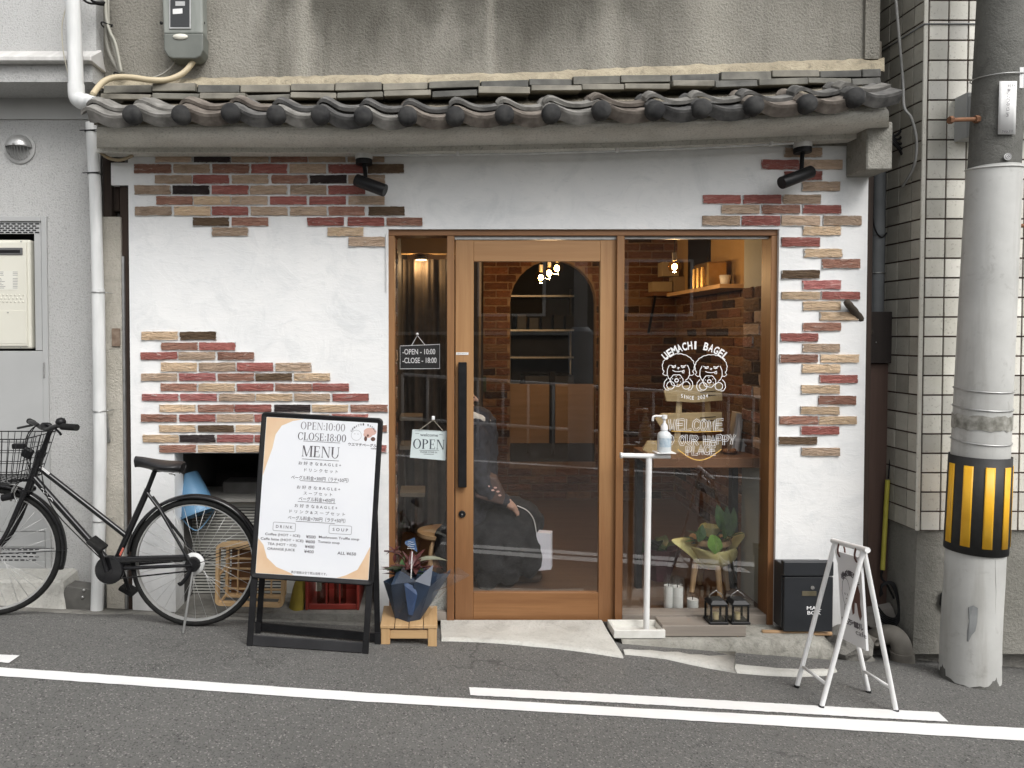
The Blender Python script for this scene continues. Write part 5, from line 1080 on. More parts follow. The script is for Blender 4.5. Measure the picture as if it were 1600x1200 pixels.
c = at(1370, 427, .2); b = MB(); b.tube([c+Vector((.042*math.cos(t*.4), .042*math.sin(t*.4), 0)) for t in range(16)], .004, 6, closed=True); b.cyl(c+Vector((.04, 0, 0)), c+Vector((.08, .0, -.004)), .004, n=6); b.build('clamp', STEEL, gp, True)
b = MB(); b.tube(smooth_path([at(1369, 205, .1), at(1365, 280, .12), at(1364, 340, .14), at(1370, 364, .15), at(1380, 370, .16), at(1390, 350, .2), at(1393, 300, .2), at(1395, 240, .2)], 6), .0045, 6); props(b.build('black_cable', BLACKP, smooth=True), 'black cable looping down in the alley beside the grey pipe', 'cable')
slab('alley_plank', 1394, 1406, 256, 487, .3, .05, wood('grey_plank', (.05, .042, .036), (.085, .072, .062), 'z', .85), 'weathered grey plank standing upright in the alley', 'plank')
b = MB(); b.tube([at(1375, 20, .35), at(1377, 130, .35)], .05, 14); props(b.build('red_pipe', mat('rust_red', (.10, .035, .022), (.15, .055, .035), 6, .8), smooth=True), 'rusty red pipe high in the alley', 'pipe')
slab('pale_batten', 1362.5, 1371, 64, 104, .15, .04, wood('pale_batten', (.3, .27, .22), (.4, .36, .3), 'z', .85), 'short pale batten beside the upper wall', 'batten')
slab('alley_beam', 1361, 1419, 2, 13, .3, .06, mat('beam_grey', (.2, .195, .18), (.27, .26, .24), 6, .8), 'grey beam bridging the alley near the top', 'beam')
b = MB(); b.tube(smooth_path([at(1398, -20, -.06), at(1405, 60, -.05), at(1411, 130, -.04), at(1413, 168, -.1), at(1424, 185, -.12), at(1432, 220, -.125), at(1428, 260, -.1), at(1410, 292, -.02)], 6), .007, 8); props(b.build('grey_hose', mat('hose_grey', (.20, .2, .19), (.27, .27, .26), 10, .6), smooth=True), 'grey hose hanging in a curve against the tiled side wall', 'hose')
b = MB(); b.tube(smooth_path([at(1323, 472, -.05), at(1335, 487, -.01), at(1346, 503, .03), at(1356, 520, .1)], 5), [.018, .019, .02, .019, .021, .022, .02, .023, .024, .023, .024, .026, .026, .027, .027, .027], 10); props(b.build('timber_stub', wood('branch', (.035, .026, .02), (.09, .07, .05), 'z', .9), smooth=True), 'dark broken timber end sticking out beside the brick slips', 'timber')
yt = thing('yellow_guard', 'yellow cable guard hanging against the brown board', 'cable guard', at(1383, 890, .1)); b = MB(); b.tube([at(1387, 750, .1), at(1384, 800, .1), at(1379, 890, .1)], .0125, 10); b.build('sleeve', mat('yellow_plastic', (.42, .38, .05), (.52, .47, .08), 9, .5), yt, True, auto=40)
b = MB(); b.tube(smooth_path([at(1396, 575, .12), at(1397, 640, .12), at(1392, 700, .12), at(1388, 748, .1)], 5), .004, 6); b.tube(smooth_path([at(1379, 890, .1), at(1377, 902, .1), at(1386, 914, .08), at(1397, 935, .07)], 5), .006, 6); b.build('cable', BLACKP, yt, True)
ck = thing('cable_coil', 'loose coil of black cable hanging at the foot of the tiled wall', 'cable', at(1390, 960, 0))
for k in range(5):
    pts = [at(1375+3*k*.3, 932-k, .06), at(1378, 917-k, .05), at(1391+k, 912-k*.5, .04), at(1400+k*.6, 930, .03), at(1404+k*.5, 955+2*k, .02), at(1398, 966+3*k, .02), at(1384, 962+3*k, .02), at(1372-k, 948+4*k, .03)]
    b = MB(); b.tube(smooth_path(pts, 5), .005, 6); b.build('loop', BLACKP, ck, True)
el = thing('drain_elbow', 'old brown grey drain elbow at the foot of the alley', 'pipe', at(1405, 1030, -.1)); EP = mat('old_pipe', (.15, .135, .115), (.27, .25, .215), 7, .7)
b = MB(); b.tube(smooth_path([at(1362, 1000, .06), at(1382, 992, -.02), at(1398, 993, -.06), at(1407, 1006, -.08), at(1410, 1022, -.085)], 5), .052, 16); b.build('bend', EP, el, True, auto=50); b = MB(); b.tube([at(1409, 1018, -.085), at(1410.5, 1034, -.085)], .058, 18); b.build('socket', EP, el, True, auto=40)
b = MB(); b.tube([at(1345, 992, .05), at(1371, 1004, -.06)], .021, 12, cap=False); o = b.build('stub_pipe', EP, el, True); so = o.modifiers.new('s', 'SOLIDIFY'); so.thickness = .004
props(MB().prism3([at(1350, 958, .06), at(1395, 950, .04), at(1408, 985, .02), at(1370, 985, .03), at(1352, 975, .05)], (0, .03, .02)).build('scrap_sheet', mat('scrap', (.12, .11, .10), (.2, .185, .165), 9, .7)), 'crumpled grey sheet below the cable coil', 'scrap')
b = MB(); b.hexa([(xA0-.02, -.02, -.5), (xA1+.02, -.02, -.5), (xA1+.02, .6, -.5), (xA0-.02, .6, -.5), (xA0-.02, -.06, -.22), (xA1+.02, -.06, -.25), (xA1+.02, .6, -.10), (xA0-.02, .6, -.08)]); props(b.build('alley_floor', CONC_D), 'dark dirty concrete in the alley', kind='structure')

rk2 = thing('eave_cables', 'tangle of black cables behind the right end of the roof', 'cable', at(1400, 230, .1))
for k in range(5): b = MB(); b.tube(smooth_path([at(1388+k, 196+6*k, .02), at(1396+k*2, 212+5*k, .03), at(1407+k, 205+9*k, .06), at(1412, 190+5*k, .1)], 5), .007, 6); b.build('cable', BLACKP, rk2, True)
# ================================================================== tiled building on the right
YT = -.12; rb_ = thing('tiled_building', 'building clad in square cream tiles with dark joints on the right', 'building', (3.2, .2, -.2))
xc = xat(1437, YT); ztile = zat(829, YT); PITCHT = .1058
rw = MB(); rw.box(xc, 7.0, YT, 4.0, ztile, 6.0); JT = mat('dark_joint', (.040, .025, .020), (.085, .058, .046), 9, .9); tw = rw.build('tile_wall', JT, rb_)
bs_ = MB(); bs_.hexa([(xc+.004, YT+.02, -.145), (7, YT+.02, -.145), (7, 3.9, -.145), (xc+.004, 3.9, -.145), (xc+.012, YT+.012, ztile-.001), (7, YT+.012, ztile-.001), (7, 3.9, ztile-.001), (xc+.012, 3.9, ztile-.001)]); bs_.build('base', m_concrete('base_concrete', (.20, .195, .17), (.29, .28, .25), (.11, .105, .09), .45, 60, 2.2), rb_)
b = MB(); b.box(xc+.03, 7, YT+.10, 3.9, -.5, -.146); b.build('footing', CONC_D, rb_)
def tmat(k, c1, c2):
    q = NT('wall_tile_%d' % k); v = q.vec((1, 1, 1), True); n = q.noise(v, 9, 5, .6); sp = q.noise(v, 70, 3, .7); c = q.ramp(n, [(.3, c1), (.7, c2)]); c = q.mix(q.math('MULTIPLY', q.mask(sp, .58, .72), .55), c, (.28, .25, .2)); oi = q.n('ShaderNodeObjectInfo'); hv = q.n('ShaderNodeHueSaturation'); q.l(c, hv.inputs['Color']); q.l(q.math('ADD', q.math('MULTIPLY', oi.outputs['Random'], .40), .74), hv.inputs['Value']); c = hv.outputs[0]
    st_ = q.noise(q.vec((14, 14, 2), True), 1.0, 4); c = q.mix(q.math('MULTIPLY', q.mask(st_, .55, .75), .25), c, (.45, .42, .35)); q.col(c); q.bump(n, .06, .01); return q.fin(.4)
TMS = [tmat(3, (.40, .38, .325), (.50, .48, .415)), tmat(4, (.34, .32, .27), (.44, .42, .36))]  # side-face tiles: alley shade put into the darker colour, plus some weathering
TM = [tmat(0, (.72, .70, .62), (.80, .78, .70)), tmat(1, (.68, .66, .58), (.76, .74, .665)), tmat(2, (.75, .73, .66), (.82, .80, .73))]
def tile_me(wd, hh_):
    b = MB(); b.box(-wd/2, wd/2, -.006, .0, -hh_/2, hh_/2)
    for i in (0, 1, 4, 5): v = b.v[i]; v.x *= .985; v.z *= .985
    return b.data('tile', TM[0])
TS = PITCHT-.0085; me_f, me_s = tile_me(TS, TS), tile_me(.068, TS)
def put_tile(me, loc, rot, tm=None):
    o = bpy.data.objects.new('tile', me); COL.objects.link(o); o.location = loc; o.rotation_euler = (JIT(.006), JIT(.006), rot+JIT(.006)); o.material_slots[0].link = 'OBJECT'; o.material_slots[0].material = random.choice(tm or TM); attach(o, tw)
rows = int((3.75-ztile)/PITCHT)+1
for r_ in range(rows):
    z = ztile+PITCHT*(r_+.5)
    b = None
    for k in range(6): put_tile(me_f, (xc+.018+PITCHT*(k+.5), YT, z), 0)
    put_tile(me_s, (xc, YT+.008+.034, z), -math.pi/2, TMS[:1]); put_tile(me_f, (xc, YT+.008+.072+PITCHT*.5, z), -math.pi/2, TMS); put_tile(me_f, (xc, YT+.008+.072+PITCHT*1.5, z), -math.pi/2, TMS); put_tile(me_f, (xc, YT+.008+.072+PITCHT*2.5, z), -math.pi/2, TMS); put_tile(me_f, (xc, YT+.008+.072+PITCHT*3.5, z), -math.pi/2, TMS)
b = MB()
for r_ in range(rows, rows+22):
    for k in range(12): x = xc+.018+PITCHT*k; z = ztile+PITCHT*r_; b.box(x+.004, x+TS, YT-.006, YT-.0002, z+.004, z+TS)
for r_ in range(rows):
    for k in range(6, 30): x = xc+.018+PITCHT*k; z = ztile+PITCHT*r_; b.box(x+.004, x+TS, YT-.006, YT-.0002, z+.004, z+TS)
o = b.build('far_tiles', TM[0], tw); o['kind'] = 'stuff'
b = MB(); b.box(xc-.007, xc+.014, YT-.007, YT+.006, ztile, 6.0); b.build('corner_trim', TM[1], rb_, False, .003)
b = MB(); b.tube([at(1378+ (1460-1378)*i/6, 66-i*4.3 if i < 4 else 38, (.3-.07*i) if i < 6 else YT-.008) for i in range(0)] or [Vector((xc-.01, .3, zat(37.5, YT-.01))), Vector((xc-.01, YT-.01, zat(37.5, YT-.01))), Vector((xat(1540, YT-.01), YT-.01, zat(37, YT-.01)))], .004, 6); b.build('wall_cable', PVCG, rb_, True)
mb_ = thing('wall_box', 'grey metal box on the tiled wall half hidden by the pole', 'box', at(1515, 215, YT)); b = MB(); jbox(b, 1504, 1560, 144, 215, YT-.10, YT-.0075); b.build('body', mat('box_grey', (.34, .345, .34), (.42, .425, .42), 5, .45), mb_, False, .004); b = MB(); jbox(b, 1508, 1560, 149, 214, YT-.112, YT-.1005); b.build('door', mat('box_grey', (.3, .3, .3)), mb_, False, .003)
b = MB(); jbox(b, 1590, 1660, 140, 190, YT-.12, YT-.0075); props(b.build('wall_box', mat('box_grey', (.3, .3, .3)), bevel=.008), 'pale grey box on the tiled wall right of the pole', 'box')
b = MB(); b.prism3([at(1472, 928, YT-.004), at(1483, 921, YT-.004), at(1487, 950, YT-.004), at(1478, 955, YT-.004), at(1470, 946, YT-.004)], (0, .012, 0)); props(b.build('wall_hole', BLACKP), 'dark rough hole in the concrete base beside the pole', 'hole')

# ================================================================== utility pole
pg = atg(1523, 1064); YPo = pg.y
pole = thing('utility_pole', 'leaning concrete utility pole wrapped in pale sheeting with a striped warning band', 'utility pole', pg)
pb_ = Vector((xat(1523, YPo), YPo, pg.z-.1)); pt_ = at(1566, 0, YPo); ax = (pt_-pb_); 
def pp_(py): # centre of pole at photo height
    z = zat(py, YPo); t = (z-pb_.z)/(pt_.z-pb_.z); return pb_+ax*t
def pr_(py): return sz((79-12*(1060-py)/1060)/2, YPo)
POLEC = m_concrete('pole_concrete', (.13, .13, .118), (.19, .188, .172), (.08, .08, .072), .5, 120, 4); 
def m_sheet():
    q = NT('pole_sheet'); v = q.vec(); n = q.noise(v, 3, 5, .6); n2 = q.noise(v, 11, 6, .7, .5); c = q.ramp(n, [(.3, (.44, .44, .42)), (.7, (.58, .58, .555))]); st_ = q.noise(q.vec((9, 9, .8)), 1.2, 5, .65); c = q.mix(q.math('MULTIPLY', q.mask(st_, .52, .72), .45), c, (.30, .285, .25)); c = q.mix(q.math('MULTIPLY', q.mask(n2, .58, .72), .45), c, (.25, .24, .215)); q.col(c); q.bump(n, .25, .02); return q.fin(.5)
PSH = m_sheet()
b = MB(); b.tube([pb_, pp_(1040), pp_(600), pp_(262), pp_(0), pp_(-700)], [pr_(1060)+.004, pr_(1040)-.004, pr_(600)-.004, pr_(262)-.004, pr_(0)-.004, pr_(-700)], 32); b.build('shaft', POLEC, pole, True, auto=60)
b = MB(); ys = [262, 268, 400, 550, 612, 614, 660, 700, 860, 900, 950, 1000, 1040, 1056]; n = 40
for y in ys:
    c = pp_(y); r_ = pr_(y)+.002
    for j in range(n):
        a = 2*math.pi*j/n; dz = (.006*math.sin(j*.7)+.004*math.sin(j*2.1) if y in (1056,) else 0); rr = r_+(.006*math.sin(a*3+y*.02)*max(0, (y-880)/170) if y > 880 else 0); b.v.append(c+Vector((rr*math.cos(a), rr*math.sin(a), dz)))
for i in range(len(ys)-1):
    for j in range(n): b.f.append((i*n+j, (i+1)*n+j, (i+1)*n+(j+1) % n, i*n+(j+1) % n))
b.build('sheet_wrap', PSH, pole, True)
def ring(y, rad, m, name, off=.004):
    b = MB(); c = pp_(y); b.tube([c+Vector(((pr_(y)+off)*math.cos(t*.2), (pr_(y)+off)*math.sin(t*.2), .01*math.sin(t*.2))) for t in range(31)], rad, 6, closed=True); b.build(name, m, pole, True)
for y in (608, 636, 688): ring(y, .004, STEEL, 'strap')
ring(264, .004, PSH, 'strap')
b = MB()
for y in (647, 669):
    c = pp_(y); 
    for j in range(n): a = 2*math.pi*j/n; b.v.append(c+Vector(((pr_(y)+.005)*math.cos(a), (pr_(y)+.005)*math.sin(a), .004*math.sin(j*1.3)+.003*math.sin(j*2.9))))
for j in range(n): b.f.append((j, n+j, n+(j+1) % n, (j+1) % n))
b.build('torn_tape', mat('torn_tape', (.16, .155, .13), (.45, .44, .40), 22, .8), pole, True)
# warning band
def band(y0, y1, a0, a1, off, m, name, nseg=24):
    b = MB()
    for y in (y0, (y0+y1)/2, y1):
        for j in range(nseg+1): a = math.radians(a0+(a1-a0)*j/nseg); c = pp_(y); b.v.append(c+Vector(((pr_(y)+off)*math.cos(a), (pr_(y)+off)*math.sin(a), 0)))
    for i in range(2):
        for j in range(nseg): b.f.append((i*(nseg+1)+j, (i+1)*(nseg+1)+j, (i+1)*(nseg+1)+j+1, i*(nseg+1)+j+1))
    o = b.build(name, m, pole, True); so = o.modifiers.new('s', 'SOLIDIFY'); so.thickness = .003; so.offset = 1; return o
band(711, 859, 0, 360, .008, mat('band_black', (.013, .013, .013), (.022, .022, .022), 30, .6), 'warning_band', 48)
YELS = mat('band_yellow', (.82, .42, .015), (.90, .50, .03), 12, .45)
for a in [-184+38*k for k in range(9)]: band(724, 847, a-8.7, a+8.7, .0115, YELS, 'warning_stripe', 6)
# peeled patch, torn seam
b = MB()
pa = [(1500, 952), (1508, 955), (1514, 948), (1521, 946), (1528, 950), (1527, 972), (1524, 986), (1518, 993), (1513, 1003), (1507, 1000), (1504, 985), (1502, 968)]
def onpole(px, py, off):
    d = ray(px, py); c = pp_(py); r_ = pr_(py)+off; t = (YPo-CAM.y)/d.y
    for _ in range(12):
        p = CAM+d*t; dx = p.x-c.x; yy = c.y-math.sqrt(max(0, r_*r_-dx*dx)); t = (yy-CAM.y)/d.y
    return CAM+d*t
cc_ = onpole(1515, 970, .0065); b.v = [cc_]+[onpole(x, y, .0065) for x, y in pa]; b.f = [(0, i+1, (i+1) % len(pa)+1) for i in range(len(pa))]; b.build('peeled_patch', mat('bare_patch', (.24, .25, .25), (.33, .34, .34), 12, .8), pole)
b = MB(); b.prism3([onpole(1504, 864, .004), onpole(1508, 866, .004), onpole(1507, 878, .004), onpole(1504, 876, .004)], (0, -.003, 0)); b.build('peeled_patch', BLACKP, pole)
b = MB(); seam = [(1566, 862, .02), (1566, 900, .03), (1569, 925, .045), (1563, 960, .03), (1571, 1000, .05), (1573, 1038, .045)]
for x, y, o_ in seam: q = pp_(y); b.v += [onpole(1556+ (x-1566)*.3, y, .004), Vector((xat(x, YPo-.03), YPo-.02-o_*.5, zat(y, YPo-.03)))]
for i in range(len(seam)-1): b.f.append((2*i, 2*i+2, 2*i+3, 2*i+1))
o = b.build('torn_flap', PSH, pole, True); so = o.modifiers.new('s', 'SOLIDIFY'); so.thickness = .002
# number plate, emblem disc, step bolts
def pplate(x0, x1, y0, y1, name, m):
    b = MB(); nn = 6
    for y in (y0, y1):
        for j in range(nn+1): b.v.append(onpole(x0+(x1-x0)*j/nn+(0 if y == y0 else -2.6), y, .006))
    for j in range(nn): b.f.append((j, nn+1+j, nn+2+j, j+1))
    o = b.build(name, m, pole, True); so = o.modifiers.new('s', 'SOLIDIFY'); so.thickness = .003; so.offset = 1; return o
plt = pplate(1561.5, 1588.5, 127, 210, 'number_plate', WHITEP)
pm_ = onpole(1574, 170, .011); tilt = frame(pm_+Vector((0, -.006, 0)), (.98, -.19, 0), ax.normalized())
b = MB(tilt)
def ptxt(s_, cx_, cy_, w_, h_, bold=.01): x, y = onplane(tilt, cx_, cy_); k = sz(1, YPo); b.text(s_, x-w_*k/2, x+w_*k/2, y-h_*k/2, y+h_*k/2, 0, bold=bold)
for i, ch in enumerate('東シンフタバニ'): ptxt(ch, 1576.5-i*.35, 141+i*5.6, 5, 4.6)
b.build('lettering', INK, plt); b = MB(tilt); ptxt('町71', 1580, 134, 9, 4); b.build('lettering', INK, plt)
b = MB(tilt); ptxt('3', 1574, 180, 3, 4.5); b.build('lettering', INK, plt); b = MB(tilt); ptxt('No.11', 1574, 205, 13, 4)
b.build('lettering', INK, plt)
b = MB(); c = onpole(1574, 245, .005); b.lathe([(.0165, 0), (.0165, .004), (.0001, .004)], c, 20, Matrix.Rotation(math.radians(90), 3, 'X') @ Matrix.Rotation(.35, 3, 'Y') if False else frame(c, (.98, -.19, 0), (0, 0, 1)).to_3x3()); o = b.build('maker_disc', STEEL, pole)
b = MB(frame(c+Vector((0, -.006, 0)), (.98, -.19, 0), (0, 0, 1))); b.ribbon(arc(0, 0, .012, .012, 0, 360, 16)[:-1], .002, .0, True); b.ribbon([(-.007, -.005), (.002, .006)], .003, .0005); b.ribbon([(0, -.007), (.007, .003)], .003, .001); b.build('maker_mark', INK, o)
b = MB(); b.cyl(at(1485, 187.5, YPo-.02), at(1532, 186, YPo-.02), .0105, n=10); b.cyl(at(1483, 187.5, YPo-.02), at(1488, 187.4, YPo-.02), .019, n=6); b.cyl(at(1523, 186.5, YPo-.02), at(1529, 186.3, YPo-.02), .019, n=6); b.build('step_bolt', mat('rust_bolt', (.16, .07, .035), (.25, .12, .06), 30, .8), pole, False)
b = MB(); b.cyl(at(1575, 353, YPo+.02), at(1640, 352, YPo+.02), .0105, n=10); b.build('step_bolt', mat('rust_bolt', (.16, .07, .035)), pole, False)
ring(123, .003, STEEL, 'plate_wire'); b = MB(); b.obox(at(1595, 122, YPo-.1), (.02, .012, .10)); b.build('tag', WHITEP, pole)

# ================================================================== across the street (mirrored in the glass)
ob = thing('opposite_building', 'dark low building across the street seen mirrored in the glass', 'building', (0, -9, 0))
OB = m_stucco('opposite_stucco', (.16, .155, .145), (.22, .215, .2), (.10, .1, .09), .5)
b = MB(); b.box(-9, 10, -11, -8.6, -1.0, 3.4); b.build('wall', OB, ob); b = MB(); b.box(-9.2, 10.2, -11.2, -8.35, 3.401, 3.52); b.build('roof_slab', CONC_D, ob)
b = MB(); b.box(-9, 10, -8.6, -8.52, 1.62, 1.68); b.build('string_course', CONC_L, ob)
for i in range(6):
    x = -7+2.6*i; b = MB(); b.box(x, x+1.2, -8.598, -8.57, 1.95, 2.95); w_ = b.build('window', WHITEP, ob); b = MB(); b.box(x+.06, x+1.14, -8.569, -8.56, 2.0, 2.9); b.build('pane', BLACK, w_)
op = thing('street_pole', 'slender grey pole with a thick lower sleeve standing behind the photographer', 'pole', (1.86, -4.9, 0)); b = MB(); b.tube([(1.86, -4.9, -.2), (1.86, -4.9, 1.66)], .15, 20); b.tube([(1.86, -4.9, 1.66), (1.86, -4.9, 1.72)], [.15, .09], 20); b.build('sleeve', mat('pole_sleeve', (.36, .38, .40), None, rough=.6), op, True, auto=40); b = MB(); b.tube([(1.86, -4.9, 1.70), (1.86, -4.9, 6)], .085, 16); b.build('shaft', mat('pole_grey', (.55, .56, .57), None, rough=.6), op, True)
fc = thing('street_fence', 'low white tubular railing on the far pavement', 'fence', (2.4, -5.6, 0))
for i in range(16): x = -.4+.34*i; z = ground(x, -5.6); b = MB(); b.cyl((x, -5.6, z-.05), (x, -5.6, z+.95), .018, n=8); b.build('baluster', WHITEP, fc, True)
for h in (.35, .95): b = MB(); b.cyl((-.4, -5.6, ground(-.4, -5.6)+h), (4.7, -5.6, ground(4.7, -5.6)+h), .022, n=8); b.build('rail', WHITEP, fc, True)
# ================================================================== serif lettering for the menu
def serif_glyph(b, ch, x, y, h):
    """thick-thin capitals with slab hairlines; returns advance width (in units of h)"""
    T, t = .15, .045
    def R(x0, x1, y0, y1): b.add([(x+x0*h, y+y0*h, 0), (x+x1*h, y+y0*h, 0), (x+x1*h, y+y1*h, 0), (x+x0*h, y+y1*h, 0)], [(0, 1, 2, 3)])
    def stem(cx, w=T, y0=0, y1=1, s=True):
        R(cx-w/2, cx+w/2, y0, y1)
        if s:
            for yy in (y0, y1-t) if s is True else ((y0,) if s == 'b' else (y1-t,)): R(cx-w/2-.07, cx+w/2+.07, yy, yy+t)
    def Q(p): b.add([(x+a*h, y+c*h, 0) for a, c in p], [tuple(range(len(p)))])
    def bowl(cx, cy, rx, ry, a0=0, a1=360, w=T, n=20):
        k = len(b.v)
        for i in range(n+1):
            a = math.radians(a0+(a1-a0)*i/n); c_, s_ = math.cos(a), math.sin(a)
            b.v += [Vector((x+(cx+rx*c_)*h, y+(cy+ry*s_)*h, 0)), Vector((x+(cx+(rx-w)*c_)*h, y+(cy+(ry-t)*s_)*h, 0))]
        for i in range(n): b.f.append((k+2*i, k+2*i+1, k+2*i+3, k+2*i+2))
    if ch == 'O': bowl(.42, .5, .42, .52); return .9
    if ch == '0': bowl(.32, .5, .32, .52, w=.14); return .72
    if ch == 'C': bowl(.42, .5, .42, .52, 40, 320); R(.70, .745, .62, .95); R(.70, .745, .08, .3); return .84
    if ch == 'E': stem(.16); R(.1, .62, 0, t); R(.1, .6, 1-t, 1); R(.2, .48, .48, .48+t); R(.58, .62, 0, .26); R(.56, .6, .76, 1); R(.45, .48, .38, .64); return .72
    if ch == 'L': stem(.16); R(.1, .62, 0, t); R(.58, .62, 0, .28); return .70
    if ch == 'N': stem(.13, t); stem(.77, t, 0, 1, 't'); Q([(.10, 1), (.26, 1), (.80, 0), (.70, 0)]); return .92
    if ch == 'M': stem(.12, t, 0, 1, 'b'); stem(.92, T); Q([(.06, 1), (.24, 1), (.54, .06), (.46, 0)]); Q([(.46, 0), (.52, .04), (.88, 1), (.83, 1)]); return 1.1
    if ch == 'U': stem(.16, T, .3, 1, 't'); stem(.72, t, .3, 1, 't'); bowl(.415, .33, .33, .36, 180, 360, .1); return .9
    if ch == 'P': stem(.16); bowl(.30, .74, .36, .26, -90, 90); R(.2, .32, 1-t, 1); R(.2, .32, .48, .48+t); return .74
    if ch == 'S': bowl(.31, .74, .27, .27, 60, 270, .12); bowl(.31, .26, .29, .28, -120, 90, .13); R(.50, .54, .72, .98); R(.05, .09, .02, .3); return .66
    if ch == '1': stem(.2, .14, 0, 1, 'b'); Q([(.13, 1), (.13, .94), (.0, .84), (.0, .87)]); return .44
    if ch == '8': bowl(.3, .76, .23, .25, w=.1); bowl(.3, .26, .29, .28, w=.13); return .66
    if ch == ':': R(.08, .2, .06, .2); R(.08, .2, .52, .66); return .3
    return .4
def serif(b, s, cx, cy, w, h):
    t = MB(); x = 0
    for ch in s: x += serif_glyph(t, ch, x, 0, 1)+.03
    sx = w/x
    k = len(b.v); b.v += [Vector((cx-w/2+v.x*sx, cy-h/2+v.y*h, .0004)) for v in t.v]; b.f += [tuple(i+k for i in f) for f in t.f]
# ================================================================== menu board
g0, g1 = atg(381, 1009), atg(573, 1022)
t0 = at(413, 641, g0.y+.11)
Mb = frame(g0, g1-g0, t0-g0); nrm = Mb.col[2].xyz
if nrm.y > 0: pass
menu = thing('menu_board', 'black A-frame stand with a white drink and soup menu poster', 'sign', (g0+g1)/2)
L = lambda x, y: onplane(Mb, x, y)
tl, tr, bl_, br_ = L(413, 642), L(601, 655), L(388, 904), L(581, 913)
a0, a1 = (tl[0]+bl_[0])/2, (tr[0]+br_[0])/2; b0, b1 = (bl_[1]+br_[1])/2, (tl[1]+tr[1])/2
fw = .026
def lbox(M, x0, x1, y0, y1, z0, z1): b = MB(M); b.box(x0, x1, y0, y1, z0, z1); return b
MF = mat('board_frame', (.011, .011, .012), (.018, .018, .019), 15, .5, spec=.25)
b = MB(Mb); 
def rrect(x0, x1, y0, y1, r, n=5): return arc(x1-r, y1-r, r, r, 0, 90, n)+arc(x0+r, y1-r, r, r, 90, 180, n)+arc(x0+r, y0+r, r, r, 180, 270, n)+arc(x1-r, y0+r, r, r, 270, 360, n)
O_, I_ = rrect(a0, a1, b0, b1, .022), rrect(a0+fw, a1-fw, b0+fw, b1-fw, .003); n = len(O_)
b.v = [Vector((x, y, -.012)) for x, y in O_]+[Vector((x, y, .008)) for x, y in O_]+[Vector((x, y, .012)) for x, y in rrect(a0+.006, a1-.006, b0+.006, b1-.006, .018)]+[Vector((x, y, .004)) for x, y in I_]
for i in range(n):
    j = (i+1) % n
    for k in range(3): b.f.append((k*n+i, k*n+j, (k+1)*n+j, (k+1)*n+i))
b.f.append(tuple(reversed(range(n)))); b.build('frame', MF, menu)
PAPER = mat('poster_paper', (.74, .76, .80), (.80, .81, .83), 2, .35); PEACH = mat('poster_peach', (.68, .47, .30), (.76, .58, .40), 5, .35)
px0, px1, py0, py1 = a0+fw, a1-fw, b0+fw, b1-fw; W_, H_ = px1-px0, py1-py0
po = lbox(Mb, px0-.002, px1+.002, py0-.002, py1+.002, .0035, .0045).build('poster', PAPER, menu)
b = MB(Mb); zz = .0048
def blob(pts): b = MB(Mb); b.v = [Vector((px0+u*W_, py0+v*H_, zz)) for u, v in pts]; b.f.append(tuple(range(len(pts)))); b.build('poster_corner', PEACH, po)
blob([(0, .62), (.0, 1), (.34, 1), (.24, .985), (.14, .95), (.09, .89), (.07, .80), (.03, .70)]); blob([(.05, .0), (0, .0), (0, .22), (.05, .18), (.09, .10), (.18, .045), (.30, .015), (.34, 0)]); blob([(.72, 0), (.80, .02), (.90, .06), (.95, .13), (1, .21), (1, 0)])
kx = (px1-px0)/175.0
ink, pale, inkp, inkl, inks = (MB(Mb) for _ in range(5))
def center(cx, cy): return L(cx, cy)
def line(bb, s, cx, cy, w, h, bold=.006, z=.0052):
    x, y = center(cx, cy); bb.text(s, x-w*kx/2, x+w*kx/2, y-h*kx/2, y+h*kx/2, z, bold=bold)
def srf(bb, s, cx, cy, w, h): 
    x, y = center(cx, cy); t = MB(); serif(t, s, x, y, w*kx, h*kx); k = len(bb.v); bb.v += [v+Vector((0, 0, .005)) for v in t.v]; bb.f += [tuple(i+k for i in f) for f in t.f]
def rule(cx, cy, w): x, y = center(cx, cy); ink.ribbon([(x-w*kx/2, y), (x+w*kx/2, y)], .0022, .0052)
srf(pale, 'OPEN:10:00', 505.5, 666.5, 71, 11.5); srf(ink, 'CLOSE:18:00', 504, 683, 77, 11.5); srf(ink, 'MENU', 502, 706, 61, 17)
for r_ in ((503, 690.5, 58), (501, 718.5, 58), (499, 752.5, 60), (495, 785, 59), (493, 816, 61)): rule(*r_)
for s, cx, cy, w, h in (('お 好 き な B A G L E +', 500, 725, 67, 5.6), ('ド リ ン ク セ ッ ト', 502, 735.5, 53, 5.4), ('お 好 き な B A G L E +', 498, 762.5, 68, 5.6), ('ス ー プ セ ッ ト', 497, 771.5, 45, 5.4), ('お 好 き な B A G L E +', 494, 791.5, 67, 5.6), ('ド リ ン ク & ス ー プ セ ッ ト', 496, 801, 87, 5.4)): line(ink, s, cx, cy, w, h)
for s, cx, cy, w in (('ベーグル料金+300円（ラテ+50円）', 500, 748, 90), ('ベーグル料金+450円', 495, 780.5, 56), ('ベーグル料金+700円（ラテ+50円）', 495, 811, 90)): line(ink, s, cx, cy, w, 7)
for s, cx, cy, w in (('D R I N K', 444.5, 823, 26), ('S O U P', 532, 827.5, 24)):
    kk = inkp if cx < 500 else inks; line(kk, s, cx, cy, w, 4.6, .01); x, y = center(cx, cy); kk.ribbon(rrect(x-17.5*kx, x+17.5*kx, y-6.5*kx, y+6.5*kx, 2*kx, 3), .0016, .0052, True)
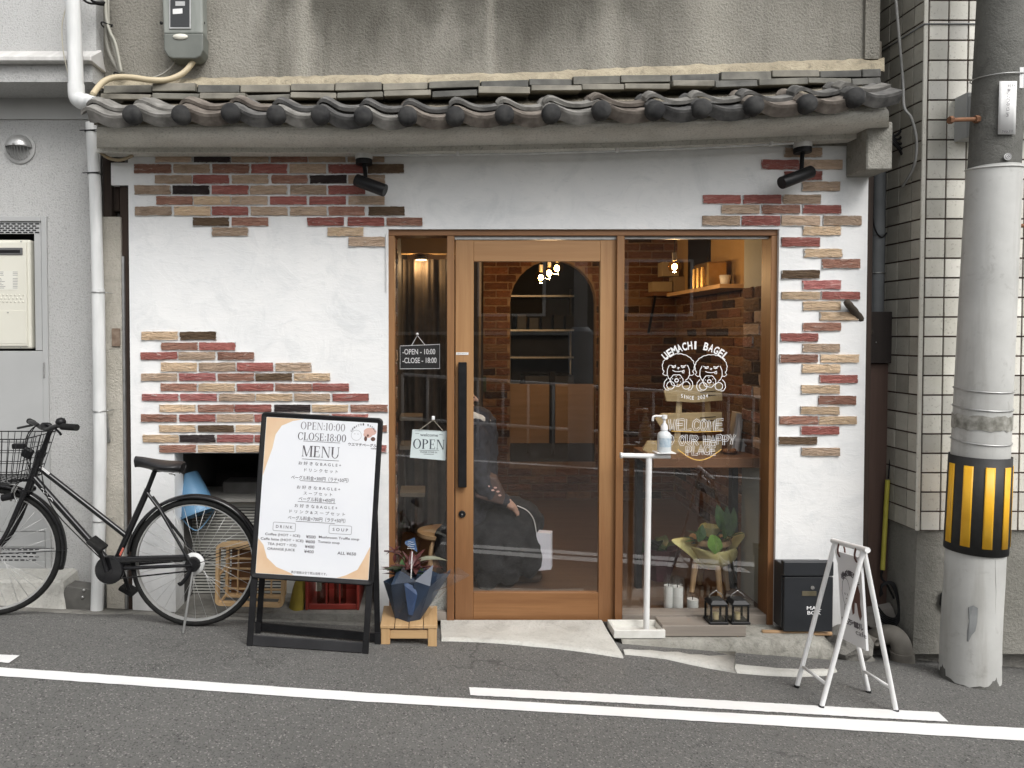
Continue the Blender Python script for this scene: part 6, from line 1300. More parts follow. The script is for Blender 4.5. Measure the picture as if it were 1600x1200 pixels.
for s, cx, cy, w in (('Coffee (HOT・ICE)', 442, 836, 55), ('Caffe latte (HOT・ICE)', 441, 843.5, 67), ('TEA (HOT・ICE)', 441, 851, 45), ('ORANGE JUICE', 439.5, 858.5, 43), ('¥500', 486, 838.5, 15), ('¥600', 485, 846, 15), ('¥400', 484, 854, 15), ('¥400', 483, 861.5, 15), ('Mushroom Truffle soup', 530, 841, 63), ('Tomato soup', 514, 847.5, 34), ('ALL ¥650', 542, 864.5, 29)): line(inkp if cx < 500 else inks, s, cx, cy, w, 4.8, .014)
note = MB(Mb); line(note, '表示価格は全て税込価格です。', 483, 895, 56, 4.2); note.build('lettering', INK, po)
line(inkl, 'ウエマチベーグル', 566.5, 695, 45, 5, .02); line(inkl, 'cafe', 584, 700.5, 9, 3)
word = 'UEMACHI BAGEL'
for i, ch in enumerate(word):
    if ch == ' ': continue
    a = math.radians(152-124*i/12); x, y = center(568+21*math.cos(a), 682-19*math.sin(a)); inkl.text(ch, x-1.1*kx, x+1.1*kx, y-1.7*kx, y+1.7*kx, .0052, bold=.02)
ink.build('lettering', INK, po); inkp.build('lettering', INK, po); inks.build('lettering', INK, po); inkl.build('lettering', INK, po); pale.build('lettering', INK2, po)
b = MB(Mb)
def ell(bb, cx, cy, rx, ry, z): x, y = center(cx, cy); k = len(bb.v); pts = arc(x, y, rx*kx, ry*kx, 0, 360, 18)[:-1]; bb.v += [Vector((p[0], p[1], z)) for p in pts]; bb.f.append(tuple(range(k, k+18)))
ell(b, 578.5, 674.5, 10, 6, .005); ell(b, 575, 679, 7, 5, .0049); b.build('emblem', mat('pink_print', (.62, .40, .34)), po)
b = MB(Mb)
for cx, cy, rx, ry in ((571.5, 685.5, 2.4, 3.8), (583, 686, 3.6, 3.2), (575, 680.5, 1.6, 2)): ell(b, cx, cy, rx, ry, .0052)
b.build('emblem', INKB, po)
b = MB(Mb); x, y = center(557, 680); b.ribbon(arc(x, y, 8*kx, 8*kx, 0, 360, 20)[:-1], .0012, .0052, True)
for dx in (-2.5, 2.5): b.ribbon([(x+dx*kx-1*kx, y+2*kx), (x+dx*kx+1*kx, y+2*kx)], .002, .0055)
b.build('emblem', INK2, po)
# legs: the front frame runs on down, hinged back frame behind
for s_ in (0, 1):
    xx = a0+.004 if s_ == 0 else a1-.034; lbox(Mb, xx, xx+.03, .0, b0+.02, -.014, .0025).build('leg', MF, menu, False, .002)
lbox(Mb, a0+.034, a1-.034, .004, .052, -.010, .0015).build('bottom_bar', mat('bar_grey', (.025, .025, .027), (.036, .036, .038), 10, .55, spec=.25), menu, False, .002)
h0, h1 = atg(398, 988), atg(584, 1005); h0.y = min(h0.y, -.24); h1.y = min(h1.y, -.24); h0.z, h1.z = ground(h0.x, h0.y), ground(h1.x, h1.y)
topL, topR = Mb @ Vector((a0+.05, b1-.03, -.018)), Mb @ Vector((a1-.05, b1-.03, -.018))
for q, tp in ((h0, topL), (h1, topR)): b = MB(); b.bar(q+Vector((.02, 0, .002)), tp, .028, .012, (0, 1, 0)); b.build('back_leg', BLACK, menu)
b = MB(); b.bar(h0+Vector((.03, 0, .03)), h1+Vector((.01, 0, .03)), .012, .04); b.build('back_bar', BLACK, menu)
for q in (h0, h1): b = MB(); c = q+Vector((.02, -.014, .03)); b.obox(c, (.028, .006, .06)); b.build('bracket', STEEL if False else MF, menu)

# ================================================================== bicycle
YB = -.30
def B(px, py, dy=0): return at(px, py, YB+dy)
bike = thing('bicycle', 'black city bicycle with a wire front basket parked beside the shop', 'bicycle', Vector((xat(150, YB), YB, .1)))
RW = .336
rc = B(305, 878); rc.z = ground(rc.x, YB)+RW; fcn = B(-10, 860); fcn.z = ground(fcn.x, YB)+RW
STEER = math.radians(9)
def wheel(c, rot):
    M = Matrix.Translation(c) @ Matrix.Rotation(rot, 4, 'Z') @ Matrix.Rotation(math.radians(90), 4, 'X')
    cir = lambda r, z=0, n=56: [M @ Vector((r*math.cos(2*math.pi*i/n), r*math.sin(2*math.pi*i/n), z)) for i in range(n)]
    b = MB(); n = 56
    prof = [(.300, -.012), (.314, -.013), (.3145, -.008), (.305, 0), (.3145, .008), (.314, .013), (.300, .012), (.297, 0)]
    k = 0
    for i in range(n):
        a = 2*math.pi*i/n
        for r_, z in prof: b.v.append(M @ Vector((r_*math.cos(a), r_*math.sin(a), z)))
    m = len(prof)
    for i in range(n):
        for j in range(m): b.f.append((i*m+j, ((i+1) % n)*m+j, ((i+1) % n)*m+(j+1) % m, i*m+(j+1) % m))
    w_ = b.build('wheel', RIM, bike, True, auto=40)
    b = MB(); b.tube(cir(RW-.0175), .0178, 10, closed=True); b.build('tyre', RUBBER, w_, True)
    b = MB(); b.lathe([(.018, -.03), (.03, -.028), (.03, -.022), (.014, -.018), (.014, .018), (.03, .022), (.03, .028), (.018, .03)], (0, 0, 0), 18); 
    b.v = [M @ v for v in b.v]; b.cyl(M @ Vector((0, 0, -.055)), M @ Vector((0, 0, .055)), .006, n=8); b.build('hub', STEEL, w_, True, auto=40)
    b = MB()
    for i in range(32):
        a = 2*math.pi*i/32; s_ = 1 if i % 2 else -1; da = .42*(1 if (i//2) % 2 else -1); b.cyl(M @ Vector((.029*math.cos(a+da*2.2), .029*math.sin(a+da*2.2), .025*s_)), M @ Vector((.300*math.cos(a), .3*math.sin(a), 0)), .00125, n=4)
    o = b.build('spokes', RIM, w_, True); o['kind'] = 'stuff'
    return M
Mr = wheel(rc, 0); Mf = wheel(fcn, STEER)
def fender(M, a0, a1, r, par_name='fender'):
    b = MB(); n = 36; pr = [(-.026, -.012), (-.022, -.002), (-.011, .004), (0, .006), (.011, .004), (.022, -.002), (.026, -.012)]
    for i in range(n+1):
        a = math.radians(a0+(a1-a0)*i/n)
        for z, dr_ in pr: b.v.append(M @ Vector(((r+dr_)*math.cos(a), (r+dr_)*math.sin(a), z)))
    m = len(pr)
    for i in range(n):
        for j in range(m-1): b.f.append((i*m+j, (i+1)*m+j, (i+1)*m+j+1, i*m+j+1))
    o = b.build(par_name, mat('gloss_black', (.009, .009, .01), (.013, .013, .014), 5, .16), bike, True); so = o.modifiers.new('s', 'SOLIDIFY'); so.thickness = .0015
GLB = mat('gloss_black', (.009, .009, .01), (.013, .013, .014), 5, .16)
fender(Mr, 16, 172, RW+.016); fender(Mf, -18, 118, RW+.016)
bb, sc_ = B(177, 886), B(234, 752)
hb0, ht0 = B(44, 765), B(63, 712)
def tb(name, pts, r, m=GLB, n=12): b = MB(); b.tube(pts, r, n); return b.build(name, m, bike, True, auto=50)
tb('head_tube', [hb0, ht0], .0195); tb('down_tube', [B(53, 746), B(174, 882)], .0165); tb('top_tube', [B(62, 731), B(197, 837)], .0145); tb('seat_tube', [bb, B(231, 765)], .0165)
tb('seat_post', [B(229, 769), B(243, 733)], .0125, BLACK)
for s_ in (-.055, .055):
    tb('chain_stay', [bb+Vector((0, s_*.5, 0)), rc+Vector((0, s_, 0))], [.011, .008]); tb('seat_stay', [B(230, 770, s_*.4), B(250, 797, s_*.8), rc+Vector((0, s_, 0))], [.008, .008, .0075])
    fk = Matrix.Rotation(STEER, 3, 'Z') @ Vector((0, s_*.95, 0)); tb('fork_blade', smooth_path([hb0+fk*.8, B(25, 812)+fk, B(8, 843)+fk, fcn+fk], 5), [.0135]*6+[.011]*5+[.009]*5)
    tb('fender_stay', [rc+Vector((0, s_, 0)), Mr @ Vector(((RW+.02)*math.cos(.30), (RW+.02)*math.sin(.30), 0))+Vector((0, s_*.45, 0))], .0022, BLACK, 6); tb('fender_stay', [fcn+fk, Mf @ Vector(((RW+.02)*math.cos(-.02), (RW+.02)*math.sin(-.02), 0))+fk*.4], .0022, BLACK, 6)
tb('bottom_bracket', [bb+Vector((0, -.06, 0)), bb+Vector((0, .06, 0))], .021)
tb('fork_crown', [hb0+Vector((0, -.05, -.005)), hb0+Vector((0, .05, -.005))], .016); tb('headset', [ht0, B(66, 706)], .023, BLACK); 
tb('stem', smooth_path([B(66, 706), B(73, 687), B(79, 670), B(76, 664), B(66, 664)], 4), .0125, BLACK)
clampc = B(66, 665)
tb('handlebar', smooth_path([B(50, 660, .28), B(47, 659, .22), B(55, 662, .12), B(66, 669, .05), clampc, B(72, 671, -.04), B(82, 668, -.12), B(93, 665, -.19), B(104, 667, -.23)], 5), .0115, BLACK)
tb('grip', [B(97, 666.5, -.21), B(120, 668, -.26)], .0165, RUBBER); tb('grip', [B(52, 661, .25), B(46, 658, .34)], .0165, RUBBER)
tb('brake_lever', smooth_path([B(52, 664, .2), B(42, 666, .24), B(28, 669, .30)], 4), .0065, BLACK); tb('brake_lever', smooth_path([B(86, 670, -.17), B(93, 676, -.19), B(95, 679, -.20)], 4), .006, BLACK)
b = MB(); b.lathe([(.0001, .028), (.018, .022), (.025, .008), (.024, .0), (.02, -.006)], B(95, 661, -.20), 16); b.build('bell', BLACK, bike, True)
for pts in ([(60, 663, .05), (48, 672, .06), (40, 690, .04), (47, 715, .03), (46, 740, .03), (40, 765, .03)], [(86, 668, -.16), (70, 690, -.06), (72, 700, -.04), (64, 730, -.03), (80, 790, -.025), (130, 846, -.02), (170, 884, -.02)], [(57, 664, .1), (44, 685, .12), (42, 720, .08), (58, 750, .02)]): tb('cable', smooth_path([B(*p) for p in pts], 5), .0028, RUBBER, 6)
# saddle
b = MB(); sd0 = B(247, 733)
rows_ = [(-.12, .022, .030), (-.09, .032, .030), (-.04, .050, .022), (.02, .078, .014), (.07, .088, .014), (.115, .075, .018), (.13, .045, .012)]
nn = 12
for dx, hw, up_ in rows_:
    for j in range(nn):
        a = math.pi*2*j/nn; yy = hw*math.cos(a); zz_ = .018*math.sin(a) if math.sin(a) > 0 else .042*math.sin(a)*(1-.35*abs(math.cos(a))); b.v.append(sd0+Vector((dx, yy, up_+zz_+.012)))
for i in range(len(rows_)-1):
    for j in range(nn): b.f.append((i*nn+j, (i+1)*nn+j, (i+1)*nn+(j+1) % nn, i*nn+(j+1) % nn))
b.f += [tuple(reversed(range(nn))), tuple((len(rows_)-1)*nn+j for j in range(nn))]
b.v = [sd0+Matrix.Rotation(math.radians(4), 3, 'Y') @ (v-sd0) for v in b.v]
o = b.build('saddle', mat('saddle_vinyl', (.014, .014, .015), (.022, .022, .023), 40, .38, 0, .1), bike, True); ss = o.modifiers.new('s', 'SUBSURF'); ss.levels = 1; ss.render_levels = 2
for s_ in (-.035, .035): 
    b = MB(); k_ = sd0+Vector((.085, s_, -.008)); b.tube([k_+Vector((.014*math.cos(t*.55), .014*math.sin(t*.55), -.02+.0035*t/2)) for t in range(24)], .0028, 5); b.build('saddle_spring', CHROME, bike, True)
tb('saddle_rail', [sd0+Vector((-.06, 0, .01)), sd0+Vector((0, 0, -.01)), sd0+Vector((.09, 0, -.005))], .006, BLACK)
# crank, chain case, pedals
b = MB(); Rxb = Matrix.Rotation(math.radians(90), 3, 'X'); b.lathe([(.0001, .058), (.068, .058), (.074, .05), (.074, .035), (.0001, .035)], bb, 28, Rxb); b.build('chain_disc', GLB, bike, True, auto=40)
b = MB(); k0 = bb+Vector((0, -.047, 0)); k1 = rc+Vector((0, -.047, 0)); ddx = (k1-k0).normalized(); up_ = Vector((-ddx.z, 0, ddx.x)); b.prism3([k0+up_*.065, k0+up_*.03, k1+up_*.022+ddx*-.01, k1+up_*.052+ddx*-.02], (0, .02, 0)); b.build('chain_guard', GLB, bike, False, .006, 2)
tb('chain', [k0-up_*.05, k1-up_*.03], .0045, RUBBER, 6); tb('chain', [k0+up_*.04, k1+up_*.03], .0045, RUBBER, 6)
for (px, py, dy) in ((152, 850, -.10), (201, 921, .10)):
    e = B(px, py, dy*.85); tb('crank', [bb+Vector((0, dy*.75, 0)), e], [.012, .0095], BLACK); b = MB(); f_ = B(px, py, dy*1.45); b.obox(f_, (.085, .085, .024), Matrix.Rotation(math.radians(38 if dy < 0 else 30), 3, 'Y')); b.build('pedal', RUBBER, bike, False, .006, 2)
b = MB(); b.lathe([(.0001, .06), (.034, .06), (.038, .05), (.038, -.045), (.0001, -.045)], rc, 24, Rxb); b.build('gear_hub', BLACK, bike, True, auto=40); b = MB(); b.lathe([(.030, .03), (.056, .028), (.058, .022), (.03, .02)], rc, 28, Rxb, close=False); b.build('spoke_guard', PVCW, bike, True)
tb('shifter_arm', smooth_path([rc+Vector((.0, -.07, -.01)), rc+Vector((-.015, -.075, -.05)), rc+Vector((-.05, -.07, -.09)), rc+Vector((-.06, -.065, -.085))], 4), .011, BLACK)
ks = atg(291, 986); tb('kickstand', [rc+Vector((.01, -.07, -.03)), Vector((ks.x, YB-.13, ground(ks.x, YB-.13)+.004))], .0065, STEEL, 8)
tb('caliper', smooth_path([B(238, 776, -.03), B(250, 793, -.035), B(256, 806, -.04)], 4), .008, BLACK, 8); tb('caliper', smooth_path([B(30, 752, -.04), B(20, 765, -.045), B(17, 783, -.05)], 4), .006, CHROME, 8); tb('caliper', smooth_path([B(28, 760, -.05), B(22, 772, -.05), B(26, 784, -.05)], 4), .005, CHROME, 8)
tb('frame_lock', [B(20, 775, -.055), B(4, 778, -.055)], .018, BLACK)
b = MB(); b.obox(B(30, 697, -.04), (.065, .03, .028)); b.build('head_lamp', BLACK, bike, False, .006, 2); b = MB(); b.obox(B(43, 708, -.04), (.05, .03, .05), Matrix.Rotation(.5, 3, 'Y')); b.build('lamp_mount', BLACK, bike, False, .006)
b = MB(); b.obox(B(190, 862, -.022), (.010, .004, .042), Matrix.Rotation(.45, 3, 'Y')); b.build('red_sticker', mat('red_sticker', (.55, .14, .10), None, rough=.4), bike)
b = MB(); b.obox(B(71, 735.5, -.0165), (.052, .004, .012), Matrix.Rotation(math.radians(38), 3, 'Y')); b.build('decal', WHITEP, bike)
dn = (B(174, 882)-B(53, 746)).normalized()
b = MB(frame(B(76, 772)+Vector((0, -.0172, 0)), dn, (dn.z*-1, 0, dn.x))); b.text('CITY', -.04, .04, -.008, .008) if False else b.ribbon([(-.045, 0), (-.03, .006), (-.02, -.006), (-.005, .006), (.01, -.006), (.03, .005), (.045, 0)], .004); b.build('decal', WHITEP, bike)
# wire basket
bk0, bk1, bt0, bt1 = (-62, 62), (740, 750), None, None
WIRE = BLACK
xl_, xr_ = xat(-70, YB), xat(61, YB); xlb, xrb = xat(-55, YB), xat(43, YB); zt2, zb2 = zat(680, YB), zat(748, YB)
wires = []
for f_ in (0, .25, .5, .75, 1):
    z = zt2+(zb2-zt2)*f_; x0_, x1_ = xl_+(xlb-xl_)*f_, xr_+(xrb-xr_)*f_; hy = .15-.035*f_
    wires.append(([(x0_, YB-hy, z), (x1_, YB-hy, z), (x1_, YB+hy, z), (x0_, YB+hy, z)], True, .0032 if f_ in (0, 1) else .002))
for i in range(13):
    t = i/12; 
    for sy in (-1, 1): wires.append(([(xl_+(xr_-xl_)*t, YB+sy*.15, zt2), (xlb+(xrb-xlb)*t, YB+sy*.115, zb2)], False, .0019))
for i in range(9):
    t = -1+2*i/8
    for xa_, xb_ in ((xl_, xlb), (xr_, xrb)): wires.append(([(xa_, YB+.15*t, zt2), (xb_, YB+.115*t, zb2)], False, .0019))
    wires.append(([(xlb, YB+.115*t, zb2), (xrb, YB+.115*t, zb2)], False, .0019))
for i in range(9): x = xlb+(xrb-xlb)*i/8; wires.append(([(x, YB-.115, zb2), (x, YB+.115, zb2)], False, .0019))
b = MB()
for pts, cl, r_ in wires: b.tube(pts, r_, 5, closed=cl)
o = b.build('basket', WIRE, bike, True); b = MB(); b.box(xr_-.16, xr_-.04, YB-.02, YB+.02, zb2-.012, zb2-.003); b.build('basket_bracket', BLACK, bike)

# ================================================================== wooden stool with bouquet beside the door
Yst = -.43; sx0, sx1 = xat(593, Yst), xat(684, Yst); stz = zat(982, Yst)
st = thing('wooden_stool', 'small pale wooden step stool under the navy bouquet', 'stool', ((sx0+sx1)/2, Yst+.13, ground((sx0+sx1)/2, Yst)))
PLK = wood('stool_wood', (.50, .31, .145), (.62, .42, .22), 'y', .55, rand=False); PLKX = wood('stool_wood_x', (.50, .31, .145), (.62, .42, .22), 'x', .55); PLKZ = wood('stool_wood_z', (.50, .31, .145), (.62, .42, .22), 'z', .55)
wd_ = (sx1-sx0); 
for i in range(4): x0_ = sx0+wd_*i/4+.0015; b = MB(); b.box(x0_, sx0+wd_*(i+1)/4-.0015, Yst-.004, Yst+.26, stz, stz+.018); b.build('plank', PLK, st, False, .002)
for y_ in (Yst, Yst+.215):
    b = MB(); b.box(sx0+.05, sx1-.05, y_+.006, y_+.024, stz-.055, stz-.012); b.build('apron', PLKX, st, False, .002)
    for x0_ in (sx0+.004, sx1-.050): g = ground(x0_+.02, y_+.02); b = MB(); b.box(x0_, x0_+.046, y_, y_+.04, g, stz-.001); b.build('leg', PLKZ, st, False, .003)
bq = thing('navy_bouquet', 'dark leaved plant wrapped in navy paper and clear film on the wooden stool', 'plant', (xat(638, -.31), -.31, stz+.019)); base = Vector((xat(637, -.31), -.31, stz+.019))
NAVY = mat('navy_paper', (.018, .030, .055), (.035, .055, .090), 6, .45); NAVB = mat('blue_paper', (.03, .06, .14), (.045, .085, .18), 8, .5)
b = MB(); b.lathe([(.055, 0), (.07, .10), (.065, .10), (.05, .004)], base, 14); b.build('pot', NAVY, bq, True, auto=40)
Y0 = -.34
paper(bq, NAVY, [(619, 972, 0), (636, 974, -.05), (654, 973, -.02), (647, 968, .08), (625, 968, .07), (599, 908, .0), (611, 914, -.05), (621, 889, .01), (648, 908, -.07), (677, 882, .0), (672, 916, -.07), (705, 889, .02), (692, 899, .1), (656, 884, .12), (617, 899, .1)],
      [(0, 6, 5), (0, 1, 8, 6), (6, 8, 7), (1, 2, 10, 8), (8, 10, 9), (2, 11, 10), (2, 3, 12, 11), (3, 4, 14, 13), (3, 13, 12), (4, 0, 5, 14)], Y0)
paper(bq, NAVB, [(638, 960, -.068), (645, 962, -.062), (652, 930, -.075), (646, 905, -.05), (628, 893, .0), (632, 915, -.07)], [(0, 1, 2, 5), (5, 2, 3, 4)], Y0)
paper(bq, NAVY, [(648, 972, -.02), (656, 972, .03), (684, 926, .04), (704, 893, .05), (676, 900, -.03), (664, 935, -.05)], [(0, 1, 2, 5), (5, 2, 3, 4)], Y0-.01)
FILM = glass('clear_film', .07, (.97, .97, .97), .12)
paper(bq, FILM, [(655, 970, -.02), (667, 964, .05), (676, 925, -.05), (700, 918, .03), (684, 896, -.05), (735, 899, .0), (700, 893, .03), (716, 886, .05), (672, 945, -.05)], [(0, 1, 3, 8), (8, 3, 2), (2, 3, 5, 4), (3, 7, 5), (4, 5, 6), (6, 5, 7)], Y0-.02, 'clear_film', .0005)
paper(bq, FILM, [(612, 950, -.01), (598, 908, .0), (625, 958, -.055), (616, 912, -.065), (644, 966, -.06), (652, 910, -.085), (630, 885, -.03)], [(0, 2, 3, 1), (2, 4, 5, 3), (3, 5, 6)], Y0-.015, 'clear_film', .0005)
for i in range(46):
    b = MB(); a = random.uniform(0, 6.28); p = at(635+JIT(18), 898+JIT(6), Y0+.05+JIT(.03)); leafmesh(b, p, (math.cos(a)*.9-.2, math.sin(a)*.5-.1, random.uniform(.3, 1.3)), random.uniform(.06, .14), random.uniform(.022, .045), .5); b.build('leaf', LEAFR if i % 5 else LEAFG, bq, True)
for i in range(9):
    b = MB(); p = at(621+JIT(7), 862+JIT(9), Y0+.02); leafmesh(b, p, (JIT(1)-.6, JIT(.5)-.2, JIT(1)), .045, .02, .4); b.build('leaf', LEAFR, bq, True)
b = MB(); leafmesh(b, at(650, 878, Y0+.12), (1, .3, .25), .17, .07, .3); b.build('leaf', mat('grey_leaf', (.16, .17, .12), (.24, .25, .19), 20, .5), bq, True)
b = MB(); b.tube(smooth_path([at(640, 900, Y0+.02), at(628, 870, Y0+.02), at(612, 862, Y0), at(600, 861, Y0)], 5), .004, 6); b.build('stem', LEAFR, bq, True)
b = MB(); b.cyl(at(642, 905, Y0-.05), at(644, 862, Y0-.05), .0028, n=6); b.build('card_stick', WHITEP, bq); cdp = MB(); cdp.prism3([at(633, 850, Y0-.05), at(651, 862, Y0-.052), at(652, 861, Y0-.05), at(648, 840, Y0-.045), at(633, 846, Y0-.045)][::-1], (0, .002, 0)); cdo = cdp.build('card', mat('card_blue', (.035, .08, .17), (.05, .1, .2), 20, .6), bq)
CM = frame(at(642, 852, Y0-.056), (1, 0, -.05), (0, 0, 1)); b = MB(CM)
for r_ in range(4): y_ = .016-.011*r_; b.ribbon([(-.018+JIT(.004), y_), (-.004, y_+.002), (.004, y_-.001), (.016+JIT(.004), y_+.001)], .0016, 0)
b.build('card_writing', LETW, cdo)

# ================================================================== hanging signs behind/in front of the left sidelight
bs1 = thing('hours_sign', 'black board lettered in white with opening hours in the left sidelight', 'sign', at(656, 577, .09)); M1 = frame(at(656, 557, .088), (1, 0, .008), (0, 0, 1))
def rectpx(M, pts): return [onplane(M, x, y) for x, y in pts]
b = MB(M1); q = rectpx(M1, [(624.5, 577), (687.5, 576.5), (687.5, 537), (624.5, 540)]); b.prism(q, -.004, 0); b.build('board', mat('chalk_black', (.014, .014, .015), (.02, .02, .021), 20, .5), bs1)
b = MB(M1); b.ribbon(rectpx(M1, [(625.2, 576.3), (687, 575.8), (687, 538), (625.2, 540.6)]), .003, .0008, True); b.build('border', LETW, bs1)
for s, x0_, x1_, y0_, y1_ in (('-OPEN - 10:00', 629, 680, 545, 554), ('-CLOSE - 18:00', 629, 682, 558.5, 567.5)): a, c = onplane(M1, x0_, y1_), onplane(M1, x1_, y0_); b = MB(M1); b.text(s, a[0], c[0], a[1], c[1], .001, bold=.008); b.build('lettering', LETW, bs1)
b = MB(); b.tube([at(643, 540, .084), at(652, 524, .084), at(664, 539, .084)], .0022, 6); b.build('string', LETW, bs1); b = MB(); b.sphere(at(652, 522, .083), .0085, 10, 6); b.build('suction_cup', LETW, bs1, True)
bs2 = thing('open_sign', 'pale blue welcome OPEN sign hanging at the left sidelight', 'sign', at(670, 720, .06)); M2 = frame(at(670, 697, .058), (1, 0, -.035), (0, .04, 1))
b = MB(M2); b.prism(rectpx(M2, [(640.5, 715), (696, 719.5), (698.5, 673.5), (644.5, 671)]), -.003, 0); b.build('board', mat('sign_pale', (.58, .66, .66), (.62, .70, .70), 8, .5), bs2)
b = MB(M2)
def srf2(bb, M, s, cx, cy, w, h):
    x, y = onplane(M, cx, cy); k_ = sz(1, .06); t = MB(); serif(t, s, x, y, w*k_, h*k_); k = len(bb.v); bb.v += [v+Vector((0, 0, .0006)) for v in t.v]; bb.f += [tuple(i+k for i in f) for f in t.f]
srf2(b, M2, 'OPEN', 670.5, 694, 50, 15); SIGNI = mat('sign_ink', (.05, .06, .075), None, rough=.7); b.build('lettering', SIGNI, bs2); b = MB(M2)
def txt2(bb, M, s, cx, cy, w, h, Y=.06, bold=.0, z=.001): x, y = onplane(M, cx, cy); k_ = sz(1, Y); bb.text(s, x-w*k_/2, x+w*k_/2, y-h*k_/2, y+h*k_/2, z, bold=bold)
txt2(b, M2, 'welcome', 670.5, 679.5, 28, 5); b.build('lettering', SIGNI, bs2); b = MB(M2); txt2(b, M2, 'PLEASE COME IN', 670, 706.5, 26, 2.6); b.build('lettering', SIGNI, bs2); b = MB(M2)
for (x0_, x1_, y_) in ((649, 655, 677), (686, 692, 679), (655, 686, 703.5), (662, 678, 709.5), (648, 695, 673)): b.ribbon(rectpx(M2, [(x0_, y_), (x1_, y_+.4)]), .0018, .001)
o = b.build('rule_lines', SIGNI, bs2); o['kind'] = 'stuff'
b = MB(); b.tube([at(655, 672, .056), at(677, 656, .056), at(692, 673, .056)], .0022, 6); b.build('string', mat('twine', (.35, .32, .26), None, rough=.9), bs2); b = MB(); b.obox(at(677, 653, .062), (.018, .012, .022)); b.build('hook', LETW, bs2, False, .003)

# ================================================================== white stand with sanitiser
Ys = -.10; zst = zat(990, -.1)
ws_ = thing('white_stand', 'white T-shaped stand on a tray base in front of the right window', 'stand', (xat(1013, Ys), Ys, zst))
CHIP = mat('chipped_white', (.64, .63, .58), (.75, .74, .70), 14, .6)
b = MB(); b.cyl(at(1014, 716, Ys), Vector((xat(1013, Ys), Ys, zst+.012)), .0165, n=16); b.build('pole', WHITEP, ws_, True, auto=40)
b = MB(); b.cyl(at(970, 711.5, Ys), at(1047, 713, Ys), .0135, n=14); b.build('crossbar', WHITEP, ws_, True, auto=40); b = MB(); b.cyl(at(969, 711.5, Ys), at(972, 711.5, Ys), .017, n=14); b.build('end_cap', WHITEP, ws_, True)
tx0, tx1 = xat(962, -.16), xat(1043, -.16)
for x0_, x1_, y0_, y1_ in ((tx0, tx1, -.165, -.15), (tx0, tx1, -.03, -.015), (tx0, tx0+.015, -.15, -.03), (tx1-.015, tx1, -.15, -.03)): b = MB(); b.box(x0_, x1_, y0_, y1_, zst+.0005, zst+.045); b.build('tray_edge', CHIP, ws_, False, .002)
b = MB(); b.box(tx0+.0155, tx1-.0155, -.149, -.031, zst+.001, zst+.014); b.build('tray', CHIP, ws_)
b = MB(); bz = at(1040, 711, Ys).z+.0135; b.box(xat(1024, Ys), xat(1054, Ys), Ys-.045, Ys+.045, bz, bz+.004); b.build('holder_plate', WHITEP, ws_, False, .001)
sn = thing('sanitiser_bottle', 'white pump bottle of hand sanitiser standing on the white stand', 'bottle', (xat(1039, Ys), Ys, bz+.0045)); c = Vector((xat(1039, Ys), Ys, bz+.0045)); hB = at(1039, 672, Ys).z-c.z
b = MB(); r_ = sz(10.5, Ys); b.lathe([(r_*.94, 0), (r_, .006), (r_, hB*.72), (r_*.9, hB*.86), (r_*.45, hB*.97), (r_*.4, hB)], c, 24); b.build('body', mat('bottle_white', (.64, .68, .69), (.7, .73, .74), 4, .4), sn, True, auto=50)
b = MB(); b.lathe([(r_*.55, hB), (r_*.5, hB+.025), (r_*.2, hB+.04), (r_*.2, hB+.06), (r_*.42, hB+.062), (r_*.42, hB+.082), (.0001, hB+.085)], c, 18); b.tube(smooth_path([c+Vector((-.005, 0, hB+.075)), c+Vector((-.045, 0, hB+.077)), c+Vector((-.062, 0, hB+.07)), c+Vector((-.064, 0, hB+.05))], 4), .006, 8); b.build('pump', WHITEP, sn, True, auto=50)
b = MB()
for k in range(9): a = math.radians(-150+15*k); 
lb2 = MB(); nn = 10
for z_ in (.03, hB*.66):
    for j in range(nn+1): a = math.radians(-150+120*j/nn); lb2.v.append(c+Vector(((r_+.0008)*math.cos(a), (r_+.0008)*math.sin(a), z_)))
for j in range(nn): lb2.f.append((j, j+1, nn+2+j, nn+1+j))
lbo = lb2.build('label', mat('label_blue', (.34, .44, .52), (.55, .62, .66), 60, .5), sn, True)
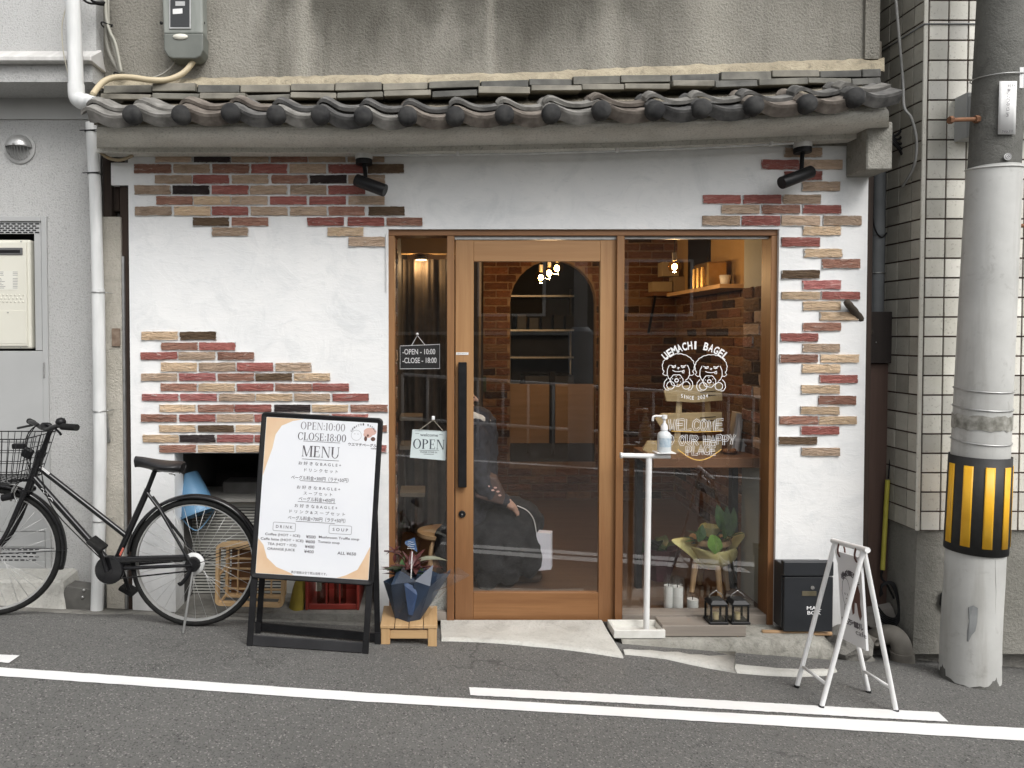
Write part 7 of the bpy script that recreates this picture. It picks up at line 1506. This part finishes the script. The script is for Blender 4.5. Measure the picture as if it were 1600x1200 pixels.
# ================================================================== plank and lanterns on the ledge
zl_ = zat(990, -.1)
pk = MB(); pk.box(xat(1038, -.14), xat(1170, -.14), -.145, -.012, zl_+.002, zl_+.062); props(pk.build('plank', GREYW, bevel=.003), 'weathered wooden plank lying on the ledge below the window', 'plank')
GLS = glass('lantern_glass', .08, (.9, .88, .82))
def lantern(px, lab):
    Yc = -.085; x = xat(px, Yc); z0 = zl_+.0625; t = thing('lantern', lab, 'lantern', (x, Yc, z0), 'black lanterns on the plank'); c = Vector((x, Yc, z0)); hw = sz(12.5, Yc); H = sz(37, Yc)
    b = MB(); b.box(x-hw*1.2, x+hw*1.2, Yc-hw*1.2, Yc+hw*1.2, z0, z0+.014); b.build('base', BLACK, t, False, .003)
    for i in (-1, 1):
        for j in (-1, 1): b = MB(); b.box(x+i*hw*.95-.0045, x+i*hw*.95+.0045, Yc+j*hw*.95-.0045, Yc+j*hw*.95+.0045, z0+.0145, z0+H*.76); b.build('post', BLACK, t)
    b = MB(); b.box(x-hw*1.05, x+hw*1.05, Yc-hw*1.05, Yc+hw*1.05, z0+H*.7605, z0+H*.83); q = hw*1.05; p_ = hw*.75
    b.hexa([(x-q*1.1, Yc-q*1.1, z0+H*.831), (x+q*1.1, Yc-q*1.1, z0+H*.831), (x+q*1.1, Yc+q*1.1, z0+H*.831), (x-q*1.1, Yc+q*1.1, z0+H*.831), (x-p_, Yc-p_, z0+H), (x+p_, Yc-p_, z0+H), (x+p_, Yc+p_, z0+H), (x-p_, Yc+p_, z0+H)]); b.build('roof', BLACK, t, False, .003)
    b = MB(); b.tube(smooth_path([c+Vector((-hw*.85, 0, H)), c+Vector((-hw*.7, 0, H+.02)), c+Vector((-.01, 0, H+.034)), c+Vector((0, 0, H+.042)), c+Vector((.01, 0, H+.034)), c+Vector((hw*.7, 0, H+.02)), c+Vector((hw*.85, 0, H))], 4), .0022, 6); b.build('handle', CHROME, t, True)
    b = MB(); b.box(x-hw*.88, x+hw*.88, Yc-hw*.88, Yc+hw*.88, z0+.015, z0+H*.755); b.build('glass', GLS, t)
    b = MB(); b.lathe([(.016, .0145), (.016, .05), (.0001, .05)], c, 12); b.build('candle', mat('old_wax', (.42, .36, .22), (.5, .43, .28), 20, .6), t, True, auto=40)
lantern(1122.5, 'left one of two small black lanterns on the plank'); lantern(1156.5, 'right one of two small black lanterns on the plank')
# ================================================================== mailbox
mbx = thing('mailbox', 'black metal mailbox lettered MAIL BOX against the white pier', 'mailbox', at(1267, 989, -.06)); Ym = -.115
MBK = mat('mailbox_black', (.016, .018, .021), (.023, .025, .029), 6, .35)
b = MB(); jbox(b, 1226, 1299, 882, 982, Ym+.018, -.002); b.build('body', MBK, mbx, False, .004); b = MB(); jbox(b, 1230, 1307.5, 901.5, 987, Ym, Ym+.0175); b.build('door', MBK, mbx, False, .004); b = MB(); jbox(b, 1229, 1308, 877.5, 900.5, Ym-.008, Ym+.03); b.build('flap', MBK, mbx, False, .006, 2)
b = MB(); b.lathe([(.011, 0), (.011, .005), (.0001, .006)], at(1269, 918, Ym), 16, Matrix.Rotation(math.radians(90), 3, 'X')); b.build('lock', CHROME, mbx, True, auto=40); b = MB(); jbox(b, 1258.5, 1281, 924, 931, Ym-.004, Ym-.0005); b.build('name_plate', mat('dull_brass', (.16, .14, .09), (.22, .19, .13), 30, .4, .6), mbx)
Mm = frame(at(1268, 953, Ym-.001), (1, 0, 0), (0, 0, 1)); b = MB(Mm)
for s, y, w_ in (('MAIL', 950, 23), ('BOX', 957.5, 21)): x_, y_ = onplane(Mm, 1272, y); k_ = sz(1, Ym); b.text(s, x_-w_*k_/2, x_+w_*k_/2, y_-2.9*k_, y_+2.9*k_, 0, bold=.012); b.build('lettering', LETW, mbx); b = MB(Mm)
b = MB(); b.cyl(at(1191, 987, -.08), at(1318, 991, -.08), .0115, n=10); props(b.build('wooden_rod', wood('rod_wood', (.42, .26, .14), (.55, .36, .2), 'x', .6), smooth=True), 'brown wooden rod lying on the ledge under the mailbox', 'rod')

# ================================================================== white A-frame sign on the right
fa, fb_, fc_, fd = atg(1245, 1074), atg(1283.5, 1106), atg(1357, 1082), atg(1400, 1112)
asn = thing('easel_sign', 'white tubular A-frame sign with a printed board standing on the road', 'sign', (fa+fb_+fc_+fd)/4)
m1, m2 = (fa+fc_)/2, (fb_+fd)/2; v1, v2 = at(1305, 846, m1.y), at(1349.5, 858, m2.y)
for q, tp in ((fa, v1), (fb_, v2), (fc_, v1), (fd, v2)): b = MB(); b.cyl(q+Vector((0, 0, .004)), tp, .0105, n=12); b.build('leg', WHITEP, asn, True, auto=40); b = MB(); b.cyl(q+Vector((0, 0, .0005)), q+Vector((0, 0, .012)), .0118, n=12); b.build('foot', BLACKP, asn, True)
d12 = (v2-v1).normalized(); b = MB(); b.cyl(v1-d12*.02, v2+d12*.03, .0125, n=12); b.build('top_bar', WHITEP, asn, True, auto=40)
for p, q in ((fa, fb_), (fc_, fd)): tp0, tp1 = (v1, v2); b = MB(); b.cyl(p+(tp0-p)*.145, q+(tp1-q)*.145, .0075, n=10); b.build('brace', WHITEP, asn, True)
Ma = frame((v1+v2)/2, d12, (0, 0, 1)); 
qa = [onplane(Ma, x, y) for x, y in ((1312, 862), (1350.5, 873), (1351.5, 1016), (1315, 996))]
bx0, bx1, by0, by1 = (qa[0][0]+qa[3][0])/2, (qa[1][0]+qa[2][0])/2, (qa[2][1]+qa[3][1])/2, (qa[0][1]+qa[1][1])/2
b = MB(Ma); b.box(bx0, bx1, by0, by1, -.006, .006); pbd = b.build('board', mat('board_white', (.70, .70, .705), (.74, .74, .745), 5, .35), asn, False, .001)
for fx in (.14, .86):
    xx = bx0+(bx1-bx0)*fx; b = MB(Ma); b.tube([(xx+.004*math.sin(t), (by1-.02)/2+((.03-by1)/2)*math.cos(t*.524), .016*math.sin(t*.524)) for t in range(12)], .004, 6, closed=True); b.build('strap', mat('brown_strap', (.10, .045, .035), None, rough=.8), asn, True)
zs_ = .0066; SW, SH = bx1-bx0, by1-by0
nz = 1 if (Ma.col[2].xyz.dot(CAM-Ma.col[3].xyz) > 0) else -1
b = MB(Ma); bn = MB(Ma); P_ = lambda u, v: (bx0+u*SW, by0+v*SH)
def poly(bb, pts, z=.007): k = len(bb.v); bb.v += [Vector((*P_(u, v), z)) for u, v in pts]; bb.f.append(tuple(range(k, k+len(pts))))
for i, ch in enumerate('UEMACHI BAGEL'):
    if ch == ' ': continue
    a = math.radians(150-120*i/12); u, v = .52+.36*math.cos(a), .66+.13*math.sin(a); x_, y_ = P_(u, v); b.text(ch, x_-.013, x_+.013, y_-.012, y_+.012, .007, bold=.02)
for i, ch in enumerate('ウエマチベーグル'): x_, y_ = P_(.14+.103*i, .235); b.text(ch, x_-.016, x_+.016, y_-.014, y_+.014, .007, bold=.02)
x_, y_ = P_(.84, .16); b.text('cafe', x_-.04, x_+.04, y_-.011, y_+.011, .007)
ring_ = [P_(.32+.17*math.cos(t*.35)*(1+.05*math.sin(t*3)), .56+.16*math.sin(t*.35)) for t in range(18)]; b.ribbon(ring_, .0025, .007, True); b.ribbon([P_(.25, .55), P_(.28, .53)], .004, .007); b.ribbon([P_(.35, .55), P_(.38, .53)], .004, .007); b.ribbon([P_(.29, .49), P_(.35, .49)], .003, .007); b.ribbon([P_(.22, .42), P_(.2, .33), P_(.3, .3), P_(.42, .33)], .0025, .007)
b.build('lettering', INK, pbd)
poly(bn, [(.52, .60), (.56, .67), (.68, .71), (.82, .69), (.90, .60), (.88, .48), (.92, .36), (.84, .30), (.78, .36), (.74, .48), (.66, .48), (.62, .36), (.54, .33), (.52, .42), (.56, .50)]); bn.build('emblem', INKB, pbd)

# ================================================================== spotlights below the eave
def spot(px, py0, py1, Y, body, label):
    c = at(px, py1, Y); t = thing('spotlight', label, 'spotlight', at(px, py0, Y), 'black spotlights under the eave')
    b = MB(); a = at(px, py0-2, Y); b.cyl(a, at(px, py1+2, Y), sz(13.5, Y), n=16); b.build('junction_box', mat('clear_box', (.55, .55, .53), (.72, .72, .70), 14, .35), t, True, auto=40)
    b = MB(); b.cyl(at(px, py1+2.2, Y), at(px, py1+10, Y), sz(13, Y), n=16); b.build('base', BLACK, t, True, auto=40)
    (x0_, y0_, Ya), (x1_, y1_, Yb), r_ = body; p0, p1 = at(x0_, y0_, Ya), at(x1_, y1_, Yb); m_ = (p0+p1)/2
    b = MB(); b.tube(smooth_path([at(px, py1+9, Y), at(px+(2 if px < 800 else -1), py1+22, Y-.01), m_+(p0-p1).normalized()*.03], 4), .0115, 8); b.build('arm', BLACK, t, True)
    b = MB(); d = (p1-p0).normalized(); b.tube([p0, p0+d*.004, p1-d*.004, p1], [r_*.92, r_, r_, r_*.96], 20); b.build('head', mat('spot_black', (.008, .008, .009), (.013, .013, .014), 9, .4, spec=.3), t, True, auto=40)
spot(568.5, 236, 247, -.055, ((556, 281, -.10), (602, 298, -.14), .034), 'black spotlight under the eave on the left, tilted to the right')
spot(1254, 219, 229, -.055, ((1268, 268, -.10), (1221, 286, -.14), .034), 'black spotlight under the eave on the right, tilted to the left')
b = MB(); b.tube([at(582, 242.5, -.11), at(800, 240.5, -.11), at(964, 236, -.11), at(1100, 231, -.11), at(1240, 224, -.11)], .0055, 8); cu = props(b.build('eave_conduit', PVCW, smooth=True), 'thin white conduit running below the eave between the two spotlights', 'conduit')
for x, y in ((715, 241.5), (964, 236), (1205, 226)): b = MB(); b.obox(at(x, y-1, -.11), (.016, .018, .024)); b.build('clip', WHITEP, cu, False, .002)

# ================================================================== things in the storage recess
ac = thing('condenser_unit', 'cream outdoor air conditioner unit with slatted grille in the storage recess', 'air conditioner', at(350, 950, .3)); Ya = .30
ACM = mat('ac_cream', (.40, .395, .36), (.46, .455, .42), 5, .55)
b = MB(); jbox(b, 282, 500, 781, 941, Ya, Ya+.27); b.build('case', ACM, ac, False, .008); b = MB(); jbox(b, 292, 440, 793, 932, Ya-.004, Ya-.0005); b.build('grille_well', mat('well_dark', (.05, .05, .048), None, rough=.8), ac)
b = MB()
for i in range(30): y = 794+i*4.65; jbox(b, 291, 441, y, y+2.3, Ya-.014, Ya-.0045)
o = b.build('grille', ACM, ac); o['kind'] = 'stuff'; b = MB(); jbox(b, 286, 290.5, 790, 935, Ya-.012, Ya-.0005); b.build('grille_edge', ACM, ac)
for x in (313, 460): b = MB(); a = at(x, 941, Ya+.1); b.hexa([(a.x-.055, Ya+.0, .0505), (a.x+.055, Ya+.0, .0505), (a.x+.055, Ya+.25, .0505), (a.x-.055, Ya+.25, .0505), (a.x-.035, Ya+.02, a.z+.003-.0), (a.x+.035, Ya+.02, a.z+.003), (a.x+.035, Ya+.23, a.z+.003), (a.x-.035, Ya+.23, a.z+.003)]); b.build('foot_block', CONC, ac)
bu = thing('blue_bucket', 'blue plastic bucket lying tipped over in the storage recess', 'bucket', at(303, 790, .2)); dax = (at(311, 800, .17)-at(293, 741, .22)).normalized(); Mq = frame((0, 0, 0), dax.orthogonal(), dax.cross(dax.orthogonal())).to_3x3()
BLU = mat('blue_plastic', (.10, .22, .36), (.13, .27, .42), 6, .45); c = at(293, 741, .22); Lb = (at(311, 800, .17)-c).length
n3 = dax.orthogonal().normalized(); Mq = Matrix((n3, dax.cross(n3), dax)).transposed()
b = MB(); b.lathe([(.0001, 0), (.055, 0), (.062, .01), (.105, Lb), (.116, Lb), (.116, Lb+.012), (.10, Lb+.012), (.055, .012), (.0001, .012)], c, 24, Mq); b.build('body', BLU, bu, True, auto=40)
b = MB(); e0, e1 = c+Mq @ Vector((.112, 0, Lb)), c+Mq @ Vector((-.112, 0, Lb)); b.tube(smooth_path([e0, (e0+e1)/2+Vector((0, -.03, -.1)), e1], 8), .004, 6); b.build('handle', BLU, bu, True)
sb_ = MB(); sb_.box(rx0+.001, xat(500, Ya), .22, .575, zat(779.5, Ya), zat(775, Ya)) ; props(sb_.build('storage_board', mat('dusty_board', (.20, .195, .18), (.27, .26, .24), 6, .8)), 'pale board lying on top of the outdoor unit', 'board')
bx_ = MB(); bx_.box(xat(350, .4), xat(460, .4), .36, .52, zat(775, Ya)+.001, zat(775, Ya)+.07); props(bx_.build('storage_box', mat('dim_box', (.07, .065, .06), (.1, .095, .09), 8, .8)), 'dim flat box on the board above the outdoor unit', 'box')
# beige bottle crate standing on end
cr = thing('bottle_crate', 'beige plastic bottle crate standing on end behind the bicycle wheel', 'crate', at(388, 978, -.02)); TAN = mat('crate_tan', (.46, .30, .15), (.58, .40, .22), 8, .5); Yc = -.045
cz0 = ground(xat(385, Yc), -.25)+.035
Mc = frame((xat(334, Yc), Yc, cz0), (1, 0, -.03), (0, 0, 1)); Wc, Hc = sz(108, Yc), zat(848, Yc)-cz0
def ringf(M, x0, x1, y0, y1, r_, wd, z0, z1, par, nm):
    b = MB(M); O2, I2 = rrect(x0, x1, y0, y1, r_), rrect(x0+wd, x1-wd, y0+wd, y1-wd, max(.002, r_-wd)); n = len(O2); b.v = [Vector((x, y, z)) for z in (z0, z1) for L_ in (O2, I2) for x, y in L_]
    for i in range(n): j = (i+1) % n; b.f += [(i, j, n+j, n+i), (2*n+i, 3*n+i, 3*n+j, 2*n+j), (i, 2*n+i, 2*n+j, j), (n+i, n+j, 3*n+j, 3*n+i)]
    return b.build(nm, TAN, par, True, auto=40)
ringf(Mc, 0, Wc, 0, Hc, .03, .017, -.02, .02, cr, 'rim'); ringf(Mc, .028, Wc-.012, .012, Hc-.02, .02, .014, -.12, -.08, cr, 'rim')
for x_, y_ in ((.03, .02), (Wc-.03, .02), (.03, Hc-.03), (Wc-.03, Hc-.03), (Wc/2, Hc-.02), (.02, Hc/2)): b = MB(Mc); b.box(x_-.006, x_+.006, y_-.006, y_+.006, -.12, .0); b.build('spacer', TAN, cr)
for i in range(1, 4): x = Wc*i/4; b = MB(Mc); b.box(x-.0032, x+.0032, .014, Hc-.014, -.11, -.09); b.build('divider', TAN, cr)
for i in range(1, 6): y = Hc*i/6; b = MB(Mc); b.box(.014, Wc-.014, y-.0032, y+.0032, -.109, -.091); b.build('divider', TAN, cr)
b = MB(Mc); b.box(.05, Wc*.42, .02, Hc-.04, -.135, -.125); b.build('floor', mat('crate_brown', (.14, .07, .03), (.2, .1, .045), 8, .6), cr)
yc = MB()
sheet_pts = [[at(446, 982, .04), at(455, 984, .0), at(470, 984, .02)], [at(450, 955, .06), at(460, 950, -.0), at(474, 950, .03)], [at(456, 925, .08), at(466, 922, .02), at(480, 920, .05)], [at(462, 902, .1), at(472, 900, .05), at(484, 900, .08)]]
yo = sheet(sheet_pts, mat('mustard_cloth', (.20, .15, .018), (.27, .21, .03), 12, .9), None, 'yellow_cloth', .004); props(yo, 'mustard yellow cloth hanging beside the red crate', 'cloth')
rc_ = thing('red_crate', 'dark red bottle crate holding two clear bottles below the menu poster', 'crate', at(517, 985, .0)); RED = mat('crate_red', (.16, .018, .012), (.22, .03, .02), 8, .45); Yr = .02; rz = .052
Xr0, Xr1, zr1 = xat(475, Yr), xat(560, Yr), zat(897, Yr)
for x0_, x1_ in ((Xr0, Xr0+.015), (Xr1-.015, Xr1)): b = MB(); b.box(x0_, x1_, Yr, Yr+.34, rz, zr1); b.build('side', RED, rc_, False, .003)
b = MB(); b.box(Xr0+.0155, Xr1-.0155, Yr+.01, Yr+.02, rz, zat(945, Yr)); b.build('front', RED, rc_, False, .002); b = MB(); b.box(Xr0+.0155, Xr1-.0155, Yr+.005, Yr+.02, zr1-.025, zr1); b.build('front_rail', RED, rc_, False, .002); b = MB(); b.box(Xr0+.0155, Xr1-.0155, Yr+.32, Yr+.34, rz, zr1); b.build('back', RED, rc_); b = MB(); b.box(Xr0+.0155, Xr1-.0155, Yr+.02, Yr+.32, rz, rz+.01); b.build('floor', RED, rc_)
for x in (500, 521): b = MB(); b.box(xat(x+8, Yr)-.004, xat(x+8, Yr)+.004, Yr+.012, Yr+.03, zat(944, Yr), zr1-.026); b.build('divider', RED, rc_)
for i, x in enumerate((503, 530)):
    c = Vector((xat(x, .1), .11, rz+.0105)); b = MB(); b.lathe([(.034, 0), (.036, .01), (.036, .15), (.03, .18), (.015, .21), (.014, .235)], c, 18); props(b.build('glass_bottle', glass('bottle_glass', .14, (.55, .6, .55)), smooth=True), ['left', 'right'][i]+' clear glass bottle standing in the red crate', 'bottle', 'bottles in the red crate')
